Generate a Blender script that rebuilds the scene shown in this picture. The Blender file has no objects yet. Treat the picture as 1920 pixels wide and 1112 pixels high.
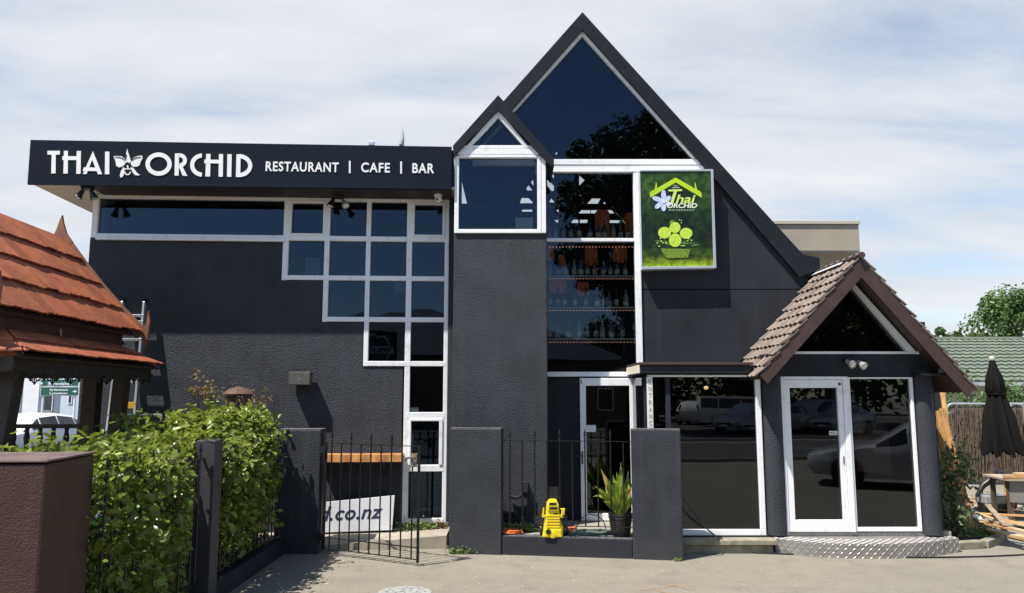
import bpy, bmesh, math, random
import numpy as np
from mathutils import Vector, Matrix
R = math.radians
rnd = random.Random(7)
S = bpy.context.scene
COL = S.collection

# ------------------------------------------------------------------ camera, sky, sun, exposure
FPX, TH, CAMZ = 1443.0, R(7.27), 2.0
cam_d = bpy.data.cameras.new('camera')
cam_d.sensor_width = 36.0
cam_d.lens = 36.0 * FPX / 1920.0
cam_d.clip_start, cam_d.clip_end = 0.1, 3000
cam = bpy.data.objects.new('camera', cam_d)
COL.objects.link(cam)
cam.location = (0, 0, CAMZ)
cam.rotation_euler = (R(90) + TH, 0, 0)
S.camera = cam

SUN_TRAVEL = Vector((0.436, 0.318, -1.0)).normalized()
EL = math.asin(-SUN_TRAVEL.z)
AZ = math.atan2(-SUN_TRAVEL.x, -SUN_TRAVEL.y)          # clockwise from +Y
W = bpy.data.worlds.new('World')
S.world = W
W.use_nodes = True
nt = W.node_tree
N, L = nt.nodes, nt.links
N.clear()
out = N.new('ShaderNodeOutputWorld')
bg = N.new('ShaderNodeBackground')
bg.inputs['Strength'].default_value = 0.105
sky = N.new('ShaderNodeTexSky')
sky.sky_type = 'NISHITA'
sky.sun_disc = False
sky.sun_elevation = EL
sky.sun_rotation = AZ
sky.air_density = 1.0
sky.dust_density = 0.35
sky.ozone_density = 1.6
tc = N.new('ShaderNodeTexCoord')
sep = N.new('ShaderNodeSeparateXYZ')
L.new(tc.outputs['Generated'], sep.inputs[0])
def wmath(op, a, b=None, clamp=False):
    n = N.new('ShaderNodeMath'); n.operation = op; n.use_clamp = clamp
    for i, s in enumerate((a, b)):
        if s is None: continue
        if isinstance(s, (int, float)): n.inputs[i].default_value = s
        else: L.new(s, n.inputs[i])
    return n.outputs[0]
zc = wmath('MAXIMUM', wmath('ADD', sep.outputs['Z'], 0.16), 0.05)
comb = N.new('ShaderNodeCombineXYZ')
L.new(wmath('MULTIPLY', wmath('DIVIDE', sep.outputs['X'], zc), 0.42), comb.inputs[0])
L.new(wmath('DIVIDE', sep.outputs['Y'], zc), comb.inputs[1])
cn = N.new('ShaderNodeTexNoise')
cn.inputs['Scale'].default_value = 1.35
cn.inputs['Detail'].default_value = 9
cn.inputs['Roughness'].default_value = 0.58
cn.inputs['Distortion'].default_value = 0.35
L.new(comb.outputs[0], cn.inputs['Vector'])
# thin high cloud: thick to the south (in view), thinning out towards the sun side
cover = wmath('MULTIPLY', wmath('ADD', sep.outputs['Y'], 0.30), 0.96)
dens = wmath('ADD', wmath('MULTIPLY', wmath('SUBTRACT', cn.outputs['Fac'], 0.5), 2.7), cover)
low = wmath('MULTIPLY', wmath('SUBTRACT', 0.26, sep.outputs['Z']), 0.5)
dens = wmath('SUBTRACT', dens, wmath('MAXIMUM', low, 0.0))
cl = N.new('ShaderNodeMapRange')
cl.interpolation_type = 'SMOOTHSTEP'
cl.inputs['From Min'].default_value = 0.30
cl.inputs['From Max'].default_value = 1.20
cl.inputs['To Max'].default_value = 0.95
L.new(dens, cl.inputs['Value'])
mixc = N.new('ShaderNodeMix'); mixc.data_type = 'RGBA'
L.new(cl.outputs[0], mixc.inputs['Factor'])
L.new(sky.outputs[0], mixc.inputs[6])
cn2 = N.new('ShaderNodeTexNoise'); cn2.inputs['Scale'].default_value = 2.6; cn2.inputs['Detail'].default_value = 7; cn2.inputs['Roughness'].default_value = .6
L.new(comb.outputs[0], cn2.inputs['Vector'])
cr2 = N.new('ShaderNodeMapRange'); cr2.inputs['From Min'].default_value = .36; cr2.inputs['From Max'].default_value = .66; L.new(cn2.outputs['Fac'], cr2.inputs['Value'])
cmx = N.new('ShaderNodeMix'); cmx.data_type = 'RGBA'; L.new(cr2.outputs[0], cmx.inputs['Factor'])
cmx.inputs[6].default_value = (4.25, 4.50, 4.85, 1); cmx.inputs[7].default_value = (5.15, 5.25, 5.42, 1)
L.new(cmx.outputs[2], mixc.inputs[7])
L.new(mixc.outputs[2], bg.inputs['Color'])
L.new(bg.outputs[0], out.inputs[0])

sun_d = bpy.data.lights.new('sun', 'SUN')
sun_d.energy = 5.0
sun_d.angle = R(0.53)
sun_d.color = (1.0, 0.95, 0.88)
sun = bpy.data.objects.new('sun', sun_d)
COL.objects.link(sun)
sun.rotation_euler = SUN_TRAVEL.to_track_quat('-Z', 'Y').to_euler()
sun.location = (-6, -6, 20)

S.view_settings.view_transform = 'Standard'
S.view_settings.look = 'None'
S.view_settings.gamma = 1
S.view_settings.use_curve_mapping = False
S.view_settings.exposure = 0.70
S.render.engine = 'CYCLES'
S.cycles.use_denoising = True
S.cycles.max_bounces = 8
S.cycles.transparent_max_bounces = 16
S.cycles.sample_clamp_indirect = 6

# ------------------------------------------------------------------ measuring helpers
CT, ST = math.cos(TH), math.sin(TH)
def ray(px, py):
    u, v = (px - 960) / FPX, (556 - py) / FPX
    return Vector((u, CT - v * ST, ST + v * CT))
def at(px, py, Y):
    d = ray(px, py); t = Y / d.y
    return Vector((d.x * t, Y, CAMZ + d.z * t))
def gnd(px, py, z=0.0):
    d = ray(px, py); t = (z - CAMZ) / d.z
    return Vector((d.x * t, d.y * t, z))
class Plane:
    """vertical plane; u runs right, z up, d outwards (towards the street)"""
    def __init__(s, ox, oy, yaw=0.0):
        s.o = Vector((ox, oy, 0)); s.ex = Vector((math.cos(yaw), math.sin(yaw), 0)); s.n = Vector((math.sin(yaw), -math.cos(yaw), 0))
    def hit(s, px, py, d=0.0):
        r = ray(px, py); c = Vector((0, 0, CAMZ)); o = s.o + s.n * d
        t = (o - c).dot(s.n) / r.dot(s.n); p = c + r * t
        return (p - s.o).dot(s.ex), p.z
    def pt(s, u, z, d=0.0):
        return s.o + s.ex * u + s.n * d + Vector((0, 0, z))

# ------------------------------------------------------------------ mesh builder
def wl(o):
    p = Vector((0, 0, 0))
    while o is not None:
        p = p + o.location; o = o.parent
    return p
class MB:
    def __init__(s): s.v, s.f = [], []
    def add(s, vs, fs):
        b = len(s.v); s.v += [Vector(p) for p in vs]; s.f += [tuple(b + i for i in f) for f in fs]; return s
    def hexa(s, p):
        return s.add(p, [(0, 3, 2, 1), (4, 5, 6, 7), (0, 1, 5, 4), (1, 2, 6, 5), (2, 3, 7, 6), (3, 0, 4, 7)])
    def box(s, x0, x1, y0, y1, z0, z1):
        return s.hexa([(x0, y0, z0), (x1, y0, z0), (x1, y1, z0), (x0, y1, z0), (x0, y0, z1), (x1, y0, z1), (x1, y1, z1), (x0, y1, z1)])
    def cbox(s, c, ax, hx, hy, hz):
        """oriented box: centre, 3 axes, half sizes"""
        a, b, k = [Vector(q) for q in ax]; c = Vector(c)
        P = [c + a * sx * hx + b * sy * hy + k * sz * hz for sz in (-1, 1) for sx, sy in ((-1, -1), (1, -1), (1, 1), (-1, 1))]
        return s.hexa(P)
    def pbox(s, pl, u0, u1, z0, z1, d0, d1):
        q = lambda u, z, d: pl.pt(u, z, d)
        return s.hexa([q(u0, z0, d1), q(u1, z0, d1), q(u1, z0, d0), q(u0, z0, d0), q(u0, z1, d1), q(u1, z1, d1), q(u1, z1, d0), q(u0, z1, d0)])
    def prism(s, pl, pts, d0, d1):
        n = len(pts); b = len(s.v)
        s.v += [pl.pt(u, z, d1) for u, z in pts] + [pl.pt(u, z, d0) for u, z in pts]
        ar = sum(pts[i][0] * pts[(i + 1) % n][1] - pts[(i + 1) % n][0] * pts[i][1] for i in range(n))
        fr = list(range(n)); 
        if ar < 0: fr = fr[::-1]
        s.f.append(tuple(b + i for i in fr)); s.f.append(tuple(b + n + i for i in fr[::-1]))
        for k in range(n):
            i, j = fr[k], fr[(k + 1) % n]
            s.f.append((b + j, b + i, b + n + i, b + n + j))
        return s
    def beam(s, p, q, w, h, up=(0, 0, 1)):
        p, q = Vector(p), Vector(q); a = (q - p); ln = a.length; a.normalize()
        up = Vector(up); b = a.cross(up)
        if b.length < 1e-4: b = a.cross(Vector((0, 1, 0)))
        b.normalize(); k = b.cross(a)
        return s.cbox((p + q) / 2, (a, b, k), ln / 2, w / 2, h / 2)
    def tube(s, path, r, n=8, caps=True):
        P = [Vector(p) for p in path]; m = len(P)
        rs = r if isinstance(r, (list, tuple)) else [r] * m
        t0 = (P[1] - P[0]).normalized()
        a = t0.cross(Vector((0, 0, 1)))
        if a.length < 1e-3: a = t0.cross(Vector((0, 1, 0)))
        a.normalize(); b0 = len(s.v)
        for i in range(m):
            t = (P[min(i + 1, m - 1)] - P[max(i - 1, 0)]).normalized()
            a = (a - t * a.dot(t))
            if a.length < 1e-5: a = t.orthogonal()
            a.normalize(); b = t.cross(a)
            for k in range(n):
                w = 2 * math.pi * k / n
                s.v.append(P[i] + (a * math.cos(w) + b * math.sin(w)) * rs[i])
        for i in range(m - 1):
            for k in range(n):
                k2 = (k + 1) % n
                s.f.append((b0 + i * n + k, b0 + i * n + k2, b0 + (i + 1) * n + k2, b0 + (i + 1) * n + k))
        if caps:
            s.f.append(tuple(b0 + k for k in range(n))[::-1]); s.f.append(tuple(b0 + (m - 1) * n + k for k in range(n)))
        return s
    def lathe(s, prof, c, n=20, axis=None):
        """prof: list of (r, h) along axis from c"""
        c = Vector(c); ax = Vector(axis or (0, 0, 1)).normalized()
        a = ax.orthogonal().normalized(); b = ax.cross(a); b0 = len(s.v); m = len(prof)
        for r_, h in prof:
            for k in range(n):
                w = 2 * math.pi * k / n
                s.v.append(c + ax * h + (a * math.cos(w) + b * math.sin(w)) * r_)
        for i in range(m - 1):
            for k in range(n):
                k2 = (k + 1) % n
                s.f.append((b0 + i * n + k, b0 + i * n + k2, b0 + (i + 1) * n + k2, b0 + (i + 1) * n + k))
        s.f.append(tuple(b0 + k for k in range(n))[::-1]); s.f.append(tuple(b0 + (m - 1) * n + k for k in range(n)))
        return s
    def ellip(s, c, rx, ry, rz, nu=12, nv=8):
        prof = []
        b0 = len(s.v); c = Vector(c)
        for j in range(1, nv):
            p = math.pi * j / nv
            for k in range(nu):
                w = 2 * math.pi * k / nu
                s.v.append(c + Vector((rx * math.sin(p) * math.cos(w), ry * math.sin(p) * math.sin(w), -rz * math.cos(p))))
        lo = len(s.v); s.v.append(c - Vector((0, 0, rz))); hi = len(s.v); s.v.append(c + Vector((0, 0, rz)))
        for j in range(nv - 2):
            for k in range(nu):
                k2 = (k + 1) % nu
                s.f.append((b0 + j * nu + k, b0 + j * nu + k2, b0 + (j + 1) * nu + k2, b0 + (j + 1) * nu + k))
        for k in range(nu):
            k2 = (k + 1) % nu
            s.f.append((lo, b0 + k2, b0 + k)); e = b0 + (nv - 2) * nu
            s.f.append((e + k, e + k2, hi))
        return s
    def build(s, name, mat=None, parent=None, smooth=False, bevel=0.0, origin=None, **props):
        vs = s.v
        if origin is None:
            lo = Vector([min(p[i] for p in vs) for i in range(3)]); hi = Vector([max(p[i] for p in vs) for i in range(3)])
            origin = (lo + hi) / 2
            if parent is None: origin.z = lo.z
        origin = Vector(origin)
        me = bpy.data.meshes.new(name)
        me.from_pydata([tuple(p - origin) for p in vs], [], s.f)
        me.validate(); me.update()
        if smooth:
            me.polygons.foreach_set('use_smooth', [True] * len(me.polygons))
            try: me.set_sharp_from_angle(angle=R(38))
            except Exception: pass
        if mat: me.materials.append(mat)
        o = bpy.data.objects.new(name, me); COL.objects.link(o)
        if parent is not None: o.parent = parent
        o.location = origin - (wl(parent) if parent is not None else Vector((0, 0, 0)))
        if bevel:
            b = o.modifiers.new('bevel', 'BEVEL'); b.width = bevel; b.segments = 2; b.limit_method = 'ANGLE'; b.angle_limit = R(40)
        for k, q in props.items(): o[k] = q
        return o
def thing(name, label, cat, loc=(0, 0, 0), group=None):
    o = bpy.data.objects.new(name, None); COL.objects.link(o)
    o.empty_display_size = 0.1; o.location = loc; o['label'] = label; o['category'] = cat
    if group: o['group'] = group
    return o
def tag(o, label, cat, group=None):
    o['label'] = label; o['category'] = cat
    if group: o['group'] = group
    return o
def inst(name, me, parent, M, **props):
    o = bpy.data.objects.new(name, me); COL.objects.link(o)
    if parent is not None:
        o.parent = parent; M = Matrix.Translation(-wl(parent)) @ M
    o.matrix_basis = M
    for k, q in props.items(): o[k] = q
    return o
def dup(root, loc, rotz=None, label=None, group=None):
    r = root.copy(); COL.objects.link(r); r.location = loc
    if rotz is not None: r.rotation_euler = (0, 0, rotz)
    if label: r['label'] = label
    if group: r['group'] = group
    for ch in list(root.children):
        c = ch.copy(); COL.objects.link(c); c.parent = r
        for g in list(ch.children):
            d = g.copy(); COL.objects.link(d); d.parent = c
    return r
def frame_m(o, x, y, z):
    """matrix from origin and three axes"""
    M = Matrix.Identity(4)
    for i, a in enumerate((x, y, z)):
        a = Vector(a)
        for k in range(3): M[k][i] = a[k]
    for k in range(3): M[k][3] = o[k]
    return M
def mesh_of(mb, name, mat, smooth=False):
    o = mb.build(name, mat, None, smooth, origin=(0, 0, 0)); me = o.data
    bpy.data.objects.remove(o); return me

# ------------------------------------------------------------------ materials
def M(name, col, rough=0.6, metal=0.0, spec=0.5, noise=None, bump=None, col2=None, bump2=None, trans=0.0, emit=None, island=0.0, coat=0.0, orand=0.0, streak=None):
    """procedural principled material. noise=(scale, detail, lo, hi): mixes col..col2; bump=(scale, strength, distance)"""
    m = bpy.data.materials.new(name); m.use_nodes = True
    n, l = m.node_tree.nodes, m.node_tree.links
    b = n['Principled BSDF']
    b.inputs['Base Color'].default_value = (*col, 1)
    b.inputs['Roughness'].default_value = rough
    b.inputs['Metallic'].default_value = metal
    b.inputs['Specular IOR Level'].default_value = spec
    if coat: b.inputs['Coat Weight'].default_value = coat
    geo = n.new('ShaderNodeNewGeometry')
    csock = None
    if col2 is not None:
        noise = noise or (4, 6, 0.35, 0.65)
        t = n.new('ShaderNodeTexNoise'); t.inputs['Scale'].default_value = noise[0]; t.inputs['Detail'].default_value = noise[1]; t.inputs['Roughness'].default_value = 0.6
        l.new(geo.outputs['Position'], t.inputs['Vector'])
        r = n.new('ShaderNodeMapRange'); r.inputs['From Min'].default_value = noise[2]; r.inputs['From Max'].default_value = noise[3]
        l.new(t.outputs['Fac'], r.inputs['Value'])
        mx = n.new('ShaderNodeMix'); mx.data_type = 'RGBA'
        mx.inputs[6].default_value = (*col, 1); mx.inputs[7].default_value = (*col2, 1)
        l.new(r.outputs[0], mx.inputs['Factor']); csock = mx.outputs[2]
    if island:
        hs = n.new('ShaderNodeHueSaturation')
        mr = n.new('ShaderNodeMapRange'); mr.inputs['To Min'].default_value = 1 - island; mr.inputs['To Max'].default_value = 1 + island
        l.new(geo.outputs['Random Per Island'], mr.inputs['Value']); l.new(mr.outputs[0], hs.inputs['Value'])
        mr2 = n.new('ShaderNodeMapRange'); mr2.inputs['To Min'].default_value = 0.485; mr2.inputs['To Max'].default_value = 0.515
        l.new(geo.outputs['Random Per Island'], mr2.inputs['Value']); l.new(mr2.outputs[0], hs.inputs['Hue'])
        if csock: l.new(csock, hs.inputs['Color'])
        else: hs.inputs['Color'].default_value = (*col, 1)
        csock = hs.outputs[0]
    if streak:      # faint vertical rain marks and a dustier foot
        mp = n.new('ShaderNodeMapping'); mp.inputs['Scale'].default_value = (5.0, 5.0, .28); l.new(geo.outputs['Position'], mp.inputs['Vector'])
        t = n.new('ShaderNodeTexNoise'); t.inputs['Scale'].default_value = 1.6; t.inputs['Detail'].default_value = 7; l.new(mp.outputs[0], t.inputs['Vector'])
        r = n.new('ShaderNodeMapRange'); r.inputs['From Min'].default_value = .50; r.inputs['From Max'].default_value = .80; r.inputs['To Max'].default_value = .8; l.new(t.outputs['Fac'], r.inputs['Value'])
        sp = n.new('ShaderNodeSeparateXYZ'); l.new(geo.outputs['Position'], sp.inputs[0])
        t2 = n.new('ShaderNodeTexNoise'); t2.inputs['Scale'].default_value = 4; t2.inputs['Detail'].default_value = 6; l.new(geo.outputs['Position'], t2.inputs['Vector'])
        ad = n.new('ShaderNodeMath'); ad.operation = 'MULTIPLY_ADD'; ad.inputs[1].default_value = .7; l.new(t2.outputs['Fac'], ad.inputs[0]); l.new(sp.outputs['Z'], ad.inputs[2])
        r2 = n.new('ShaderNodeMapRange'); r2.inputs['From Min'].default_value = .75; r2.inputs['From Max'].default_value = .28; r2.inputs['To Max'].default_value = .75; l.new(ad.outputs[0], r2.inputs['Value'])
        mxm = n.new('ShaderNodeMath'); mxm.operation = 'MAXIMUM'; l.new(r.outputs[0], mxm.inputs[0]); l.new(r2.outputs[0], mxm.inputs[1])
        mx = n.new('ShaderNodeMix'); mx.data_type = 'RGBA'; l.new(mxm.outputs[0], mx.inputs['Factor'])
        if csock: l.new(csock, mx.inputs[6])
        else: mx.inputs[6].default_value = (*col, 1)
        mx.inputs[7].default_value = (*streak, 1); csock = mx.outputs[2]
    if orand:
        oi = n.new('ShaderNodeObjectInfo'); hs = n.new('ShaderNodeHueSaturation'); mr = n.new('ShaderNodeMapRange'); mr.inputs['To Min'].default_value = 1 - orand; mr.inputs['To Max'].default_value = 1 + orand
        l.new(oi.outputs['Random'], mr.inputs['Value']); l.new(mr.outputs[0], hs.inputs['Value'])
        if csock: l.new(csock, hs.inputs['Color'])
        else: hs.inputs['Color'].default_value = (*col, 1)
        csock = hs.outputs[0]
    if csock: l.new(csock, b.inputs['Base Color'])
    prev = None
    for bp in (bump, bump2):
        if not bp: continue
        t = n.new('ShaderNodeTexNoise'); t.inputs['Scale'].default_value = bp[0]; t.inputs['Detail'].default_value = bp[3] if len(bp) > 3 else 3
        l.new(geo.outputs['Position'], t.inputs['Vector'])
        k = n.new('ShaderNodeBump'); k.inputs['Strength'].default_value = bp[1]; k.inputs['Distance'].default_value = bp[2]
        l.new(t.outputs['Fac'], k.inputs['Height'])
        if prev: l.new(prev, k.inputs['Normal'])
        prev = k.outputs[0]
    if prev: l.new(prev, b.inputs['Normal'])
    if emit:
        b.inputs['Emission Color'].default_value = (*emit[0], 1); b.inputs['Emission Strength'].default_value = emit[1]
    if trans:
        o = n['Material Output']; tr = n.new('ShaderNodeBsdfTranslucent'); mix = n.new('ShaderNodeMixShader')
        mix.inputs[0].default_value = trans
        if csock: l.new(csock, tr.inputs['Color'])
        else: tr.inputs['Color'].default_value = (*col, 1)
        l.new(b.outputs[0], mix.inputs[1]); l.new(tr.outputs[0], mix.inputs[2]); l.new(mix.outputs[0], o.inputs['Surface'])
    return m
def glass_mat(name, tint, refl=(0.8, 0.9, 1.0), ior=1.5, wav=0.0):
    m = bpy.data.materials.new(name); m.use_nodes = True
    n, l = m.node_tree.nodes, m.node_tree.links
    n.remove(n['Principled BSDF']); o = n['Material Output']
    fr = n.new('ShaderNodeFresnel'); fr.inputs['IOR'].default_value = ior
    t = n.new('ShaderNodeBsdfTransparent'); t.inputs['Color'].default_value = (*tint, 1)
    g = n.new('ShaderNodeBsdfGlossy'); g.inputs['Color'].default_value = (*refl, 1); g.inputs['Roughness'].default_value = 0.0
    if wav:
        geo = n.new('ShaderNodeNewGeometry'); ns = n.new('ShaderNodeTexNoise'); ns.inputs['Scale'].default_value = 1.6; ns.inputs['Detail'].default_value = 1
        l.new(geo.outputs['Position'], ns.inputs['Vector'])
        bp = n.new('ShaderNodeBump'); bp.inputs['Strength'].default_value = wav; bp.inputs['Distance'].default_value = 0.01
        l.new(ns.outputs['Fac'], bp.inputs['Height']); l.new(bp.outputs[0], g.inputs['Normal'])
    x = n.new('ShaderNodeMixShader')
    l.new(fr.outputs[0], x.inputs[0]); l.new(t.outputs[0], x.inputs[1]); l.new(g.outputs[0], x.inputs[2]); l.new(x.outputs[0], o.inputs['Surface'])
    return m

STUCCO = M('roughcast_charcoal', (0.043, 0.048, 0.059), 0.5, spec=.2, col2=(0.029, 0.032, 0.039), noise=(2.2, 5, .35, .7), bump=(72, 1.0, 0.018), bump2=(170, 0.6, 0.005), streak=(.050, .051, .054))
STUCCO_PILLAR = M('roughcast_pillar', (0.037, 0.041, 0.050), 0.5, spec=.24, col2=(0.025, 0.027, 0.032), noise=(2.5, 5, .35, .7), bump=(75, 0.8, 0.012), bump2=(190, 0.5, 0.003), streak=(.055, .054, .054))
STUCCO_BROWN = M('roughcast_brown', (0.064, 0.031, 0.023), 0.5, spec=.3, col2=(0.048, 0.024, 0.019), noise=(5, 5, .35, .7), bump=(70, 0.7, 0.012, 5), streak=(.072, .044, .036))
SMOOTH = M('painted_board_charcoal', (0.034, 0.037, 0.045), 0.55, spec=.05, col2=(0.024, 0.026, 0.031), noise=(1.4, 6, .35, .7), bump=(60, 0.12, 0.003), streak=(.042, .043, .047))
BARGE = M('barge_paint', (0.013, 0.0155, 0.020), 0.45, spec=.2, col2=(0.019, 0.0205, 0.024), noise=(6, 6, .4, .7), bump=(30, 0.15, 0.003))
BLACKP = M('black_paint', (0.012, 0.012, 0.014), 0.4)
WHITE = M('white_frame_paint', (0.83, 0.83, 0.83), 0.38, col2=(0.60, 0.59, 0.56), noise=(7, 9, .54, .78), bump=(20, 0.05, 0.002))
CREAM = M('cream_paint', (0.72, 0.66, 0.50), 0.5)
SOFFIT = M('soffit_paint', (0.50, 0.45, 0.38), 0.7, col2=(0.42, 0.38, 0.32), noise=(2, 5, .4, .7))
SIGNP = M('sign_slate_blue', (0.0075, 0.0135, 0.0235), 0.5, spec=.1)
SIGNW = M('sign_white', (0.82, 0.82, 0.82), 0.5)
GLASS = glass_mat('window_glass', (0.80, 0.83, 0.84), refl=(0.42, 0.57, 0.80), wav=0.05)
GLASS_DOOR = glass_mat('door_glass', (0.60, 0.62, 0.63), ior=1.58, refl=(0.85, 0.88, 0.92), wav=0.05)
INT_DARK = M('interior_dark', (0.016, 0.015, 0.014), 0.85, spec=.1)
INT_FLOOR = M('interior_floor', (0.16, 0.15, 0.13), 0.6, col2=(0.11, 0.10, 0.09))
TIMBER_DARK = M('dark_timber', (0.030, 0.017, 0.012), 0.65, col2=(0.045, 0.026, 0.018), noise=(10, 6, .35, .7), bump=(40, .3, .004))
IRON = M('black_iron', (0.014, 0.014, 0.015), 0.42, bump=(120, .3, .002))
IRON_WORN = M('black_iron_chipped', (0.010, 0.010, 0.011), 0.45, spec=.3, col2=(0.14, 0.13, 0.12), noise=(38, 4, .72, .76))
CONCRETE = M('weathered_concrete', (0.34, 0.31, 0.25), 0.85, col2=(0.22, 0.20, 0.16), noise=(6, 8, .35, .7), bump=(70, .4, .006))
# ------------------------------------------------------------------ planes of the place
YAW = R(3.2)
WP = Plane(-0.86, 11.1, YAW)      # wing wall
SP = Plane(-0.86, 10.52, YAW)     # front of the flat roof edge / big sign
TP = Plane(0, 10.6)               # tower front
AP = Plane(0, 11.3)               # A-frame wall and curtain window
BP = Plane(0, 11.22)               # A-frame barge
GP = Plane(0, 9.85)               # porch barge
PP = Plane(0, 10.3)               # porch windows
def pp(pl, pts, d=0.0): return [pl.hit(x, y, d) for x, y in pts]
def bars(pl, rects, d0, d1):
    m = MB()
    for k, (u0, u1, z0, z1) in enumerate(rects): m.pbox(pl, u0, u1, z0, z1, d0, d1 + 0.0012 * (k % 3))
    return m

# ------------------------------------------------------------------ ground
def ground_mat():
    m = bpy.data.materials.new('driveway_asphalt'); m.use_nodes = True
    n, l = m.node_tree.nodes, m.node_tree.links; b = n['Principled BSDF']
    geo = n.new('ShaderNodeNewGeometry')
    def noise(sc, det, vec=None):
        t = n.new('ShaderNodeTexNoise'); t.inputs['Scale'].default_value = sc; t.inputs['Detail'].default_value = det; t.inputs['Roughness'].default_value = 0.62
        l.new(vec or geo.outputs['Position'], t.inputs['Vector']); return t.outputs['Fac']
    def ramp(s, a, c):
        r = n.new('ShaderNodeMapRange'); r.inputs['From Min'].default_value = a; r.inputs['From Max'].default_value = c; l.new(s, r.inputs['Value']); return r.outputs[0]
    def mix(f, a, c):
        x = n.new('ShaderNodeMix'); x.data_type = 'RGBA'
        l.new(f, x.inputs['Factor'])
        for i, q in ((6, a), (7, c)):
            if isinstance(q, tuple): x.inputs[i].default_value = (*q, 1)
            else: l.new(q, x.inputs[i])
        return x.outputs[2]
    mp = n.new('ShaderNodeMapping'); mp.inputs['Scale'].default_value = (0.5, 1.4, 1); mp.inputs['Rotation'].default_value = (0, 0, 0.25)
    l.new(geo.outputs['Position'], mp.inputs['Vector'])
    c = mix(ramp(noise(0.9, 7, mp.outputs[0]), .38, .64), (0.175, 0.155, 0.115), (0.228, 0.202, 0.148))
    c = mix(ramp(noise(2.6, 8), .50, .68), c, (0.118, 0.106, 0.084))
    c = mix(ramp(noise(0.55, 4), .50, .72), c, (0.145, 0.132, 0.108))
    c = mix(ramp(noise(5.5, 9), .64, .74), c, (0.32, 0.29, 0.23))
    sc_ = n.new('ShaderNodeMix'); sc_.data_type = 'RGBA'; sc_.blend_type = 'MULTIPLY'; sc_.inputs['Factor'].default_value = 1
    gr = n.new('ShaderNodeMapRange'); gr.inputs['From Min'].default_value = .30; gr.inputs['From Max'].default_value = .70; gr.inputs['To Min'].default_value = .80; gr.inputs['To Max'].default_value = 1.20
    l.new(noise(24, 7), gr.inputs['Value']); l.new(c, sc_.inputs[6]); l.new(gr.outputs[0], sc_.inputs[7]); c = sc_.outputs[2]
    c = mix(ramp(noise(220, 2), .25, .75), c, mix(ramp(noise(90, 2), .3, .7), (0.16, 0.145, 0.12), (0.30, 0.275, 0.225)))
    vor = n.new('ShaderNodeTexVoronoi'); vor.feature = 'DISTANCE_TO_EDGE'; vor.inputs['Randomness'].default_value = 1; vor.inputs['Scale'].default_value = 0.22
    dm = n.new('ShaderNodeVectorMath'); dm.operation = 'ADD'
    nv = n.new('ShaderNodeTexNoise'); nv.inputs['Scale'].default_value = 1.8; nv.inputs['Detail'].default_value = 6
    l.new(geo.outputs['Position'], nv.inputs['Vector']); l.new(geo.outputs['Position'], dm.inputs[0]); l.new(nv.outputs['Color'], dm.inputs[1]); l.new(dm.outputs[0], vor.inputs['Vector'])
    l.new(c, b.inputs['Base Color']); b.inputs['Roughness'].default_value = 0.88
    bp = n.new('ShaderNodeBump'); bp.inputs['Strength'].default_value = 0.5; bp.inputs['Distance'].default_value = 0.006
    l.new(noise(140, 3), bp.inputs['Height']); l.new(bp.outputs[0], b.inputs['Normal'])
    return m
DRIVE = ground_mat()
def sheet(name, x0, x1, y0, y1, z, mat, nx=1, ny=1):
    m = MB(); vs = [(x0 + (x1 - x0) * i / nx, y0 + (y1 - y0) * j / ny, z) for j in range(ny + 1) for i in range(nx + 1)]
    fs = [(j * (nx + 1) + i, j * (nx + 1) + i + 1, (j + 1) * (nx + 1) + i + 1, (j + 1) * (nx + 1) + i) for j in range(ny) for i in range(nx)]
    m.add(vs, fs); return m.build(name, mat, kind='structure')
ROADM = M('road_asphalt', (0.085, 0.083, 0.080), 0.85, col2=(0.06, 0.06, 0.058), noise=(1.5, 8, .35, .65), bump=(120, .4, .005))
PAINTW = M('road_paint', (0.6, 0.6, 0.58), 0.7)
sheet('ground', -500, 500, -300, 700, 0, DRIVE)
sheet('road', -120, 120, -12.5, -3.2, 0.004, ROADM)
sheet('parking_lot', -60, 60, -46, -13.6, 0.004, ROADM)
sheet('street', -30, -9.5, 14.5, 120, 0.004, ROADM)
mk = MB()
for k in range(12): mk.box(-40 + k * 7, -37 + k * 7, -7.92, -7.8, 0.0045, 0.009)
mk.build('road_markings', PAINTW, kind='structure')
MB().box(-120, 120, -3.2, -3.05, 0, 0.11).build('kerb', CONCRETE, kind='structure')
MB().box(-120, 120, -13.6, -13.45, 0, 0.11).build('kerb', CONCRETE, kind='structure')

# ------------------------------------------------------------------ the restaurant building
BLD = thing('restaurant_building', 'charcoal roughcast restaurant with a steep A-frame gable and white window frames', 'building', (0, 11.3, 0))
# wing wall with a stair-stepped opening
LU = -5.18
C = [-2.42, -1.83, -1.235, -0.64, -0.095]           # mullion centres
Z = [4.84, 4.255, 3.675, 3.075, 2.44, 1.707, 0.970, 0.25]
def zshift(u): return 0.0
h = 0.045
poly = [(LU, -0.05), (C[3] - h - 0.02, -0.05), (C[3] - h - 0.02, Z[4] - h), (C[2] - h, Z[4] - h), (C[2] - h, Z[3] - h), (C[1] - h, Z[3] - h),
        (C[1] - h, Z[2] - h), (C[0] - h, Z[2] - h), (C[0] - h, Z[1] - h + 0.02), (LU, Z[1] - h + 0.02)]
MB().prism(WP, poly, -0.25, 0.0).build('wing_wall', STUCCO, BLD)
MB().pbox(WP, -0.065, 0.02, -0.05, 4.86, -0.25, 0.03).build('corner_pier', STUCCO, BLD, bevel=0.006)
MB().pbox(WP, C[3] - h - 0.02, -0.065, -0.05, 0.215, -0.25, -0.02).build('window_plinth', STUCCO, BLD)
MB().pbox(WP, LU + 0.004, LU + 0.085, Z[1] - h + 0.02, 4.86, -0.25, 0.002).build('corner_post', WHITE, BLD, bevel=0.006)
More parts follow.
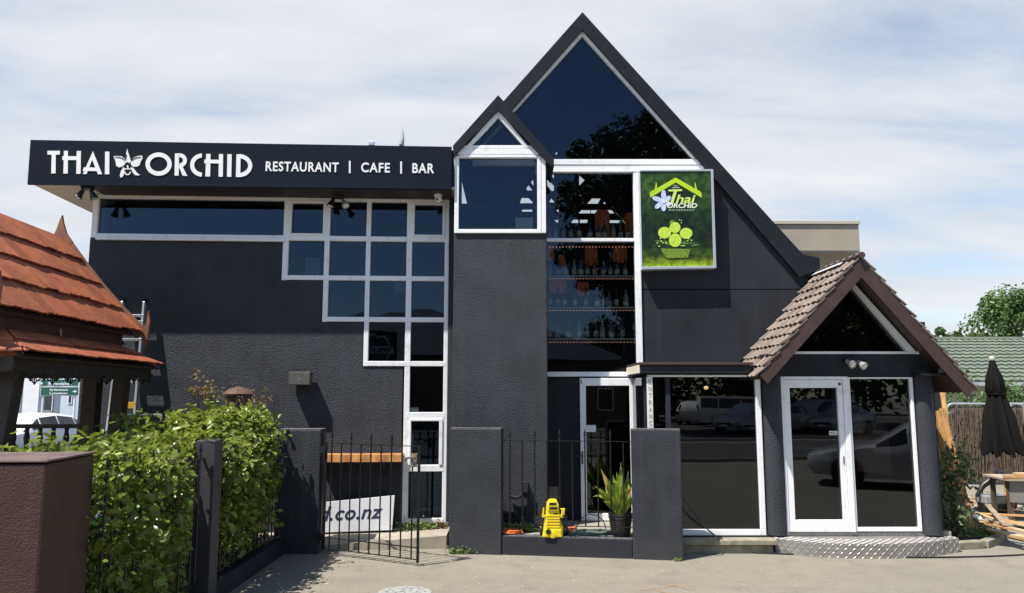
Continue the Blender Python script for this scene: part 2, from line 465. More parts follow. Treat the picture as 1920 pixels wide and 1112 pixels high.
# side and back of the wing, its roof slab and ceiling
m = MB(); m.pbox(WP, LU, LU + 0.2, -0.05, 4.86, -6.0, -0.252); m.build('side_wall', STUCCO, BLD)
m = MB(); m.pbox(WP, LU + 0.2, 0.9, -0.05, 4.86, -6.0, -5.8); m.build('rear_wall', INT_DARK, BLD)
# flat roof: slanted end on the left because the eave runs past the wall
zs = 4.872
sl = SP.hit(51, 346)[0]; sr = -0.015
FRL = Plane(*(WP.pt(0, 0, 0.556).xy), YAW).hit(51, 346, .03)[0]
m = MB(); m.pbox(WP, FRL + .004, 0.02, zs, zs + 0.03, -6.1, 0.55); m.build('soffit', SOFFIT, BLD)
m = MB(); m.pbox(WP, FRL + .07, 0.0, zs + 0.03, zs + 0.56, -6.0, 0.55); m.build('flat_roof', SIGNP, BLD)
# dark painted lining of the eave in front of the windows
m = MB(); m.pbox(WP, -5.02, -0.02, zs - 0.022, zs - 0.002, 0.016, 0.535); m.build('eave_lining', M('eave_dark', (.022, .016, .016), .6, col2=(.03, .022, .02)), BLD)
# the stair window: one frame, many panes
fr = MB(); w = 0.036; D0, D1 = -0.10, 0.012
def vbar(u, z0, z1, ww=w, d1=D1): fr.pbox(WP, u - ww, u + ww, z0, z1, D0, d1)
def hbar(u0, u1, z, ww=0.03, d1=D1 + 0.003): fr.pbox(WP, u0, u1, z - ww, z + ww, D0 + 0.002, d1)
hbar(LU + 0.09, C[4] + w, Z[0], 0.03)
hbar(LU + 0.09, C[4] + w, Z[1], 0.036)
vbar(C[0], Z[2] - .04, Z[0] + .03, 0.04); vbar(C[1], Z[3] - .04, Z[0] + .03); vbar(C[2], Z[4] - .04, Z[0] + .03, 0.033); vbar(C[3], 0.22, Z[0] + .03, 0.040); vbar(C[4], 0.22, Z[0] + .03, 0.03)
hbar(C[0] - .04, C[4], Z[2], 0.034); hbar(C[1] - .036, C[4], Z[3], 0.034); hbar(C[2] - .033, C[4], Z[4], 0.036)
hbar(C[3], C[4], Z[5], 0.045); hbar(C[3], C[4], Z[6], 0.045); hbar(C[3], C[4], Z[7], 0.03)
hbar(LU + 0.09, C[0], Z[1] - 0.042, 0.02, 0.05)
for a, b in ((0, 1), (3, 4)):       # opening sashes in the top row
    u0, u1, z0, z1 = C[a] + .036, C[b] - .03, Z[1] + .034, Z[0] - .028
    for q in ((u0, u0 + .035, z0, z1), (u1 - .035, u1, z0, z1), (u0 + .035, u1 - .035, z0, z0 + .035), (u0 + .035, u1 - .035, z1 - .035, z1)): fr.pbox(WP, *q, -0.06, 0.026)
u0, u1, z0, z1 = C[3] + .04, C[4] - .03, Z[6] + .045, Z[5] - .045
for q in ((u0, u0 + .03, z0, z1), (u1 - .05, u1, z0, z1), (u0 + .03, u1 - .05, z1 - .035, z1)): fr.pbox(WP, *q, -0.06, 0.028)
stair = fr.build('window', WHITE, BLD, bevel=0.006)
def pane(pl, u0, u1, z0, z1, d, parent, mat=GLASS, tilt=True):
    a, b = (rnd.uniform(-.003, .003), rnd.uniform(-.004, .004)) if tilt else (0, 0)
    q = [pl.pt(u0, z0, d - a), pl.pt(u1, z0, d + a), pl.pt(u1, z0, d + a - .006), pl.pt(u0, z0, d - a - .006),
         pl.pt(u0, z1, d - a + b), pl.pt(u1, z1, d + a + b), pl.pt(u1, z1, d + a + b - .006), pl.pt(u0, z1, d - a + b - .006)]
    return MB().hexa(q).build('pane', mat, parent)
pane(WP, LU + 0.09, C[0], Z[1], Z[0], -0.045, stair)
for k in range(4): pane(WP, C[k], C[k + 1], Z[1], Z[0], -0.045, stair)
for k in range(4): pane(WP, C[k], C[k + 1], Z[2], Z[1], -0.045, stair)
for k in range(1, 4): pane(WP, C[k], C[k + 1], Z[3], Z[2], -0.045, stair)
for k in range(2, 4): pane(WP, C[k], C[k + 1], Z[4], Z[3], -0.045, stair)
for k in (5, 6, 7): pane(WP, C[3], C[4], Z[k], Z[k - 1], -0.045, stair)
# rooms behind the wing
m = MB(); m.pbox(WP, LU + .2, 0.9, 4.80, zs - .004, -5.8, -0.26); m.pbox(WP, LU + .2, 0.9, 2.30, 2.38, -5.8, -0.26); m.build('floor_slab', INT_DARK, BLD)
m = MB(); m.box(-5.8, 5.5, 11.35, 17, -0.05, 0.18); m.build('ground_floor', INT_FLOOR, BLD)

# tower
tl, tr = -0.815, 0.487
MB().box(tl, tr, 10.6, 11.28, -0.05, 4.24).build('tower_wall', STUCCO, BLD, bevel=0.012)
# bay window on the tower
bay = bars(TP, [(tl + .005, tl + .065, 4.245, 5.36), (tr - .13, tr - .075, 4.245, 5.36), (tr - .07, tr - .01, 4.245, 5.36), (tl + .065, tr - .13, 4.245, 4.30),
               (tl + .065, tr - .13, 5.335, 5.375), (tl + .03, tr - .10, 5.378, 5.46), (tl + .07, tr - .16, 5.463, 5.515)], -0.08, 0.03)
tri = pp(TP, [(934, 207), (868, 283), (882, 277), (934, 221)]); bay.prism(TP, tri, -0.06, 0.034)
tri = pp(TP, [(934, 207), (934, 221), (984, 277), (997, 283)]); bay.prism(TP, tri, -0.06, 0.036)
bayw = bay.build('window', WHITE, BLD, bevel=0.005)
pane(TP, tl + .06, tr - .12, 4.29, 5.345, -0.03, bayw)
MB().prism(TP, pp(TP, [(934, 213), (878, 278), (988, 278)]), -0.036, -0.03).build('pane', GLASS, bayw)
m = MB(); m.box(tl, tl + .06, 10.64, 11.29, 4.245, 5.4); m.box(tl + .06, tr, 10.70, 11.29, 4.19, 4.238); m.build('bay_cheek', SMOOTH, BLD)
# tower roof: two slopes with barge boards
TB = Plane(0, 10.52)
ap, fl_, fr_ = TB.hit(934, 178), TB.hit(849, 273), TB.hit(1039, 297)
th = 0.20
MB().prism(TB, [ap, fl_, (fl_[0] + .015, fl_[1] - .155), (ap[0], ap[1] - .225)], -0.05, 0).build('barge_board', BARGE, BLD, bevel=0.004)
MB().prism(TB, [(ap[0] + .001, ap[1]), (ap[0] + .001, ap[1] - .225), (fr_[0] - .165, fr_[1] + .02), (fr_[0] - .03, fr_[1] - .125), fr_], -0.05, 0).build('barge_board', BARGE, BLD, bevel=0.004)
MB().prism(TB, [ap, fl_, (fl_[0], fl_[1] - .10), (ap[0], ap[1] - .14), (fr_[0], fr_[1] - .10), fr_], -0.95, -0.052).build('tower_roof', BARGE, BLD)

# A-frame
A0 = (1.086, 7.857); sl_ = 1.178
def zo(x): return A0[1] - sl_ * abs(x - A0[0])
bl = MB().prism(BP, [A0, (-.80, zo(-.80)), (-.80, zo(-.80) - .29), (A0[0], A0[1] - .285)], -0.06, 0); bl.build('barge_board', BARGE, BLD, bevel=0.004)
br = MB().prism(BP, [(A0[0] + .001, A0[1]), (A0[0] + .001, A0[1] - .285), (2.9, zo(2.9) - .33), (4.24, zo(4.24) - .42), (4.55, 3.84), (4.55, 4.01), (4.31, zo(4.31))], -0.06, 0); br.build('barge_board', BARGE, BLD, bevel=0.004)
rf = MB()
rf.prism(BP, [(A0[0], A0[1] - .02), (-.80, zo(-.80) - .02), (-.80, zo(-.80) - .22), (A0[0], A0[1] - .24)], -5.95, -0.062)
rf.prism(BP, [(A0[0] + .001, A0[1] - .02), (A0[0] + .001, A0[1] - .24), (4.50, zo(4.50) - .22), (4.50, zo(4.50) - .02)], -5.95, -0.062)
rf.build('main_roof', BARGE, BLD)
m = MB(); m.prism(AP, [(A0[0], A0[1] - .262), (-.80, zo(-.80) - .242), (-.80, zo(-.80) - .27), (A0[0], A0[1] - .29), (4.50, zo(4.50) - .27), (4.50, zo(4.50) - .242)], -5.7, -.15); m.build('roof_lining', INT_DARK, BLD)
# gable glazing
gw = MB()
zb0, zb1 = 5.35, 5.53
gl = [(1.09, 7.59), (1.09, 7.50), (2.745, 5.545), (2.83, 5.53)]
gw.prism(AP, gl, -0.08, 0.02)
gw.prism(AP, [(1.088, 7.59), (-0.70, 5.53), (-0.62, 5.53), (1.088, 7.50)], -0.08, 0.02)
gw.pbox(AP, -0.6, 2.84, 5.445, zb1, -0.08, 0.03); gw.pbox(AP, 0.35, 2.90, zb0 + .012, 5.441, -0.08, 0.022)
gw.pbox(AP, 0.35, 2.0, zb0 - .02, zb0 + .008, -0.08, 0.034)
gwin = gw.build('window', WHITE, BLD, bevel=0.004)
MB().prism(AP, [(1.089, 7.55), (-0.66, 5.49), (2.79, 5.49)], -0.046, -0.04).build('pane', GLASS, gwin)
# curtain window (three lights) with the white side mullion
cw = MB()
cw.pbox(AP, 1.828, 1.914, 2.30, 5.325, -0.10, 0.03); cw.pbox(AP, 0.40, 0.492, 2.30, 5.325, -0.1, 0.02)
cw.pbox(AP, 0.49, 1.828, 4.268, 4.318, -0.08, 0.02); cw.pbox(AP, 0.49, 1.828, 2.262, 2.33, -0.08, 0.045)
cwin = cw.build('window', WHITE, BLD, bevel=0.004)
pane(AP, 0.47, 1.84, 4.29, 5.34, -0.04, cwin); pane(AP, 0.47, 1.84, 2.32, 4.28, -0.04, cwin)
# dark infill wall left of the door, below the curtain window
MB().box(0.40, 0.985, 11.31, 11.45, -0.05, 2.255).build('infill_wall', SMOOTH, BLD)
MB().box(0.985, 1.93, 11.33, 11.45, 2.235, 2.258).build('door_head', BLACKP, BLD)
# A-frame wall to the right of the mullion: two painted sheets with an open joint
zj = AP.hit(1300, 543)[1]
MB().prism(AP, [(1.918, 2.30), (4.40, 2.30), (4.40, zj - .006), (1.918, zj - .006)], -0.14, 0).build('wall_panel', SMOOTH, BLD, bevel=0.004)
MB().prism(AP, [(1.918, zj + .006), (4.40, zj + .006), (4.40, 3.86), (3.10, 5.35), (1.918, 5.35)], -0.14, 0).build('wall_panel', SMOOTH, BLD, bevel=0.004)
MB().prism(AP, [(1.92, 2.28), (4.42, 2.28), (4.42, 3.70), (2.9, 5.34), (1.92, 5.34)], -0.2, -0.142).build('wall_lining', INT_DARK, BLD)
# rear gable with slotted lights to the sky (seen right through the bar)
RP = Plane(0, 17.0)
SLOTS = [[(977, 342), (990, 327), (1001, 338), (1001, 346), (991, 352)][0:0]]
def slot(*p): return list(p)
SL = [slot((999, 326), (991, 336), (1001, 349)), slot((981, 346), (987, 339), (1000, 357), (989, 357)), slot((971, 357), (977, 350), (982, 357)),
      slot((953, 379), (963, 369), (991, 369), (999, 377), (999, 381), (953, 381)), slot((979, 391), (998, 391), (998, 397), (979, 397)), slot((940, 391), (972, 391), (970, 394), (940, 394)),
      slot((993, 409), (998, 409), (998, 418), (993, 418)),
      slot((1033, 280), (1045, 271), (1045, 289), (1040, 290)), slot((1030, 325), (1039, 325), (1039, 335)), slot((1026, 332), (1039, 346), (1039, 358), (1034, 358), (1026, 348)),
      slot((1029, 379), (1034, 370), (1043, 380)), slot((1041, 392), (1048, 391), (1048, 399)), slot((1039, 411), (1047, 410), (1047, 417), (1040, 417)),
      slot((1086, 326), (1098, 336), (1086, 348)), slot((1100, 382), (1111, 370), (1127, 370), (1121, 382)), slot((1131, 382), (1135, 375), (1139, 382)),
      slot((1084, 400), (1091, 392), (1152, 392), (1155, 400)), slot((1068, 418), (1076, 410), (1103, 410), (1101, 418)), slot((1139, 418), (1141, 411), (1166, 411), (1169, 418))]
bm = bmesh.new()
ring = [(-5.6, 0.0), (6.0, 0.0), (6.0, 3.2), (4.4, 3.6), (1.055, 7.62), (-.85, 5.35), (-5.6, 5.0)]
def bl_loop(pts):
    vs = [bm.verts.new(RP.pt(u, z)) for u, z in pts]
    return [bm.edges.new((vs[i], vs[(i + 1) % len(vs)])) for i in range(len(vs))]
es = bl_loop(ring)
for s_ in SL: es += bl_loop(pp(RP, s_))
bmesh.ops.triangle_fill(bm, use_beauty=True, use_dissolve=False, edges=es)
g = bmesh.ops.extrude_face_region(bm, geom=bm.faces[:])
bmesh.ops.translate(bm, vec=(0, 0.12, 0), verts=[q for q in g['geom'] if isinstance(q, bmesh.types.BMVert)])
bmesh.ops.recalc_face_normals(bm, faces=bm.faces)
me = bpy.data.meshes.new('rear_gable'); bm.to_mesh(me); bm.free(); me.materials.append(INT_DARK)
o = bpy.data.objects.new('rear_gable', me); COL.objects.link(o); o.parent = BLD; o.location = -wl(BLD)
# right side: lower block behind the porch
MB().box(5.50, 5.72, 10.62, 17.0, -0.05, 3.0).build('side_wall', SMOOTH, BLD)
MB().box(4.30, 5.72, 10.95, 17.0, 3.0, 3.18).build('flat_roof', BARGE, BLD)
MB().box(-0.86, -0.70, 11.5, 17.0, 2.4, 4.8).build('partition', INT_DARK, BLD)

# ------------------------------------------------------------------ front shop window under the awning and the porch
def plain(a, b): return a
sw = MB()
sw.pbox(PP, 3.235, 3.30, 0.19, 2.245, -0.07, 0.01); sw.pbox(PP, 1.80, 3.235, 0.19, 0.262, -0.07, 0.014); sw.pbox(PP, 1.80, 3.235, 2.235, 2.262, -0.07, 0.012)
swin = sw.build('window', WHITE, BLD, bevel=0.004)
pane(PP, 2.09, 3.25, 0.24, 2.25, -0.035, swin, GLASS_DOOR)
pane(PP, 1.80, 2.05, 0.24, 2.25, -0.035, swin, GLASS_DOOR)
MB().pbox(PP, 2.04, 2.10, 0.20, 2.24, -0.08, 0.006).build('window_post', SMOOTH, BLD, bevel=0.004)
MB().box(1.76, 1.82, 10.30, 10.38, 0.2, 2.24).build('window_post', SMOOTH, BLD)
cs = MB(); cs.box(1.74, 1.775, 10.4, 11.28, 0.2, 2.24); cs.build('pane', GLASS_DOOR, swin)
MB().box(1.73, 1.80, 11.2, 11.29, 0.2, 2.24).build('door_jamb', M('grey_jamb', (0.22, 0.27, 0.34), 0.5), BLD, bevel=0.004)
# awning: thin lid over a painted fascia, cream end return
aw = at(1200, 708, 10.2).x
MB().pbox(Plane(0, 10.2), aw + .002, 3.20, 2.285, 2.385, -0.05, 0).build('awning_fascia', SMOOTH, BLD, bevel=0.004)
MB().box(aw - .012, 3.18, 10.17, 11.29, 2.39, 2.425).build('awning_lid', M('oxide_brown', (0.06, 0.035, 0.03), 0.5), BLD, bevel=0.004)
MB().box(aw - .02, aw, 10.205, 11.26, 2.282, 2.388).build('awning_return', CREAM, BLD, bevel=0.003)
MB().box(aw + .002, 5.4, 10.26, 11.28, 2.265, 2.283).build('awning_soffit', SMOOTH, BLD)
# porch columns
for cx in (at(1453, 850, 10.26).x, at(1742, 850, 10.26).x):
    b = MB(); r_ = 0.122
    prof = [(r_ + .002, 0.20)] + [(r_, 0.22 + 2.1 * i / 12) for i in range(13)]
    b.lathe(prof, (cx, 10.32, 0), 40); b.build('column', STUCCO, BLD, smooth=True)
    MB().box(cx - .1, cx + .2, 10.40, 10.5, 0.19, 2.5).build('column_pier', BLACKP, BLD)
# porch beam, gable wall
zt = 2.245
pr = MB().pbox(PP, 3.34, 5.72, zt, 2.535, -0.12, 0.03); pr.build('porch_beam', SMOOTH, BLD, bevel=0.004)
tip_l, tip_r, pap = (3.19, 2.30), (5.83, 2.18), (4.525, 3.80)
MB().prism(PP, [(4.74, 3.40), (5.78, 2.54), (5.44, 2.54), (4.64, 3.47)], -0.12, 0.02).build('gable_infill', SMOOTH, BLD)
pg = MB(); pg.pbox(PP, 3.62, 5.43, 2.538, 2.572, -0.09, 0.04)
pg.prism(PP, pp(PP, [(1597, 529), (1601, 541), (1703, 662), (1720, 665)]), -0.09, 0.038)
pgw = pg.build('window', WHITE, BLD, bevel=0.003)
MB().prism(PP, [(4.60, 3.62), (3.45, 2.55), (5.42, 2.55)], -0.056, -0.05).build('pane', GLASS_DOOR, pgw)
# porch window to the right of the door
rw = bars(PP, [(4.462, 4.490, 0.24, 2.232), (5.290, 5.325, 0.24, 2.232), (4.490, 5.290, 0.24, 0.290), (4.490, 5.290, 2.210, 2.232)], -0.06, 0.012)
rwin = rw.build('window', WHITE, BLD, bevel=0.004)
pane(PP, 4.48, 5.30, 0.28, 2.22, -0.03, rwin, GLASS_DOOR)
# the white porch door
dr = bars(PP, [(3.60, 3.682, 0.235, 2.195), (4.312, 4.382, 0.235, 2.195), (3.682, 4.312, 0.235, 0.385), (3.682, 4.312, 2.09, 2.195)], -0.05, 0.02)
door = dr.build('door', WHITE, BLD, bevel=0.005)
pane(PP, 3.67, 4.32, 0.37, 2.10, -0.02, door, GLASS_DOOR)
MB().pbox(PP, 4.34, 4.355, 1.10, 1.20, 0.018, 0.03).build('lock_plate', M('grey_metal', (0.3, 0.32, 0.34), 0.35, metal=0.8), door)
MB().lathe([(0.018, 0), (0.018, 0.012)], PP.pt(4.345, 2.14, 0.018), 12, (0, -1, 0)).build('pivot_cap', BLACKP, door)
fr2 = bars(PP, [(3.565, 3.597, 0.235, 2.24), (4.386, 4.458, 0.235, 2.24), (3.597, 4.386, 2.20, 2.24)], -0.08, 0.03)
fr2.build('door_frame', WHITE, BLD, bevel=0.004)
MB().pbox(PP, 4.272, 4.308, 0.39, 2.085, -0.06, -0.03).build('door_stile', M('grey_stile', (0.10, 0.12, 0.14), .5), BLD)
# threshold and plinth
MB().box(1.78, 3.32, 10.27, 10.6, -0.05, 0.188).build('plinth', SMOOTH, BLD)
MB().box(3.32, 5.72, 10.33, 10.6, -0.05, 0.232).build('plinth', CONCRETE, BLD)

# porch roof: slabs, barge boards and single tiles
PRF = MB()
def pz(x, t=0.0): return (pap[1] - 0.05 - t) - (1.12 * (pap[0] - x) if x < pap[0] else 1.255 * (x - pap[0]))
PRF.prism(GP, [(pap[0], pap[1] - .05), (3.17, pz(3.17)), (3.20, pz(3.2) - .07), (pap[0], pap[1] - .14)], -1.44, -0.03)
PRF.prism(GP, [(pap[0] + .001, pap[1] - .05), (pap[0] + .001, pap[1] - .14), (5.84, pz(5.84) - .07), (5.87, pz(5.87))], -1.40, -0.03)
MB().prism(Plane(0, 11.2), [(3.3, 2.48), (5.72, 2.48), (4.60, pz(4.6) - .10), (4.45, pz(4.45) - .10)], -.07, 0).build('porch_rear_wall', INT_DARK, BLD)
TILEM = M('porch_tile', (0.215, 0.172, 0.140), 0.75, col2=(0.125, 0.095, 0.078), noise=(7, 6, .35, .7), bump=(55, .4, .005), orand=.18)
BROWNB = M('brown_barge', (0.052, 0.030, 0.026), 0.5, col2=(0.075, 0.044, 0.037), noise=(5, 7, .45, .75), bump=(35, .25, .004))
proof = PRF.build('porch_roof', BROWNB, BLD)
MB().prism(GP, [(pap[0], pap[1] - .02), (3.155, pz(3.155) + .03), (3.255, pz(3.255) - .19), (pap[0], pap[1] - .295)], -0.03, 0).build('barge_board', BROWNB, BLD, bevel=0.004)
MB().prism(GP, [(pap[0] + .001, pap[1] - .02), (pap[0] + .001, pap[1] - .295), (5.79, pz(5.79) - .20), (5.885, pz(5.885) + .03)], -0.03, 0).build('barge_board', BROWNB, BLD, bevel=0.004)
# one tile: slightly dished slab with a thick, ragged lower edge
def tile_mesh(seed):
    q = random.Random(seed); m = MB(); wd, ln, t = 0.172, 0.25, 0.016; nx = 4
    top, bot = [], []
    for j in range(3):
        for i in range(nx + 1):
            x = -wd / 2 + wd * i / nx; y = ln * j / 2
            z = 0.012 * math.cos((i / nx) * 2 * math.pi) + t + (0.012 if j == 0 else 0)
            top.append((x, y - (q.uniform(0, .018) if j == 0 else 0), z))
    bot = [(x, y, z - t) for x, y, z in top]
    n = len(top); fs = []
    for j in range(2):
        for i in range(nx):
            a = j * (nx + 1) + i; fs += [(a, a + 1, a + nx + 2, a + nx + 1), (n + a, n + a + nx + 1, n + a + nx + 2, n + a + 1)]
    for i in range(nx): fs += [(i, n + i, n + i + 1, i + 1)]
    for j in range(2):
        a = j * (nx + 1); fs += [(a, a + nx + 1, n + a + nx + 1, n + a)]; a += nx; fs += [(a, n + a, n + a + nx + 1, a + nx + 1)]
    m.add(top + bot, fs); return mesh_of(m, 'tile', TILEM)
TM = [tile_mesh(k) for k in range(5)]
for side in (0, 1):
    xe = 3.165 if side == 0 else 5.875
    e = Vector((xe, 9.80, pz(xe))); ridge = Vector((pap[0], 9.80, pap[1] - .05)); up = (ridge - e); ln = up.length; up.normalize()
    ax = Vector((0, 1, 0)) if side == 1 else Vector((0, -1, 0)); nrm = ax.cross(up).normalized()
    rows = 11; ncol = 9 if side == 0 else 5
    for r_ in range(rows):
        for c_ in range(ncol):
            yy = 9.925 + 0.165 * c_ - (0.0825 if r_ % 2 and c_ else 0)
            if yy > 11.2: continue
            ru = up - nrm * 0.10 + ax * rnd.uniform(-.03, .03); ru.normalize(); nn = (ax.cross(ru)).normalized()
            a2 = ru.cross(nn).normalized()
            p = Vector((e.x, yy, e.z)) + up * (ln * r_ / rows - 0.02 + rnd.uniform(-.006, .006)) + nrm * (0.022 + rnd.uniform(0, .010))
            inst('tile', TM[rnd.randrange(5)], proof, frame_m(p, a2, ru, nn))
cap = MB()
for k in range(7): cap.tube([(pap[0], 9.80 + k * .2, pap[1] - .018 + .012), (pap[0], 9.80 + k * .2 + .21, pap[1] - .03 + .008)], 0.045, 8)
cap.build('ridge_capping', BROWNB, BLD, smooth=True)
MB().beam((pap[0] - .06, 10.3, pap[1] - .03), (pap[0] - .06, 11.25, pap[1] - .03), .09, .012, (-.6, 0, 1)).build('ridge_flashing', WHITE, BLD)
# eave return on the right, under the tile edge
MB().box(5.30, 5.78, 9.98, 10.32, 2.245, 2.275).build('eave_soffit', BLACKP, BLD)
MB().prism(Plane(0, 9.97), [(5.50, 2.28), (5.77, 2.28), (5.60, 2.52)], -0.02, 0).build('eave_gusset', M('grey_gusset', (.10, .10, .11), .6), BLD)

# ------------------------------------------------------------------ beige block rising behind
BEI = M('beige_cladding', (0.39, 0.34, 0.265), 0.7, col2=(0.35, 0.30, 0.235), noise=(2, 4, .4, .7))
bx = thing('beige_block', 'beige flat-topped block rising behind the right slope of the A-frame', 'building', (5.0, 14.5, 3.2))
p0, p1 = at(1380, 497, 13.0), at(1613, 473, 13.0); zt_ = at(1610, 421, 13.0).z; zl = at(1613, 414, 13.0).z
MB().box(p0.x, p1.x, 13.0, 17.5, p1.z + .02, zt_).build('fascia', BEI, bx, bevel=0.01)
MB().box(p0.x, p1.x + .02, 12.97, 17.52, zt_ + .002, zl).build('capping', M('beige_cap', (.50, .45, .37), .5), bx, bevel=0.006)
MB().box(p0.x, p1.x - .01, 13.01, 17.4, p1.z, p1.z + .018).build('soffit', SOFFIT, bx)
MB().box(p0.x, p1.x - .5, 13.6, 17.4, 3.18, p1.z - .002).build('wall', BEI, bx)
# ------------------------------------------------------------------ text and print helpers
def text_polys(txt, size=1.0, bold=0.0, shear=0.0, space=1.0, depth=0.01):
    cu = bpy.data.curves.new('t', 'FONT'); cu.body = txt; cu.size = size; cu.offset = bold; cu.shear = shear; cu.space_character = space
    cu.extrude = depth; cu.resolution_u = 4
    o = bpy.data.objects.new('t', cu); COL.objects.link(o)
    dg = bpy.context.evaluated_depsgraph_get(); me = bpy.data.meshes.new_from_object(o.evaluated_get(dg))
    vs = [v.co.copy() for v in me.vertices]; fs = [tuple(p.vertices) for p in me.polygons]
    bpy.data.objects.remove(o); bpy.data.curves.remove(cu); bpy.data.meshes.remove(me)
    return vs, fs
def put_text(mb, pl, txt, px0, py_base, px1, py_top, d, bold=0.0, shear=0.0, space=1.0, depth=0.004, rot=None):
    """set the words on the plane so that they span px0..px1 and py_base..py_top"""
    vs, fs = text_polys(txt, 1.0, bold, shear, space, 0.5)
    x0, x1 = min(v.x for v in vs), max(v.x for v in vs); y0, y1 = min(v.y for v in vs), max(v.y for v in vs)
    a = pl.hit(px0, py_base, d); b = pl.hit(px1, py_base, d); c = pl.hit(px0, py_top, d)
    bz = rot if rot is not None else 0.0
    W_ = b[0] - a[0]; H_ = c[1] - a[1]
    P = []
    for v in vs:
        s, t = (v.x - x0) / (x1 - x0), (v.y - y0) / (y1 - y0)
        P.append(pl.pt(a[0] + s * W_ + t * H_ * 0, a[1] + t * H_ + s * W_ * bz, d + (depth if v.z > 0 else 0.0)))
    mb.add(P, fs); return mb
def strip(mb, pl, outer, inner, d0, d1):
    n = len(outer)
    for i in range(n - 1):
        mb.prism(pl, [outer[i], outer[i + 1], inner[i + 1], inner[i]], d0, d1)
    return mb
def arcpx(cx, cy, rx, ry, a0, a1, n): return [(cx + rx * math.cos(R(a0 + (a1 - a0) * i / n)), cy - ry * math.sin(R(a0 + (a1 - a0) * i / n))) for i in range(n + 1)]

# ------------------------------------------------------------------ big roof sign
FR = Plane(*(WP.pt(0, 0, 0.556).xy), YAW)
sg = thing('roof_sign', 'long dark slate roof sign reading THAI ORCHID RESTAURANT CAFE BAR in white', 'sign', FR.pt(-3, zs + .03, 0))
c4 = [FR.hit(*p, .03) for p in ((51, 346), (847, 355), (847, 275), (57, 262))]
MB().prism(FR, c4, 0.0, 0.03).build('panel', SIGNP, sg, bevel=0.003)
lt = MB(); K = [0]
def stroke(pts, conv=lambda p: (p[0] / 6, p[1] / 6 + 240)):
    K[0] += 1
    lt.prism(FR, [FR.hit(*conv(p), .034) for p in pts], 0.031, 0.036 + 0.00025 * (K[0] % 12))
def q5(p): return (p[0] / 2.3415 + 40, p[1] / 2.3415 + 240)
stroke([(535, 257), (675, 257), (673, 300), (535, 300)]); stroke([(582, 300), (628, 300), (626, 511), (577, 511)])
stroke([(720, 258), (765, 258), (763, 513), (714, 513)]); stroke([(864, 260), (911, 260), (907, 516), (859, 516)]); stroke([(703, 318), (864, 319), (864, 361), (701, 361)])
stroke([(1047, 262), (1060, 300), (975, 518), (933, 518)]); stroke([(1047, 262), (1150, 521), (1103, 521), (1028, 330)]); stroke([(945, 444), (1085, 446), (1098, 486), (930, 484)])
stroke([(1184, 267), (1232, 268), (1230, 522), (1181, 521)]); lt.build('word', SIGNW, sg); lt = MB()
def ring(cx, cy, rx, ry, w, a0, a1, n, conv):
    o_ = arcpx(cx, cy, rx, ry, a0, a1, n); i_ = arcpx(cx, cy, rx - w, ry - w, a0, a1, n)
    K[0] += 1; strip(lt, FR, [FR.hit(*conv(p), .034) for p in o_], [FR.hit(*conv(p), .034) for p in i_], 0.031, 0.036 + .00025 * (K[0] % 12))
ring(603, 159, 57.5, 51, 19, 0, 360, 40, q5)
stroke([(675, 112), (693, 112), (691, 210), (673, 209)], q5); ring(694, 142, 33, 31, 17, -88, 90, 18, q5); stroke([(690, 165), (706, 166), (729, 211), (708, 209)], q5)
ring(795, 163, 54, 51, 18, 93, 267, 22, q5)
stroke([(812, 114), (831, 114), (829, 213), (808, 213)], q5); stroke([(868, 115), (886, 115), (885, 214), (866, 214)], q5); stroke([(804, 139), (868, 140), (868, 156), (803, 155)], q5)
stroke([(905, 115), (924, 116), (922, 215), (903, 214)], q5)
stroke([(945, 116), (963, 116), (961, 216), (942, 215)], q5); ring(955, 165.5, 59, 50.5, 18, -88, 88, 22, q5)
lt.build('word', SIGNW, sg)
for t, a, b in (('RESTAURANT', 498, 635), ('CAFE', 677, 731), ('BAR', 773, 814)):
    x = (a + b) / 2; yb = 321.0 + (x - 560) * .0155
    put_text(MB(), FR, t, a, yb, b, yb - 18.5, 0.031, bold=0.022, space=1.12, depth=.006).build('word', SIGNW, sg)
for x in (656.5, 752.5):
    y = 303 + (x - 656) * .012; MB().prism(FR, [FR.hit(x - 1.6, y + 23), FR.hit(x + 1.6, y + 23), FR.hit(x + 1.6, y), FR.hit(x - 1.6, y)], .031, .036).build('divider', SIGNW, sg)
lt = MB(); K[0] = 0
stroke([(1430, 233), (1447, 290), (1458, 320), (1472, 372), (1458, 398), (1405, 398), (1402, 372), (1418, 300)])
stroke([(1278, 319), (1320, 316), (1366, 318), (1392, 336), (1408, 375), (1404, 412), (1375, 434), (1338, 444), (1308, 424), (1300, 375)])
stroke([(1601, 313), (1605, 340), (1585, 375), (1570, 418), (1540, 436), (1498, 436), (1474, 412), (1474, 372), (1492, 342), (1530, 322), (1575, 312)])
stroke([(1392, 436), (1402, 470), (1396, 520), (1378, 552), (1356, 558), (1349, 530), (1362, 485)])
stroke([(1468, 440), (1500, 450), (1538, 500), (1556, 520), (1578, 524), (1562, 534), (1520, 530), (1492, 500)])
stroke([(1398, 455), (1470, 456), (1472, 468), (1396, 467)]); stroke([(1425, 418), (1444, 424), (1448, 448), (1430, 452)])
ring(1436, 492, 36, 40, 12, 180, 360, 14, lambda p: (p[0] / 6, p[1] / 6 + 240))
lt.build('orchid_emblem', SIGNW, sg)
lt = MB()
for pts in ([(1290, 330), (1340, 324), (1385, 340), (1402, 365), (1396, 368), (1378, 346), (1340, 331)], [(1590, 324), (1530, 330), (1490, 348), (1478, 368), (1484, 372), (1500, 352), (1535, 336)], [(1420, 300), (1426, 300), (1415, 365), (1409, 362)],
            [(1404, 412), (1418, 392), (1440, 384), (1466, 402), (1470, 438), (1456, 446), (1448, 420), (1428, 412), (1424, 440), (1404, 446)]):
    stroke(pts); 
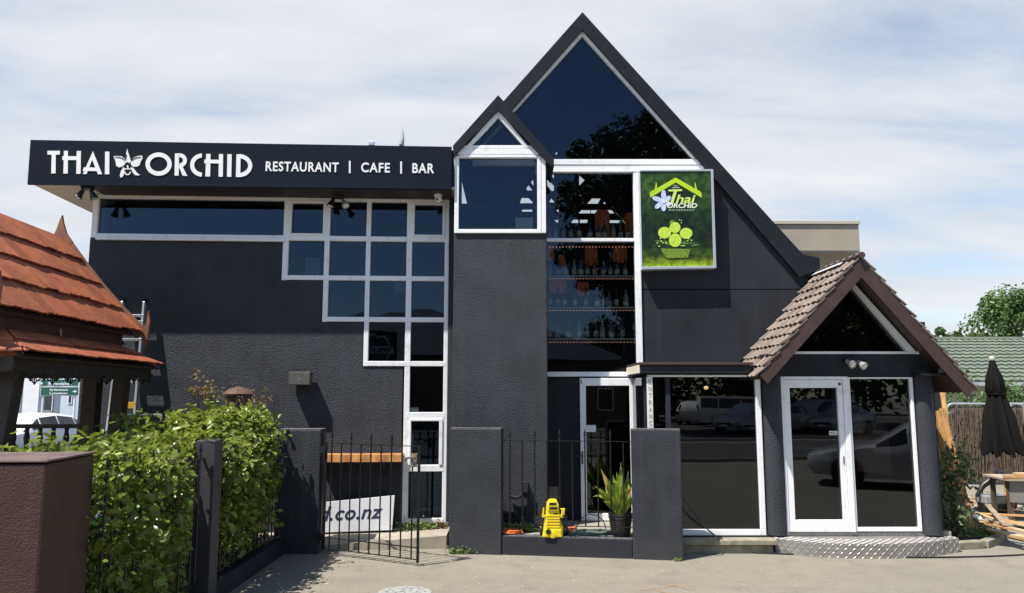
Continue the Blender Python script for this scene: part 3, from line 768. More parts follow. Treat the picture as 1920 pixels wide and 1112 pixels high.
for v in lt.v: v += FR.n * 0.004
lt.build('emblem_lines', SIGNP, sg)

# ------------------------------------------------------------------ lit poster box
QP = Plane(0, 11.13)
def z6(zx, zy): return (1180 + zx / 3.705, 300 + zy / 3.705)
def poly6(mb, pts, lay): mb.prism(QP, [QP.hit(*z6(*p)) for p in pts], 0.0012 * (lay - 1) + 0.0004, 0.0012 * lay)
pb = thing('poster_box', 'green poster light box with Thai Orchid logo and four round green fruits in a bowl', 'sign', (2.4, 11.2, 3.8))
cs_ = [QP.hit(*p) for p in ((1203.5, 505.5), (1343, 503), (1337, 317.5), (1198.5, 319))]
ALU = M('pale_aluminium', (0.52, 0.56, 0.60), 0.35, metal=0.4)
fb = MB()
cin = [QP.hit(*z6(*p)) for p in ((90, 742), (584, 736), (566, 79), (75, 80))]
for k in range(4):
    k2 = (k + 1) % 4; fb.prism(QP, [cs_[k], cs_[k2], cin[k2], cin[k]], -0.15, 0.012)
fb.build('frame', ALU, pb, bevel=0.003)
MB().prism(QP, [((a[0] * .98 + 2.43 * .02), (a[1] * .98 + 3.9 * .02)) for a in cs_], -0.165, -0.02).build('case', M('grey_case', (0.2, 0.22, 0.24), .5), pb)
def poster_mat():
    m = bpy.data.materials.new('poster_print'); m.use_nodes = True
    n, l = m.node_tree.nodes, m.node_tree.links; b = n['Principled BSDF']; geo = n.new('ShaderNodeNewGeometry'); sp = n.new('ShaderNodeSeparateXYZ')
    l.new(geo.outputs['Position'], sp.inputs[0])
    mr = n.new('ShaderNodeMapRange'); mr.inputs['From Min'].default_value = cs_[0][1]; mr.inputs['From Max'].default_value = cs_[3][1]; l.new(sp.outputs['Z'], mr.inputs['Value'])
    cr = n.new('ShaderNodeValToRGB'); e = cr.color_ramp.elements
    e[0].position = 0.03; e[0].color = (0.28, 0.40, 0.02, 1); e[1].position = 1.0; e[1].color = (0.018, 0.045, 0.009, 1)
    for p, c in ((0.06, (0.17, 0.25, 0.013)), (0.13, (0.04, 0.07, 0.007)), (0.27, (0.012, 0.022, 0.010)), (0.5, (0.010, 0.022, 0.008)), (0.66, (0.018, 0.045, 0.009)), (0.85, (0.036, 0.085, 0.013))):
        q = e.new(p); q.color = (*c, 1)
    l.new(mr.outputs[0], cr.inputs[0])
    ns = n.new('ShaderNodeTexNoise'); ns.inputs['Scale'].default_value = 11; ns.inputs['Detail'].default_value = 5; l.new(geo.outputs['Position'], ns.inputs['Vector'])
    r2 = n.new('ShaderNodeMapRange'); r2.inputs['From Min'].default_value = .4; r2.inputs['From Max'].default_value = .62; r2.inputs['To Min'].default_value = .55; r2.inputs['To Max'].default_value = 1.5; l.new(ns.outputs['Fac'], r2.inputs['Value'])
    mx = n.new('ShaderNodeMix'); mx.data_type = 'RGBA'; mx.blend_type = 'MULTIPLY'; mx.inputs['Factor'].default_value = 1; l.new(cr.outputs[0], mx.inputs[6]); l.new(r2.outputs[0], mx.inputs[7])
    l.new(mx.outputs[2], b.inputs['Base Color']); b.inputs['Roughness'].default_value = .3
    return m
MB().prism(QP, cin, -0.02, 0.0).build('poster_sheet', poster_mat(), pb)
LIME = M('print_lime', (0.46, 0.66, 0.02), .35); PALE = M('print_pale', (0.72, 0.80, 0.60), .35); LILAC = M('print_lilac', (0.42, 0.52, 0.85), .35, col2=(0.62, 0.70, 0.92), noise=(30, 4, .4, .6))
DKG = M('print_dark_green', (0.008, 0.022, 0.008), .35); FRUIT = M('print_fruit', (0.42, 0.60, 0.03), .4, col2=(0.62, 0.78, 0.12), noise=(70, 4, .42, .6)); BOWLM = M('print_bowl', (0.20, 0.30, 0.03), .35, col2=(0.10, 0.17, 0.02), noise=(40, 2, .45, .6))
g1 = MB(); poly6(g1, [(322, 122), (500, 225), (503, 262), (322, 156), (145, 262), (142, 225)], 2)
poly6(g1, [(142, 225), (176, 205), (186, 150), (192, 178), (190, 205), (165, 228)], 3); poly6(g1, [(500, 225), (470, 205), (455, 150), (453, 178), (458, 208), (480, 228)], 3); g1.build('roof_print', LIME, pb)
g1 = MB(); poly6(g1, [(322, 158), (440, 232), (470, 235), (490, 262), (300, 300), (190, 240)], 1); g1.build('shade_print', DKG, pb)
g1 = MB(); fc = (236, 288)
for k, (ang, ln_) in enumerate(((88, 80), (32, 62), (-28, 60), (-88, 70), (-140, 75), (160, 82))):
    ca, sa = math.cos(R(ang)), math.sin(R(ang)); pts = []
    for i in range(13):
        t = i / 12 * 2 * math.pi; x = (1 - math.cos(t)) / 2 * ln_; y = math.sin(t) * 19 * (0.6 + .4 * math.sin(t / 2))
        pts.append((fc[0] + x * ca - y * sa, fc[1] - x * sa - y * ca))
    poly6(g1, pts[:-1], 3 + k)
g1.build('flower_print', LILAC, pb)
g1 = MB(); poly6(g1, arcpx(236, 288, 13, 13, 0, 345, 14), 10); g1.build('flower_heart', PALE, pb)
g1 = MB()
poly6(g1, [(272, 207), (368, 205), (362, 218), (270, 220)], 11); poly6(g1, [(308, 219), (330, 219), (302, 308), (280, 308)], 11)
a_ = z6(322, 300); b_ = z6(462, 240); put_text(g1, QP, 'hai', a_[0], a_[1], b_[0], b_[1] + 0, .0132, bold=.02, shear=.25, depth=.0012)
g1.build('logo_print', M('print_logo_lime', (0.60, 0.74, 0.16), .35), pb)
g1 = MB(); a_ = z6(262, 334); b_ = z6(472, 300); put_text(g1, QP, 'ORCHID', a_[0], a_[1], b_[0], b_[1], .0144, bold=.03, shear=.2, depth=.0012); g1.build('word_print', PALE, pb); g1 = MB()
a_ = z6(275, 352); b_ = z6(452, 344); put_text(g1, QP, 'RESTAURANT', a_[0], a_[1], b_[0], b_[1], .0144, bold=.01, shear=.2, space=1.5, depth=.0012)
g1.build('word_print', PALE, pb)
for y_, (x0, x1) in ((183, (305, 335)), (196, (297, 350))):
    g1 = MB(); a_ = z6(x0, y_); b_ = z6(x1, y_ - 9); put_text(g1, QP, 'The' if y_ == 183 else 'authentic', a_[0], a_[1], b_[0], b_[1], .0144, bold=.01, depth=.0012); g1.build('word_print', PALE, pb)
q = random.Random(3); g1 = MB(); g2 = MB()
for k in range(70):
    ang = q.uniform(-22, 202); L_ = q.uniform(60, 165) * (1 if -20 < ang < 40 or 140 < ang < 200 else .8); ox, oy = 315 + q.uniform(-70, 70), 600 + q.uniform(-40, 20); wd = q.uniform(5, 11)
    ca, sa = math.cos(R(ang)), math.sin(R(ang)) * .75
    pts = [(ox, oy), (ox + ca * L_ * .5 + sa * wd, oy - sa * L_ * .5 + ca * wd), (ox + ca * L_, oy - sa * L_), (ox + ca * L_ * .5 - sa * wd, oy - sa * L_ * .5 - ca * wd)]
    pts = [(min(max(x, 95), 560), min(max(y, 400), 660)) for x, y in pts]
    (g1 if k % 4 else g2).prism(QP, [QP.hit(*z6(*p)) for p in pts], .0002, .0008 + .00004 * k)
g1.build('leaf_print', M('print_leaf', (0.012, 0.036, 0.014), .35), pb); g2.build('leaf_print', M('print_leaf_light', (0.12, 0.21, 0.04), .35), pb)
g1 = MB(); poly6(g1, [(217, 616), (425, 618), (408, 678), (262, 684), (240, 660)], 7); g1.build('bowl_print', BOWLM, pb)
for (cx_, cy_, rx_, ry_) in ((244, 506, 45, 40), (393, 510, 44, 38), (316, 470, 38, 38), (317, 558, 43, 47)):
    g1 = MB(); poly6(g1, arcpx(cx_, cy_, rx_, ry_, 0, 350, 35), 8 if cy_ < 540 else 9); g1.build('fruit_print', FRUIT, pb)
g1 = MB()
for k in range(26): x, y = q.uniform(165, 455), q.uniform(515, 600); poly6(g1, arcpx(x, y, 6, 5, 0, 300, 5), 10)
for k in range(8): x, y = q.uniform(270, 375), q.uniform(415, 440); poly6(g1, arcpx(x, y, 4, 4, 0, 300, 5), 10)
g1.build('bud_print', FRUIT, pb)

# ------------------------------------------------------------------ things fixed to the front
SPK = M('speaker_grey', (0.075, 0.068, 0.060), 0.55, bump=(300, .2, .002))
u0, z1 = WP.hit(541, 697, .2); u1, z0 = WP.hit(581, 722, .2)
o = thing('wall_speaker', 'small grey box speaker mounted on the sunlit wing wall', 'speaker', WP.pt((u0 + u1) / 2, (z0 + z1) / 2, 0))
MB().pbox(WP, u0, u1, z0, z1, 0.04, 0.19).build('cabinet', SPK, o, bevel=0.008)
MB().pbox(WP, u0 + .01, u1 - .01, z0 + .01, z1 - .01, 0.19, 0.198).build('grille', M('speaker_grille', (0.09, 0.083, 0.075), .6, bump=(500, .5, .002)), o)
MB().pbox(WP, (u0 + u1) / 2 - .04, (u0 + u1) / 2 + .04, z0 + .03, z1 - .03, -.005, 0.04).build('bracket', BLACKP, o)
MB().pbox(WP, (u0 + u1) / 2 - .012, (u0 + u1) / 2 + .012, z1 - .105, z1 - .098, 0.198, 0.2).build('badge', ALU, o)
LENS = M('lamp_glass', (0.75, 0.72, 0.60), 0.15)
def spot_pair(label, base, heads, ceil=True, body=BLACKP):
    o = thing('spotlight', label, 'spotlight', base)
    b = Vector(base); m = MB(); m.box(b.x - .07, b.x + .07, b.y - .05, b.y + .05, b.z - (.06 if ceil else .03), b.z + (0 if ceil else .03)); m.build('base', body, o, bevel=.005)
    for hp, dr, lens in heads:
        hp = b + Vector(hp); dr = Vector(dr).normalized()
        MB().tube([b + Vector((hp.x - b.x, hp.y - b.y, 0)) * .4 + Vector((0, 0, -.03)), hp - dr * .02], .012, 6).build('arm', body, o, smooth=True)
        hd = MB().lathe([(.022, -.03), (.030, 0), (.034, .03), (.052, .08), (.054, .10), (.048, .10)], hp, 16, dr).build('lamp_head', body if not lens == 2 else M('grey_head', (.25, .25, .25), .4), o, smooth=True)
        MB().lathe([(.047, .088), (.047, .098), (.01, .104)], hp, 14, dr).build('lens', LENS, hd, smooth=True)
    return o
p = WP.pt(*WP.hit(164, 357, .45), .45); p.z = zs
spot_pair('double spotlight under the left end of the roof eave', p, [((-.06, -.03, -.10), (-.35, -.3, -.9), 0), ((.07, -.02, -.10), (.4, .1, -.9), 0)])
p = WP.pt(*WP.hit(634, 372, .16), .16); p.z = zs
spot_pair('double spotlight under the eave above the staircase window', p, [((-.07, -.02, -.09), (-.3, -.2, -.9), 0), ((.09, -.04, -.12), (.45, -.5, -.75), 2)])
p = at(1592, 676, 10.24)
spot_pair('double spotlight on the porch beam above the white door', p, [((-.05, -.08, -.02), (.3, -.9, -.45), 2), ((.09, -.10, -.03), (.35, -.8, -.6), 2)], ceil=False)
p = WP.pt(*WP.hit(822, 356, .30), .30); p.z = zs - .004
o = thing('security_camera', 'white dome security camera under the right end of the roof sign', 'camera', p)
MB().lathe([(.062, 0), (.062, -.02), (.055, -.055), (.03, -.06)], p, 20).build('mount', WHITE, o, smooth=True)
b = MB().ellip(p + Vector((.008, -.02, -.085)), .05, .05, .05).build('eyeball', WHITE, o, smooth=True)
MB().lathe([(.018, .03), (.018, .052), (.012, .053)], p + Vector((.008, -.02, -.085)), 12, (-.3, -.85, -.35)).build('lens', BLACKP, b)
# on the roof
p = WP.pt(*WP.hit(697, 270, -.6), -.6)
o = thing('roof_vent', 'small grey box fitting standing on the flat roof behind the sign', 'roof vent', (p.x, p.y, zs + .65))
MB().box(p.x - .045, p.x + .045, p.y - .04, p.y + .04, p.z - .03, p.z + .035).build('cap', ALU, o, bevel=.005); MB().tube([(p.x, p.y, zs + .65), (p.x, p.y, p.z - .03)], .012, 6).build('stem', ALU, o)
p = WP.pt(*WP.hit(752, 270, -.9), -.9)
o = thing('satellite_dish', 'pale satellite dish seen edge-on above the roof sign', 'satellite dish', (p.x, p.y, zs + .65))
pl_ = Plane(p.x, p.y, .1)
MB().prism(pl_, [(-.03, p.z), (-.012, p.z + .12), (.01, p.z + .26), (.018, p.z + .32), (.03, p.z + .25), (.028, p.z + .10), (.0, p.z)], -.5, 0).build('reflector', M('dish_white', (.7, .72, .75), .5), o, smooth=True)
MB().tube([(p.x, p.y + .25, zs + .65), (p.x, p.y + .25, p.z + .06)], .02, 8).build('mast', ALU, o)
# downpipe / cable at the wing corner
b = MB().tube([WP.pt(.055, 4.8, .05), WP.pt(.05, .42, .05), WP.pt(.055, .36, .04)], .018, 8)
tag(b.build('downpipe', BLACKP, None, smooth=True), 'thin black downpipe in the corner between wing and tower', 'pipe')
# vertical ENTRANCE board
pe = at(1219, 756, 10.24)
o = thing('entrance_sign', 'narrow white vertical board lettered ENTRANCE beside the shop window', 'sign', (pe.x, 10.27, .2))
zt2 = at(1219, 707, 10.24).z
MB().box(pe.x - .038, pe.x + .038, 10.245, 10.265, 1.12, zt2).build('board', M('sign_cream', (.74, .73, .68), .5), o, bevel=.002)
m = MB()
for k, ch in enumerate('ENTRANCE'):
    y = 716 + k * 12.9; put_text(m, Plane(0, 10.245), ch, 1216.2 + k * .25, y + 4.4, 1221.6 + k * .25, y - 4.4, .001, depth=.002)
m.build('lettering', M('sign_gold', (.30, .22, .12), .5), o)
# notices stuck to the glass
def notice(pl, x0, y0, x1, y1, label, d=-.05, col=(.75, .75, .73), alpha=None):
    a = pl.hit(x0, y1, d); b = pl.hit(x1, y0, d)
    mm = M('notice_paper', col, .7)
    return tag(MB().pbox(pl, a[0], b[0], a[1], b[1], d - .003, d).build('paper_notice', mm), label, 'notice')
notice(WP, 572, 483, 600, 516, 'faded paper notice inside the second-row left pane of the staircase window', -.06, (.10, .115, .13))
notice(WP, 739, 528, 759, 549, 'faded paper notice high in the third-row pane of the staircase window', -.06, (.075, .09, .105))
notice(WP, 766, 764, 785, 775, 'torn white card at the foot of a tall wing window pane', -.055)
notice(Plane(0, 11.14), 1099, 797, 1117, 810, 'white card stuck on the glass of the open white door', .012)
o = notice(PP, 1555, 808, 1570, 816, 'small PULL label on the porch door glass', -.012, (.7, .68, .6))
m = put_text(MB(), PP, 'PULL', 1557, 814.6, 1568, 809.8, -.012, bold=.02, depth=.0015); m.build('lettering', BLACKP, o)

# ------------------------------------------------------------------ courtyard: slab, piers, fence, gate
pf = Plane(0, 0)   # unused
piR = thing('gate_pier', 'dark roughcast pier standing in front of the shop window', 'pier', (1.775, 9.85, 0))
FY = R(-3.2)
FP = Plane(1.46, 9.76, -0.118 * 0 + math.atan2(9.70 - 10.05, 1.8 + .45))  # front line of the courtyard wall
def fu(px, py): return FP.hit(px, py)[0]
uR0, uR1, uM0, uM1 = fu(1184, 900), fu(1278, 900), fu(843, 900), fu(940, 900)
zp = FP.hit(1230, 806)[1]
MB().pbox(FP, uR0, uR1, -.05, zp, -.18, 0).build('pier_body', STUCCO_PILLAR, piR, bevel=.012, origin=None)
piM = thing('gate_pier', 'dark roughcast pier at the foot of the tower, left of the railing', 'pier', FP.pt((uM0 + uM1) / 2, 0, -.15))
zp2 = FP.hit(890, 804)[1]
MB().pbox(FP, uM0, uM1, -.05, zp2, -.17, 0).build('pier_body', STUCCO_PILLAR, piM, bevel=.012)
CAPM = M('pier_top_highlight', (.13, .13, .13), .75, col2=(.07, .07, .073), noise=(18, 6, .4, .62))  # paler slabs added on the gate piers, standing in for top-edge highlights
MB().pbox(FP, uM0 + .004, uM1 - .004, zp2 + .001, zp2 + .010, -.166, -.004).build('pier_cap', CAPM, piM)
MB().pbox(FP, uR0 + .004, uR1 - .004, zp + .001, zp + .010, -.176, -.004).build('pier_cap', CAPM, piR)
zw = FP.hit(1060, 1009)[1]
cwl = thing('courtyard_wall', 'low dark rendered wall under the courtyard railing', 'wall', FP.pt((uM1 + uR0) / 2, 0, -.1))
MB().pbox(FP, uM1 + .003, uR0 - .003, -.05, zw, -.16, -.02).build('wall_body', SMOOTH, cwl, bevel=.01)
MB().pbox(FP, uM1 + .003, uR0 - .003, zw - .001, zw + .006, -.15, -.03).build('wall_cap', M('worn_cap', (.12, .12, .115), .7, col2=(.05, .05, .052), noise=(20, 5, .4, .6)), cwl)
m = MB(); a, b = FP.pt(uM1, 0, -.161), FP.pt(uR0, 0, -.161)
m.hexa([(a.x, a.y, -.04), (b.x + .5, b.y, -.04), (1.9, 11.28, -.04), (-.2, 11.28, -.04), (a.x, a.y, .222), (b.x + .5, b.y, .222), (1.9, 11.28, .222), (-.2, 11.28, .222)])
m.build('courtyard', CONCRETE, kind='structure')
FIN = MB()
FIN.lathe([(.0045, 0), (.009, .004), (.009, .012), (.006, .016), (.012, .026), (.012, .032), (.006, .038), (.005, .050), (.017, .054), (.017, .060), (.006, .064), (.013, .074), (.011, .085), (.005, .115), (.001, .128)], (0, 0, 0), 8)
FINME = mesh_of(FIN, 'finial', IRON_WORN, True)
def railing(name, label, cat, p0, p1, z0, zmid, z1, n, fin, posts, r=.0092, mat=IRON_WORN, loc=None):
    """p0..p1 in plan; flat rails top and bottom, n bars, finials on every other bar"""
    o = thing(name, label, cat, loc or ((p0[0] + p1[0]) / 2, (p0[1] + p1[1]) / 2, 0))
    P0, P1 = Vector((*p0, 0)), Vector((*p1, 0)); e = (P1 - P0).normalized()
    for z in ([z1, z0] if zmid is None else [z1, zmid, z0]):
        MB().beam(P0 + Vector((0, 0, z)), P1 + Vector((0, 0, z)), .026, .008).build('rail', mat, o)
    bar = mesh_of(MB().tube([(0, 0, 0), (0, 0, (z1 - z0) * .5), (0, 0, z1 - z0)], r, 6), 'bar', mat, True)
    for k in range(n):
        t = (k + .6) / (n + .2); q_ = P0.lerp(P1, t)
        inst('bar', bar, o, Matrix.Translation(q_ + Vector((0, 0, z0))))
        if k % 2 == fin: inst('finial', FINME, o, Matrix.Translation(q_ + Vector((0, 0, z1))) @ Matrix.Scale(1.2, 4))
    for q_, w_, zz in posts:
        q_ = Vector((*q_, 0)); MB().box(q_.x - w_, q_.x + w_, q_.y - w_, q_.y + w_, zz[0], zz[1]).build('post', mat, o, bevel=.003)
    return o
pa, pb_ = FP.pt(uM1, 0, -.09), FP.pt(uR0, 0, -.09)
zr = FP.hit(1060, 827, -.09)[1]; zl_ = FP.hit(1060, 986, -.09)[1]
railing('railing', 'black iron railing with arrow finials between the two courtyard piers', 'railing', pa.xy, pb_.xy, zl_, None, zr, 10, 0, [])
# left gate pier (a short wall end) and the gate swung out towards the street
piL = thing('gate_pier', 'wide dark pier holding the hinges of the open iron gate', 'pier', (-2.78, 10.15, 0))
zq = at(560, 806, 10.06).z
xl, xr = at(518, 900, 10.06).x, at(599, 900, 10.06).x
MB().box(xl, xr, 10.06, 10.36, -.05, zq).build('pier_body', STUCCO_PILLAR, piL, bevel=.012)
MB().box(xl + .004, xr - .004, 10.064, 10.356, zq + .001, zq + .010).build('pier_cap', CAPM, piL)
MB().tube([(xr + .015, 10.1, 1.5), (xr + .015, 10.1, .1)], .012, 6).build('hinge_bar', IRON, piL)
hg = gnd(606, 1030, .06); fe = gnd(783, 1052, .06)
gt = railing('iron_gate', 'black iron gate with spearhead finials standing open towards the street', 'gate', hg.xy, fe.xy, .075, .21, 1.385, 9, 0, [(hg.xy, .016, (.06, 1.40)), (fe.xy, .016, (.04, 1.40))])
lk = fe - (fe - hg).normalized() * .07
MB().box(lk.x - .035, lk.x + .035, lk.y - .02, lk.y + .02, 1.14, 1.30).build('lock_case', M('brass_lock', (.30, .24, .14), .45, col2=(.05, .05, .05), noise=(22, 3, .45, .55)), gt, bevel=.004)
for s_ in (-1, 1): MB().tube([(lk.x + .01, lk.y + .02 * s_, 1.25), (lk.x + .01, lk.y + .06 * s_, 1.25), (lk.x - .09, lk.y + .065 * s_, 1.25), (lk.x - .10, lk.y + .065 * s_, 1.21)], .008, 6).build('lever_handle', IRON, gt, smooth=True)
for z_ in (1.3, .22): MB().box(xr - .002, hg.x, 10.02, 10.075, z_ - .04, z_ + .04).build('hinge', IRON, gt)
# low step behind the gate and its kerb
m = MB(); m.hexa([(xr + .02, 10.30, -.02), (-.86, 10.40, -.02), (-.86, 11.15, -.02), (-6, 10.9, -.02), (xr + .02, 10.30, .06), (-.86, 10.40, .17), (-.86, 11.15, .17), (-6, 10.9, .06)])
m.build('path', M('pale_concrete', (.36, .32, .25), .88, col2=(.26, .23, .18), noise=(4, 8, .35, .7), bump=(80, .4, .006)), kind='structure')
# ------------------------------------------------------------------ foliage helpers
def leaf_cloud(pts, nrm, size, mat, name, parent=None, jitter=.5, aspect=.55, fold=.25, seed=1, **props):
    """pts Nx3, nrm Nx3 preferred facing; each leaf is a small folded blade of four triangles"""
    g = np.random.default_rng(seed); n = len(pts)
    nn = nrm + g.normal(0, jitter, (n, 3)); nn /= np.linalg.norm(nn, axis=1, keepdims=True) + 1e-9
    t = g.normal(0, 1, (n, 3)); t -= (t * nn).sum(1, keepdims=True) * nn; t /= np.linalg.norm(t, axis=1, keepdims=True) + 1e-9
    b = np.cross(nn, t); s = (size * g.uniform(.42, 1.35, n))[:, None]
    ctr = pts
    base = ctr - t * s * .5; tip = ctr + t * s * .5 - nn * s * .12
    l1 = ctr - t * s * .12 + b * s * aspect * .5 + nn * s * fold * .3; r1 = ctr - t * s * .12 - b * s * aspect * .5 + nn * s * fold * .3
    l2 = ctr + t * s * .22 + b * s * aspect * .42 + nn * s * fold * .25; r2 = ctr + t * s * .22 - b * s * aspect * .42 + nn * s * fold * .25
    V = np.stack([base, l1, l2, tip, r2, r1], 1).reshape(-1, 3)
    k = np.arange(n)[:, None] * 6
    F = np.concatenate([k + np.array([0, 3, 2, 1]), k + np.array([0, 5, 4, 3])], 0)
    c = V.mean(0) if parent is None else np.array(wl(parent))
    me = bpy.data.meshes.new(name)
    me.vertices.add(len(V)); me.vertices.foreach_set('co', (V - c).astype(np.float32).ravel())
    me.loops.add(F.size); me.loops.foreach_set('vertex_index', F.astype(np.int32).ravel())
    me.polygons.add(len(F)); me.polygons.foreach_set('loop_start', np.arange(0, F.size, 4, dtype=np.int32)); me.polygons.foreach_set('loop_total', np.full(len(F), 4, np.int32))
    me.update(); me.validate(); me.materials.append(mat)
    o = bpy.data.objects.new(name, me); COL.objects.link(o)
    if parent is not None: o.parent = parent
    else: o.location = c
    for a, q_ in props.items(): o[a] = q_
    return o
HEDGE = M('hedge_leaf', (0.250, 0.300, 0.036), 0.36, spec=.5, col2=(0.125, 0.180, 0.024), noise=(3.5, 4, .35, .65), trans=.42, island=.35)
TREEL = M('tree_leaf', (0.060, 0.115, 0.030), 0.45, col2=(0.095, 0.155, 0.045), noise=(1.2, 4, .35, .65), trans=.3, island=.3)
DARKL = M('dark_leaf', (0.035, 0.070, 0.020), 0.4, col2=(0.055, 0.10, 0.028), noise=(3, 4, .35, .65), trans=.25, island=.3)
WEEDL = M('weed_leaf', (0.12, 0.20, 0.03), 0.5, col2=(0.18, 0.24, 0.06), noise=(9, 4, .35, .65), trans=.3, island=.3)
DRYL = M('dry_leaf', (0.38, 0.20, 0.09), 0.6, col2=(0.20, 0.10, 0.05), noise=(14, 3, .4, .6), trans=.2, island=.3)
REDL = M('red_tip_leaf', (0.20, 0.10, 0.035), 0.4, col2=(0.16, 0.16, 0.035), noise=(8, 3, .4, .6), trans=.3, island=.35)
BARK = M('bark', (0.10, 0.075, 0.05), .9, col2=(.06, .045, .03), noise=(12, 5, .35, .65), bump=(40, .5, .01))
G = np.random.default_rng(11)

def clumps(centres, radii, per, shell=.45, flat=1.0, seed=0):
    g = np.random.default_rng(seed); P, Nn = [], []
    for c, r_ in zip(centres, radii):
        d = g.normal(0, 1, (per, 3)); d /= np.linalg.norm(d, axis=1, keepdims=True)
        rr = r_ * (1 - shell * g.random(per) ** 1.5)[:, None]
        q_ = d * rr; q_[:, 2] *= flat
        P.append(np.array(c) + q_); Nn.append(d + np.array([0, 0, .55]))
    return np.concatenate(P), np.concatenate(Nn)

# ------------------------------------------------------------------ street fence on the left: brown end pier, low wall, dark post, railing, hedge
FX = -2.93
bp_ = thing('end_pier', 'large dark brown roughcast pier in the near left corner', 'pier', (-3.6, 5.3, 0))
MB().hexa([(-4.6, 4.90, -.05), (-2.95, 4.98, -.05), (-3.03, 5.70, -.05), (-4.6, 5.6, -.05), (-4.6, 4.90, 1.555), (-2.95, 4.98, 1.565), (-3.03, 5.70, 1.57), (-4.6, 5.6, 1.56)]).build('pier_body', STUCCO_BROWN, bp_, bevel=.02)
MB().hexa([(-4.61, 4.89, 1.566), (-2.945, 4.972, 1.574), (-3.028, 5.705, 1.576), (-4.61, 5.61, 1.57), (-4.61, 4.89, 1.582), (-2.945, 4.972, 1.588), (-3.028, 5.705, 1.59), (-4.61, 5.61, 1.584)]).build('cap', M('pier_cap', (.16, .11, .10), .7, col2=(.09, .06, .055)), bp_, bevel=.004)
fp_ = thing('fence_post', 'slim dark grey post in the middle of the hedge fence', 'post', (-2.93, 7.58, 0))
MB().box(-3.02, -2.835, 7.48, 7.68, -.05, 1.565).build('post_body', M('grey_post', (.040, .038, .043), .55, bump=(60, .2, .004)), fp_, bevel=.008)
lw = thing('fence_wall', 'low dark wall under the hedge beside the driveway', 'wall', (FX, 8, 0))
MB().hexa([(-3.02, 5.71, -.05), (-2.90, 5.71, -.05), (-2.90, 7.475, -.05), (-3.02, 7.475, -.05), (-3.02, 5.71, .16), (-2.90, 5.71, .16), (-2.90, 7.475, .16), (-3.02, 7.475, .16)]).build('wall_body', SMOOTH, lw, bevel=.01)
MB().box(-3.02, -2.88, 7.685, 10.055, -.05, .20).build('wall_body', SMOOTH, lw, bevel=.01)
railing('railing', 'black iron railing overgrown by the hedge next to the brown pier', 'railing', (-2.975, 5.70), (-2.945, 7.48), .26, None, 1.40, 15, 0, [], mat=IRON)
railing('railing', 'black iron railing overgrown by the hedge beyond the dark post', 'railing', (-2.945, 7.68), (-2.945, 10.05), .26, None, 1.40, 18, 0, [], mat=IRON)
# hedge: bumpy box of leafy sprays
def hedge_points(x0, x1, y0, y1, ztop, n, seed, bulge=.12):
    g = np.random.default_rng(seed)
    # spray centres over the top and the two long sides
    C_ = []
    for k in range(n):
        f = g.random(); y = g.uniform(y0, y1); zt = ztop(y, 0)
        if f < .40: x = g.uniform(x0, x1); z = ztop(y, (x - x0) / (x1 - x0)) + g.normal(0, .045); nv = (g.normal(0, .25), g.normal(0, .25), 1)
        elif f < .88: x = x1 + g.normal(0, .06) + bulge * math.sin(y * 3.1 + 1) * .6; z = zt * g.random() ** .55; nv = (.5, g.normal(-.4, .3), .9)
        else: x = g.uniform(x0, x1); z = zt * g.random(); y = y0 if g.random() < .5 else y1; nv = (0, -1 if y == y0 else 1, .5)
        C_.append((x, y, max(z, .12), *nv))
    return np.array(C_)
def sprays(C_, per, rad, seed):
    g = np.random.default_rng(seed); n = len(C_)
    P = np.repeat(C_[:, :3], per, 0) + g.normal(0, rad, (n * per, 3)); Nn = np.repeat(C_[:, 3:], per, 0)
    return P, Nn
def ztop1(y, t): return 1.50 - (.13 if y < 7.6 else 0) + .07 * math.sin(y * 2.3) + .05 * math.sin(y * 5.1 + 1) + .06 * t + (.07 if y > 8.4 else 0)
hd = thing('hedge', 'bright green broad-leaved hedge pushing through the driveway fence', 'hedge', (-3.6, 7.8, 0))
P1, N1 = sprays(hedge_points(-4.35, -3.02, 5.75, 9.95, ztop1, 1050, 5), 12, .058, 6)
extra = []
g = np.random.default_rng(9)
for k in range(150):        # sprays leaning out over the railing
    y = g.uniform(6.0, 9.7); extra.append((-2.93 + abs(g.normal(0, .10)), y, g.uniform(.55, 1.55), .5, g.normal(-.4, .3), 1))
for k in range(130):       # taller part near the wing
    y = g.uniform(8.7, 9.9); x = g.uniform(-3.75, -2.95); extra.append((x, y, g.uniform(1.45, 1.84) - .35 * abs(x + 3.25), .3, -.2, 1))
P2, N2 = sprays(np.array(extra), 11, .055, 8)
PA, NA = np.concatenate([P1, P2]), np.concatenate([N1, N2])
keep = ~((PA[:, 1] > 7.25) & (PA[:, 1] < 7.80) & (PA[:, 0] > -3.06) & (PA[:, 2] < 1.60)) & ~((PA[:, 1] > 9.8) & (PA[:, 0] > -3.1)) & ~((PA[:, 0] > -2.78) & (PA[:, 1] > 9.2))
keep &= ~((PA[:, 1] > 6.2) & (PA[:, 1] < 7.7) & (PA[:, 0] > -.405 * PA[:, 1]) & (PA[:, 2] < 1.62)) & ~((PA[:, 1] > 7.7) & (PA[:, 2] < .30) & (PA[:, 0] > -3.05))
PA, NA = PA[keep], NA[keep]
leaf_cloud(PA, NA, .088, HEDGE, 'foliage', hd, jitter=.6, seed=3, kind='stuff')
st = MB(); q = random.Random(5)
for k in range(90):
    x, y = q.uniform(-3.3, -2.98), q.uniform(5.9, 9.7); z = q.uniform(.6, 1.5); a_ = q.uniform(-.6, .6)
    st.tube([(x, y, z), (x + .16, y + .10 * a_, z + .10), (x + .24 + q.uniform(0, .08), y + .2 * a_, z + q.uniform(.10, .26))], [.005, .004, .002], 4)
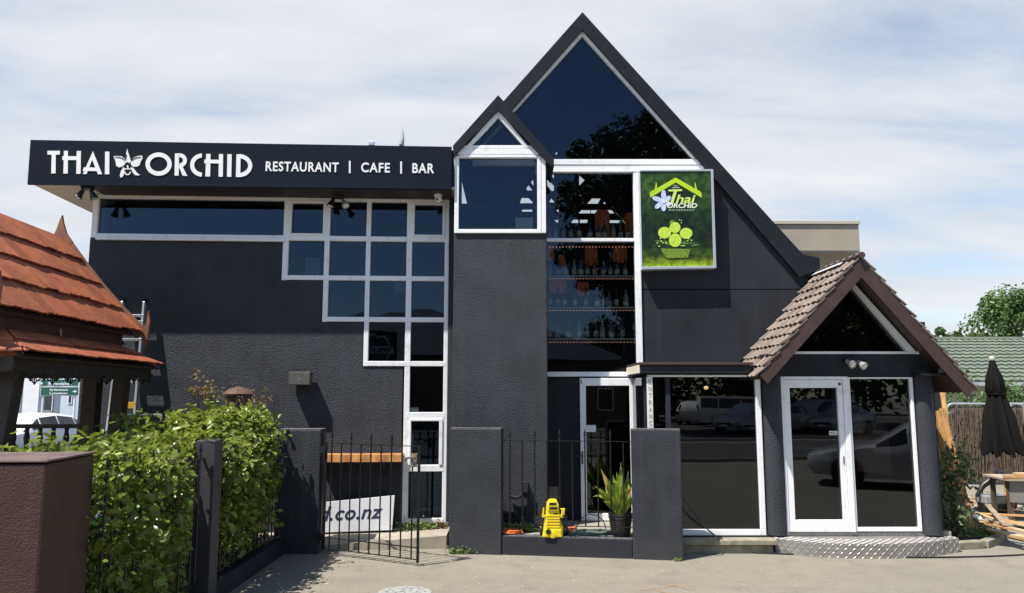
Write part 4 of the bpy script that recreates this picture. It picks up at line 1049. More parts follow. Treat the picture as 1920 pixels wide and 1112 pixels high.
for k in range(34):
    x, y = q.uniform(-4.1, -3.05), q.uniform(5.8, 9.9); z = q.uniform(1.2, 1.5)
    st.tube([(x, y, 0), (x + q.uniform(-.08, .08), y + q.uniform(-.1, .1), z * .5), (x + q.uniform(-.2, .2), y + q.uniform(-.2, .2), z)], [.018, .012, .006], 5)
st.build('stem', BARK, hd)
# leaf litter core so the hedge is not see-through at its heart
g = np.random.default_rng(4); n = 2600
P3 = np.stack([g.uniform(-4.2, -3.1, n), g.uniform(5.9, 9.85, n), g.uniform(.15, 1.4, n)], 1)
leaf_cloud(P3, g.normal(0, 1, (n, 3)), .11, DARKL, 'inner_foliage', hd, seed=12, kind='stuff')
sh = thing('shrub', 'red-tipped shrub with pale stems growing above the hedge', 'shrub', (-3.55, 9.7, 0))
C_ = []; st = MB()
for k in range(46):
    x = (-3.86 if k % 3 else -3.22) + g.normal(0, .10); y = 9.75 + g.normal(0, .12); z = 1.86 + abs(g.normal(0, .12)) + .12 * (x < -3.45)
    C_.append((x, y, z, g.normal(0, .5), -.3, 1)); st.tube([(x * .7 - 1.06, y, 1.2), (x, y, z)], [.007, .003], 4)
P4, N4 = sprays(np.array(C_), 7, .032, 2)
leaf_cloud(P4, N4, .052, REDL, 'foliage', sh, aspect=.4, seed=21, kind='stuff'); st.build('stem', BARK, sh)
# chiminea hood behind the hedge
cp = at(447, 745, 10.25)
ch = thing('chiminea', 'rust brown garden chimney with a conical cap against the wing wall', 'chiminea', (cp.x, 10.25, 0))
RUSTB = M('rust_iron', (.075, .045, .035), .7, col2=(.12, .055, .035), noise=(12, 6, .4, .65), bump=(60, .3, .004))
MB().lathe([(.30, 0), (.34, .4), (.33, .9), (.22, 1.25), (.17, 1.5), (.16, 1.80)], (cp.x, 10.25, .0), 24).build('body', M('terracotta', (.22, .09, .05), .8, col2=(.14, .06, .04)), ch, smooth=True)
zc_ = at(447, 760, 10.25).z
MB().lathe([(.165, zc_ - .22), (.165, zc_ + .13)], (cp.x, 10.25, 0), 24).build('hood', RUSTB, ch, smooth=True)
for k in range(9):
    w_ = k * 2 * math.pi / 9; MB().cbox((cp.x + .166 * math.cos(w_), 10.25 + .166 * math.sin(w_), zc_ + .02), ((math.cos(w_), math.sin(w_), 0), (-math.sin(w_), math.cos(w_), 0), (0, 0, 1)), .003, .012, .05).build('vent_slot', BLACKP, ch)
MB().lathe([(.20, 0), (.205, .02), (.12, .085), (.02, .115)], (cp.x, 10.25, zc_ + .13), 24).build('cap', RUSTB, ch, smooth=True)

# ------------------------------------------------------------------ timber sala (gazebo) on the left
GA = R(3.4)
gx, gy = Vector((math.cos(GA), math.sin(GA), 0)), Vector((-math.sin(GA), math.cos(GA), 0))
GO = Vector((-4.49, 9.9, 0))      # lower eave corner at the far right
def gp(a, b, z): return GO + gx * a - gy * b + Vector((0, 0, z))   # a: right of the eave line, b: towards the street
SHAKE = M('timber_shake', (0.36, 0.105, 0.036), .72, col2=(0.23, 0.064, 0.024), noise=(3.2, 7, .35, .68), bump=(26, .5, .008), bump2=(7, .4, .02), orand=.22)
sala = thing('timber_sala', 'Thai timber gazebo with rust red shake roof and curved gable tips', 'gazebo', gp(-1.6, 1.55, 0))
# roof slopes: (a,z) profile of the right-hand side, mirrored for the left
RIDGE, EAVE = (-1.40, 4.03), (-0.33, 2.79)
UP0, LOW = (-0.40, 2.60), (0.0, 2.37)
LNG = 3.12
def slope_board(b0, b1, lo, hi, t, lift, sag):
    """a shake from lo to hi (a,z) spanning b0..b1; its lower end stands proud of the course below"""
    l_, h_ = Vector((lo[0], 0, lo[1])), Vector((hi[0], 0, hi[1])); up = (h_ - l_).normalized(); nr = Vector((-up.z, 0, up.x)); nr = -nr if nr.x < 0 and hi[0] < lo[0] and False else Vector((up.z, 0, -up.x))
    if nr.z < 0: nr = -nr
    P = []
    for off in (0, t):
        for b, a_z, lf in ((b0, l_, lift), (b1, l_, lift + sag), (b1, h_, 0), (b0, h_, 0)):
            v = a_z + nr * (lf + off); P.append(gp(v.x, b, v.z))
    return P
q = random.Random(8)
def ragged(P, k=4):
    """a board whose lower edge is split and worn unevenly"""
    m = MB(); bt, tp = [], []
    for i in range(k + 1):
        t = i / k; a0, a1 = P[0].lerp(P[1], t), P[4].lerp(P[5], t); h0, h1 = P[3].lerp(P[2], t), P[7].lerp(P[6], t)
        s_ = q.uniform(-.006, .018); d0 = (a0 - h0).normalized() * s_; bt += [a0 + d0, h0]; tp += [a1 + d0, h1]
    n_ = len(bt); fs = []
    for i in range(k):
        a = 2 * i; fs += [(a, a + 1, a + 3, a + 2), (n_ + a, n_ + a + 2, n_ + a + 3, n_ + a + 1), (a, a + 2, n_ + a + 2, n_ + a), (a + 1, n_ + a + 1, n_ + a + 3, a + 3)]
    fs += [(0, n_, n_ + 1, 1), (2 * k, 2 * k + 1, n_ + 2 * k + 1, n_ + 2 * k)]
    return m.add(bt + tp, fs)
def course_fn(k, n, lo, hi): 
    f0, f1 = k / n, (k + 1) / n
    return ((lo[0] + (hi[0] - lo[0]) * f0, lo[1] + (hi[1] - lo[1]) * f0), (lo[0] + (hi[0] - lo[0]) * min(f1 + .10 / n, 1), lo[1] + (hi[1] - lo[1]) * min(f1 + .10 / n, 1)))
upr = thing('x', 'x', 'x'); bpy.data.objects.remove(upr)
m = MB()
def gquad(m, pts, t):
    P = [gp(*p) for p in pts]; nn = (P[1] - P[0]).cross(P[2] - P[0]).normalized()
    if nn.z < 0: nn = -nn
    m.hexa([p - nn * t for p in P] + P)
for sgn in (1, -1):
    mir = (lambda a: a) if sgn == 1 else (lambda a: 2 * RIDGE[0] - a)
    gquad(m, [(mir(EAVE[0] - .01), 0.06, EAVE[1] - .03), (mir(EAVE[0] - .01), LNG - .1, EAVE[1] - .03), (mir(RIDGE[0]), LNG - .1, RIDGE[1] - .03), (mir(RIDGE[0]), .06, RIDGE[1] - .03)], .03)
rdeck = m.build('roof_deck', TIMBER_DARK, sala)
for k in range(4):
    lo, hi = course_fn(k, 4, EAVE, RIDGE); b = 0.0
    while b < LNG:
        w_ = q.uniform(.15, .26); b1 = min(b + w_, LNG + .05)
        lo2 = (lo[0] + q.uniform(-.004, .012), lo[1] - q.uniform(-.004, .016))
        ragged(slope_board(b, b1 - .0015, lo2, hi, .018, .034 + q.uniform(0, .010), q.uniform(-.006, .006))).build('shake', SHAKE, rdeck)
        b = b1
m = MB()
for k in range(4):
    lo, hi = course_fn(k, 4, EAVE, RIDGE); f = lambda p: (2 * RIDGE[0] - p[0], p[1])
    P = [gp(*c) for c in ((f(lo)[0], 0, lo[1] + .03), (f(lo)[0], LNG, lo[1] + .03), (f(hi)[0], LNG, hi[1]), (f(hi)[0], 0, hi[1]))]
    m.hexa([p - Vector((0, 0, .02)) for p in P] + P)
m.build('far_slope', SHAKE, sala)
# upright band between the two roofs
m = MB(); P = [gp(*c) for c in ((-.46, .12, 2.50), (-.46, LNG - .2, 2.50), (-.50, LNG - .2, 2.50), (-.50, .12, 2.50), (-.46, .12, 2.78), (-.46, LNG - .2, 2.78), (-.50, LNG - .2, 2.78), (-.50, .12, 2.78))]
m.hexa([P[0], P[3], P[2], P[1], P[4], P[7], P[6], P[5]]); m.build('fascia_band', M('sala_band', (.075, .030, .020), .7, col2=(.05, .022, .016), noise=(8, 5, .4, .65)), sala)
m = MB(); m.beam(gp(-.44, 1.62, 2.56), gp(-.40, 1.74, 2.69), .012, .012); m.build('pale_stick', M('pale_stick', (.55, .5, .42), .6), sala)
# lower skirt: two courses, hipped at both ends
m = MB(); gquad(m, [(-.02, .02, LOW[1] - .03), (-.02, LNG, LOW[1] - .03), (UP0[0], LNG - .35, UP0[1] - .04), (UP0[0], .35, UP0[1] - .04)], .02)
sdeck = m.build('skirt_deck', TIMBER_DARK, sala)
for k in range(2):
    lo, hi = course_fn(k, 2, LOW, UP0); b = -.0
    while b < LNG:
        w_ = q.uniform(.17, .30); b1 = min(b + w_, LNG)
        P = slope_board(b, b1 - .0015, (lo[0] + q.uniform(-.004, .01), lo[1]), hi, .015, .020 + q.uniform(0, .006), q.uniform(-.004, .004))
        i0, i1 = k * .2, k * .2 + .22
        for j_, p_ in enumerate(P):
            v_ = p_ - GO; bb_ = -(v_.dot(gy)); ins = (i0 if j_ % 4 in (0, 1) else i1); nb = min(max(bb_, ins), LNG - ins); P[j_] = p_ - gy * (nb - bb_)
        if (P[1] - P[0]).length < .02: b = b1; continue
        ragged(P).build('shake', SHAKE, sdeck); b = b1
for sgn, bb in ((1, LNG), (-1, 0.0)):
    for k in range(2):
        for j in range(9):
            a0, a1 = -j * .26, -(j + 1) * .26 + .003; i0 = k * .19; i1 = i0 + .24
            z0_, z1_ = LOW[1] + i0 / .4 * .23, LOW[1] + i1 / .4 * .23
            if a0 < -2.3: continue
            P = [gp(min(a0, -i0), bb + sgn * (.02 - i0), z0_ + .03), gp(min(a1, -i0 - .003), bb + sgn * (.02 - i0), z0_ + .03), gp(min(a1, -i1 - .003), bb + sgn * (.02 - i1), z1_ + .01), gp(min(a0, -i1), bb + sgn * (.02 - i1), z1_ + .01)]
            P = [p - Vector((0, 0, .015)) for p in P] + P
            MB().hexa(P).build('shake', SHAKE, sdeck)
# gable boards with flame tips at the far and near ends
TIPM = M('tip_timber', (.25, .105, .055), .65, col2=(.16, .065, .035), noise=(6, 5, .4, .65))
class GPl:   # plane across the gable at depth b
    def __init__(s, b): s.b = b
    def pt(s, u, z, d=0.0): return gp(u, s.b + d, z)
for b_ in (-.03, LNG + .07):
    gpl = GPl(b_); pr_ = []
    up_o = [(RIDGE[0] - .11, RIDGE[1] - .05), (RIDGE[0] - .045, RIDGE[1] + .10), (RIDGE[0] - .015, RIDGE[1] + .22), (RIDGE[0] + .015, RIDGE[1] + .30), (RIDGE[0] + .035, RIDGE[1] + .20), (RIDGE[0] + .085, RIDGE[1] + .06), (RIDGE[0] + .17, RIDGE[1] - .06), (RIDGE[0] + .10, RIDGE[1] - .17)]
    MB().prism(gpl, up_o, -.02, .02).build('roof_spire', TIPM, sala, bevel=.004)
    ed_o, ed_i = [], []
    for i in range(9):
        t = i / 8; a = RIDGE[0] + .12 + (EAVE[0] + .02 - RIDGE[0] - .12) * t; z = RIDGE[1] - .07 + (EAVE[1] + .06 - RIDGE[1] + .07) * t - .05 * math.sin(math.pi * t)
        ed_o.append((a + .03, z + .03)); ed_i.append((a - .06, z - .05))
    gb = MB()
    for i in range(8): gb.prism(gpl, [ed_o[i], ed_o[i + 1], ed_i[i + 1], ed_i[i]], -.018, .018)
    gb.prism(gpl, [ed_o[-1], (EAVE[0] + .09, EAVE[1] + .10), (EAVE[0] + .115, EAVE[1] + .30), (EAVE[0] + .14, EAVE[1] + .16), (EAVE[0] + .13, EAVE[1] - .02), (EAVE[0] + .10, EAVE[1] - .20), (EAVE[0] + .06, EAVE[1] - .08), ed_i[-1]], -.018, .018)
    gb.build('gable_board', TIPM, sala)
for b_ in (.10, LNG - .12):
    MB().prism(GPl(b_), [(EAVE[0] - .10, EAVE[1] - .16), (RIDGE[0], RIDGE[1] - .10), (2 * RIDGE[0] - EAVE[0] + .10, EAVE[1] - .16)], -.012, .012).build('gable_infill', TIMBER_DARK, sala)
m = MB(); f = lambda a: 2 * RIDGE[0] - a
P = [gp(*c) for c in ((f(LOW[0]), .02, LOW[1]), (f(LOW[0]), LNG, LOW[1]), (f(UP0[0]), LNG - .35, UP0[1]), (f(UP0[0]), .35, UP0[1]))]
m.hexa([p - Vector((0, 0, .03)) for p in P] + P); m.build('far_skirt', SHAKE, sala)
# beams, posts and fretwork valance under the skirt
for a_ in (-.14, -2.7): MB().beam(gp(a_, .05, 2.28), gp(a_, LNG - .05, 2.28), .07, .13).build('eave_beam', TIMBER_DARK, sala, bevel=.004)
for b_ in (.12, LNG - .12): MB().beam(gp(-2.7, b_, 2.27), gp(-.12, b_, 2.27), .07, .13).build('eave_beam', TIMBER_DARK, sala, bevel=.004)
for (a_, b_, da, db) in ((-.30, .42, -.05, .12), (-.30, LNG - .42, -.06, .30), (-2.5, .42, .05, .12), (-2.5, LNG - .42, .05, .25)):
    MB().beam(gp(a_ + da, b_ + db, -.02), gp(a_, b_, 2.30), .15, .15, (0, 1, 0)).build('post', TIMBER_DARK, sala, bevel=.008)
MB().beam(gp(-.72, .30, -.02), gp(-.70, .30, 2.30), .18, .15, (0, 1, 0)).build('post', TIMBER_DARK, sala, bevel=.008)
FRET = M('fretwork', (.020, .013, .010), .7)
def scroll(m, P, ex, ez, s):
    """one open scroll of the fretwork: two curls and a drop, about 0.22 m wide"""
    for sg_ in (-1, 1):
        pts = []
        for i in range(12):
            w_ = i / 11 * 1.6 * math.pi; r_ = .042 - .018 * i / 11
            pts.append(P + ex * sg_ * (.055 + r_ * math.cos(w_ + .6)) * s + ez * (-.07 + r_ * math.sin(w_ + .6)) * s)
        m.tube(pts, .009 * s, 4)
        m.tube([P + ex * sg_ * .11 * s, P + ex * sg_ * .09 * s - ez * .06 * s, P + ex * sg_ * .03 * s - ez * .10 * s, P - ez * .15 * s], .010 * s, 4)
    m.beam(P, P - ez * .15 * s, .014 * s, .014 * s)
for k in range(14):
    m = MB(); scroll(m, gp(-.10, .12 + k * .222, 2.25), gy, Vector((0, 0, 1)), .82); m.build('fretwork', FRET, sala)
for k in range(12):
    m = MB(); scroll(m, gp(-.2 - k * .22, .08, 2.25), gx, Vector((0, 0, 1)), .82); m.build('fretwork', FRET, sala)
m = MB(); m.beam(gp(-.10, .05, 2.24), gp(-.10, LNG - .05, 2.24), .02, .05); m.beam(gp(-2.7, .08, 2.24), gp(-.12, .08, 2.24), .02, .05); m.build('valance_rail', FRET, sala)
# balustrade on the far and right sides
MB().beam(gp(-2.45, .34, 1.62), gp(-.75, .34, 1.62), .06, .05).build('hand_rail', TIMBER_DARK, sala); MB().beam(gp(-2.45, .34, 1.28), gp(-.75, .34, 1.28), .05, .05).build('hand_rail', TIMBER_DARK, sala)
bl_ = mesh_of(MB().lathe([(.030, 0), (.036, .05), (.022, .10), (.036, .20), (.022, .28), (.03, .33)], (0, 0, 0), 8), 'baluster', TIMBER_DARK, True)
for k in range(11): inst('baluster', bl_, sala, Matrix.Translation(gp(-2.35 + k * .155, .34, 1.28)))
MB().beam(gp(-2.45, .34, 1.22), gp(-.35, .34, 1.22), .04, .10).build('seat_board', TIMBER_DARK, sala)
# the floor of the sala
MB().hexa([gp(-2.7, .2, .02), gp(-.2, .2, .02), gp(-.2, LNG - .2, .02), gp(-2.7, LNG - .2, .02), gp(-2.7, .2, .16), gp(-.2, .2, .16), gp(-.2, LNG - .2, .16), gp(-2.7, LNG - .2, .16)][::1]).build('floor', TIMBER_DARK, sala)

# ------------------------------------------------------------------ aluminium ladder leaning on the wing wall, planter and garden bits behind the sala
ALUB = M('bright_aluminium', (.66, .68, .70), .32, metal=.75)
la = thing('ladder', 'aluminium ladder with a yellow tread leaning on the wing wall', 'ladder', (-5.0, 10.3, 0))
lt_, lb = at(251, 566, 10.74), Vector((-5.22, 10.30, .05)); e_ = Vector((1, .05, 0)).normalized()
for s_ in (-1, 1):
    MB().beam(lb + e_ * s_ * .19, lt_ + e_ * s_ * .15, .03, .07, (0, 1, 0)).build('side_rail', ALUB, la, bevel=.003)
    MB().cbox(lt_ + e_ * s_ * .15 + Vector((0, .02, .02)), ((1, 0, 0), (0, 1, 0), (0, 0, 1)), .025, .03, .035).build('end_cap', BLACKP, la)
YEL = M('yellow_plastic', (.62, .33, .03), .45)
for yy in (590, 602, 636, 675, 716, 760, 800, 845):
    z_ = at(230, yy, 10.55).z; t = (z_ - lb.z) / (lt_.z - lb.z); c_ = lb.lerp(lt_, t)
    MB().beam(c_ - e_ * .17, c_ + e_ * .17, .075, .035 if yy != 760 else .085, (0, 0, 1)).build('rung', YEL if yy == 760 else ALUB, la, bevel=.003)
pl2 = thing('trellis_frame', 'pale square metal frame standing by the wing wall behind the sala', 'frame', (-4.75, 10.75, 0))
pa_, pb2 = at(236, 777, 10.7), at(303, 777, 10.7)
for a, b in (((pa_.x, 10.7, .3), (pa_.x, 10.7, pa_.z)), ((pb2.x, 10.7, .3), (pb2.x, 10.7, pa_.z)), ((pa_.x, 10.7, pa_.z), (pb2.x, 10.7, pa_.z))): MB().beam(a, b, .022, .022).build('tube', M('pale_tube', (.45, .47, .5), .4, metal=.3), pl2)

# ------------------------------------------------------------------ wall bench, co.nz board, bits by the window
u0, z1 = WP.hit(590, 853, .30); u1, z0 = WP.hit(753, 866, .30)
WOODY = M('oiled_pine', (.50, .24, .075), .5, col2=(.26, .10, .035), noise=(7, 6, .45, .7), bump=(30, .3, .004))
bn = thing('bench_shelf', 'thick oiled timber slab shelf on the wing wall behind the gate', 'shelf', WP.pt((u0 + u1) / 2, z0, .15))
m = MB(); nseg = 14
for k in range(nseg):
    a, b = u0 + (u1 - u0) * k / nseg, u0 + (u1 - u0) * (k + 1) / nseg
    w0, w1 = [.30 + .012 * math.sin(k_ * 1.9) + .008 * math.sin(k_ * .7 + 1) for k_ in (k, k + 1)]
    c_ = WP.pt
    m.hexa([c_(a, z0, w0), c_(b, z0, w1), c_(b, z0, .01), c_(a, z0, .01), c_(a, z1, w0 - .01), c_(b, z1, w1 - .01), c_(b, z1, .01), c_(a, z1, .01)])
m.build('slab', WOODY, bn)
for u_ in (u0 + .12, u1 - .25): MB().prism(Plane(*WP.pt(u_, 0, 0).xy, YAW + R(90)), [(-.26, z0 - .001), (-.01, z0 - .001), (-.01, z0 - .22)], -.012, .012).build('bracket', IRON, bn)
# white board leaning under it, lettered d.co.nz
BPn = Plane(*WP.pt(0, 0, .20).xy, YAW)
bd = thing('web_address_board', 'white signboard lettered d.co.nz leaning under the bench shelf', 'sign', BPn.pt(-1.6, .07, 0))
c4 = [BPn.hit(*p) for p in ((560, 1000), (735, 994), (740, 929), (560, 946.5))]
MB().prism(BPn, c4, -.02, 0).build('board', M('board_white', (.78, .78, .80), .45), bd, bevel=.002)
put_text(MB(), BPn, 'd.co.nz', 598, 977, 717, 950, .001, bold=.012, shear=.28, space=1.05, depth=.003, rot=.035).build('lettering', M('board_navy', (.02, .035, .075), .5), bd)
tag(MB().box(-1.92, -1.42, 10.74, 10.84, .07, .10).build('timber_offcut', M('red_timber', (.36, .15, .07), .7), None, bevel=.004), 'reddish timber offcut on the concrete behind the gate', 'timber')

# ------------------------------------------------------------------ pipes on the tower foot
pg_ = thing('waste_pipes', 'black painted waste pipes and hopper on the foot of the tower', 'pipes', (-.05, 10.55, .22))
hx, hz = TP.hit(984, 912)
MB().box(hx - .04, hx + .04, 10.50, 10.60, hz - .07, hz + .07).build('hopper', STUCCO_PILLAR, pg_, bevel=.004)
MB().tube([(hx + .02, 10.55, hz - .07), (hx + .02, 10.55, .25)], .028, 10).build('pipe', SMOOTH, pg_, smooth=True)
def tpx(pts, Y): return [at(x, y, Y) for x, y in pts]
MB().tube(tpx([(954, 929), (960, 932), (968, 933.5), (975, 931), (979, 925)], 10.54), .022, 10).build('pipe', SMOOTH, pg_, smooth=True)
for y_ in (963, 973):
    MB().tube(tpx([(935, y_), (966, y_), (972, y_ - 1)], 10.50), .024, 10).build('pipe', SMOOTH, pg_, smooth=True)
p = at(969, 963, 10.5); MB().lathe([(.034, -.05), (.036, .05)], p, 12, (0, 1, 0)).build('elbow', SMOOTH, pg_, smooth=True)
MB().tube(tpx([(973, 968), (977, 976), (977, 992)], 10.5), .026, 10).build('pipe', SMOOTH, pg_, smooth=True)
MB().tube(tpx([(980, 972), (983, 976), (983, 992)], 10.46), .022, 10).build('pipe', SMOOTH, pg_, smooth=True)

# ------------------------------------------------------------------ entrance door of the courtyard, standing ajar
DP = Plane(0, 11.2, 0)
dl, dz1 = DP.hit(1087, 709); dr_, dz0 = DP.hit(1196, 976)
dm = bars(DP, [(dl, dl + .085, dz0, dz1), (dr_ - .085, dr_, dz0, dz1), (dl + .085, dr_ - .085, dz0, dz0 + .10), (dl + .085, dr_ - .085, dz1 - .11, dz1)], -.03, .015)
d2 = dm.build('door', WHITE, BLD, bevel=.005)
pane(DP, dl + .07, dr_ - .07, dz0 + .09, dz1 - .10, -.005, d2, GLASS_DOOR)
MB().pbox(DP, dl + .012, dl + .032, 1.02, 1.20, .016, .03).build('lock_plate', IRON, d2, bevel=.003)
MB().tube([DP.pt(dl + .022, 1.14, .03), DP.pt(dl + .022, 1.14, .06), DP.pt(dl - .08, 1.135, .065)], .009, 6).build('handle', IRON, d2, smooth=True)
for x_ in (dl + .02,): MB().pbox(DP, x_ - .006, x_ + .006, dz1 - .09, dz1 - .02, .016, .022).build('bolt', IRON, d2)
MB().box(dr_ + .012, dr_ + .06, 11.18, 11.26, dz0 - .05, dz1).build('door_jamb', M('jamb_grey_blue', (.16, .20, .27), .5), BLD)

# ------------------------------------------------------------------ pressure washer
wc = at(1038, 1003, 10.02); wc.z = .224
KY = M('washer_yellow', (.72, .55, .015), .38); KB = M('washer_black', (.012, .012, .013), .45)
pw = thing('pressure_washer', 'yellow upright pressure washer with black handle and wheels', 'pressure washer', wc)
Wp = Plane(wc.x, wc.y - .06)
mp = 9.96 / FPX * .985
def wpx(pts): return [((x - 1038.5) * mp, wc.z + (1006 - y) * mp) for x, y in pts]
b = MB().prism(Wp, wpx([(1017, 1006), (1056, 1006), (1055, 988), (1050, 968), (1047.5, 945), (1044, 937.5), (1030, 937.5), (1026, 944), (1024, 968), (1020, 988)]), -.14, .02).build('body', KY, pw, bevel=.018)
MB().prism(Wp, wpx([(1019, 1005), (1054, 1005), (1052, 990), (1021, 990)]), .0, .055).build('lower_shell', KY, pw, bevel=.014)
MB().prism(Wp, wpx([(1027, 958), (1047, 958), (1048, 947), (1042, 941), (1031, 941), (1027, 947)]), .0, .04).build('upper_shell', KY, pw, bevel=.010)
for k in range(5): MB().prism(Wp, wpx([(1025, 988 - k * 5), (1050, 988 - k * 5), (1049.5, 985 - k * 5), (1025.5, 985 - k * 5)]), .0, .034).build('cooling_rib', KY, pw, bevel=.004)
MB().prism(Wp, wpx([(1030, 947), (1043, 947), (1043, 942.5), (1030, 942.5)]), .036, .044).build('grip_slot', KB, pw)
MB().prism(Wp, wpx([(1038, 964), (1046, 964), (1046, 962), (1038, 962)]), .024, .028).build('badge', KB, pw)
u_, z_ = wpx([(1028, 994)])[0]; MB().lathe([(.032, 0), (.032, .02), (.02, .024)], Wp.pt(u_, z_, .05), 16, (0, -1, 0)).build('dial', KB, pw)
u_, z_ = wpx([(1036, 1000)])[0]; MB().lathe([(.045, 0), (.04, .012), (.02, .014)], Wp.pt(u_, z_, .05), 18, (0, -1, 0)).build('cap_disc', KY, pw, smooth=True)
MB().prism(Wp, wpx([(1016.5, 968), (1019, 953), (1021, 953), (1020.5, 965), (1025, 966), (1024, 970), (1017, 970)]), -.03, .02).build('hose_hook', KY, pw, bevel=.004)
MB().prism(Wp, wpx([(1047, 966), (1052, 965), (1053, 957), (1050, 954), (1059.5, 954), (1058, 971), (1049, 971)]), -.03, .02).build('hose_hook', KY, pw, bevel=.006)
for s_ in (-1, 1): MB().tube([Wp.pt(s_ * .062, wc.z + .46, -.07), Wp.pt(s_ * .058, wc.z + .60, -.075)], .011, 8).build('handle_leg', KB, pw, smooth=True)
MB().prism(Wp, wpx([(1028, 938), (1048, 938), (1047, 919), (1029, 919)]), -.085, -.06).build('handle_panel', KB, pw, bevel=.005)
MB().beam(Wp.pt(-.07, wc.z + .605, -.075), Wp.pt(.07, wc.z + .605, -.075), .02, .012).build('handle_bar', KB, pw)
for s_ in (-1, 1): 
    wh = MB().lathe([(.02, -.02), (.07, -.018), (.075, 0), (.07, .018), (.02, .02)], Wp.pt(s_ * .155, wc.z + .075, -.10), 24, (1, 0, 0)).build('wheel', KB, pw, smooth=True)
hs_ = []
for i in range(40): w_ = i / 39 * 4.6 * math.pi; hs_.append(Wp.pt(.135 + .028 * math.cos(w_), wc.z + .27 - .075 + .095 * math.sin(w_), .03 + .004 * (i / 10)))
MB().tube(hs_ + [Wp.pt(.19, wc.z + .06, .05), Wp.pt(.28, wc.z + .012, .02), Wp.pt(.42, wc.z + .012, -.05)], .007, 6).build('pressure_hose', KB, pw, smooth=True)
MB().prism(Wp, wpx([(1030, 955), (1045, 955), (1045, 950.5), (1030, 950.5)]), .041, .0425).build('label_plate', KB, pw)
# hoses, cords
HOSEG = M('hose_grey_green', (.10, .13, .11), .5); HOSEB = M('hose_black', (.015, .015, .016), .4); CORDO = M('cord_orange', (.62, .17, .03), .5)
def coil(cx, cy, z, r0, n, mat, name, label, cat, rr, seed, sx=1.0, sy=1.0, parent=None):
    q_ = random.Random(seed); pts = []
    for i in range(n * 16):
        w_ = i / 16 * 2 * math.pi; r_ = r0 * (1 + .18 * math.sin(w_ * 1.37 + seed)) ; pts.append((cx + r_ * sx * math.cos(w_) + .02 * math.sin(w_ * .31), cy + r_ * sy * math.sin(w_), z + rr + .012 * (i / 16) + .01 * abs(math.sin(w_ * 2.7 + seed))))
    return tag(MB().tube(pts, rr, 6).build(name, mat, None, smooth=True), label, cat)
coil(.72, 10.25, .224, .10, 5, CORDO, 'orange_cord', 'coiled orange cord on the slab right of the pressure washer', 'cord', .008, 2, 1.1, .9)
coil(-.02, 10.15, .224, .10, 4, CORDO, 'orange_cord', 'coiled orange cord on the slab left of the pressure washer', 'cord', .008, 5, 1.2, .8)
coil(1.0, 10.12, .224, .22, 3, HOSEG, 'garden_hose', 'grey green garden hose lying in loops on the courtyard slab', 'hose', .013, 3, 1.35, .6)
coil(2.05, 10.75, .20, .09, 6, CORDO, 'orange_cord', 'tangled orange cord on the floor inside the shop window', 'cord', .009, 8, 1.1, 1)
pts = [at(x, y, 10.35) for x, y in ((1079, 1000), (1083, 982), (1092, 970), (1105, 964), (1120, 967), (1131, 976), (1136, 990), (1128, 1000), (1110, 1002), (1090, 998))]
tag(MB().tube(pts, .008, 6).build('hose_loop', HOSEB, None, smooth=True), 'black hose standing up in a loop by the open door', 'hose')
p = [(1.0 + .5 * math.sin(i * .5), 9.98 + i * .012, .232) for i in range(14)]
tag(MB().tube(p, .012, 6).build('garden_hose', HOSEG, None, smooth=True), 'grey green hose end trailing along the top of the low wall', 'hose')
gb2 = MB().cbox((.95, 10.02, .245), ((1, .1, 0), (-.1, 1, 0), (0, 0, 1)), .14, .03, .018); tag(gb2.build('trigger_gun', M('gun_grey', (.06, .08, .08), .5), None, bevel=.008), 'dark grey washer lance lying on the slab before the hoses', 'washer lance')
# ------------------------------------------------------------------ potted plant
pc = at(1164, 1000, 10.02); pc.z = .224
pt_ = thing('potted_plant', 'yellow green broad-leaved plant in a black barrel pot', 'potted plant', pc)
PB_ = M('pot_black', (.020, .019, .018), .55, bump=(25, .3, .004))
MB().lathe([(.105, 0), (.130, .10), (.145, .22), (.150, .262), (.156, .265), (.156, .285), (.138, .285), (.13, .25)], pc, 28).build('pot', PB_, pt_, smooth=True)
for zz, rr in ((.06, .122), (.235, .1505)): MB().lathe([(rr + .002, -.008), (rr + .005, 0), (rr + .002, .008)], pc + Vector((0, 0, zz)), 28).build('hoop', BLACKP, pt_, smooth=True)
MB().lathe([(.128, .24), (.128, .258), (.02, .265)], pc, 20).build('soil', M('soil', (.04, .03, .02), .95), pt_)
PLG = M('aspidistra_leaf', (.38, .46, .055), .38, col2=(.15, .26, .035), noise=(9, 3, .4, .6), trans=.35); PLY = M('yellowed_leaf', (.55, .42, .10), .5, col2=(.42, .20, .07), noise=(10, 4, .45, .65), trans=.3)
def blade(base, tip, wid, droop, mat, name='leaf', n=9, face=None):
    base, tip = Vector(base), Vector(tip); m = MB(); prev = None; ax = (tip - base); side = ax.cross(Vector((0, -1, .2)) if face is None else Vector(face)).normalized()
    V = []
    for i in range(n + 1):
        t = i / n; c_ = base.lerp(tip, t) + Vector((0, 0, droop * math.sin(math.pi * t)))
        w_ = wid * (.10 + .9 * math.sin(math.pi * min(1, max(0, (t - .18) / .82)) ** .8) ** 1.0 if t > .18 else .10) * (1 - t ** 6)
        nrm_ = side.cross(ax).normalized()
        V.append((c_ - side * w_ * .5 + nrm_ * w_ * .18, c_, c_ + side * w_ * .5 + nrm_ * w_ * .18))
    vs = [p for r_ in V for p in r_]; fs = []
    for i in range(n):
        a = i * 3; fs += [(a, a + 1, a + 4, a + 3), (a + 1, a + 2, a + 5, a + 4)]
    m.add(vs, fs); return m.build(name, mat, pt_, smooth=True)
def lp(x, y, dy=0.0): return at(x, y, 10.02 + dy)
S0 = pc + Vector((0, 0, .26))
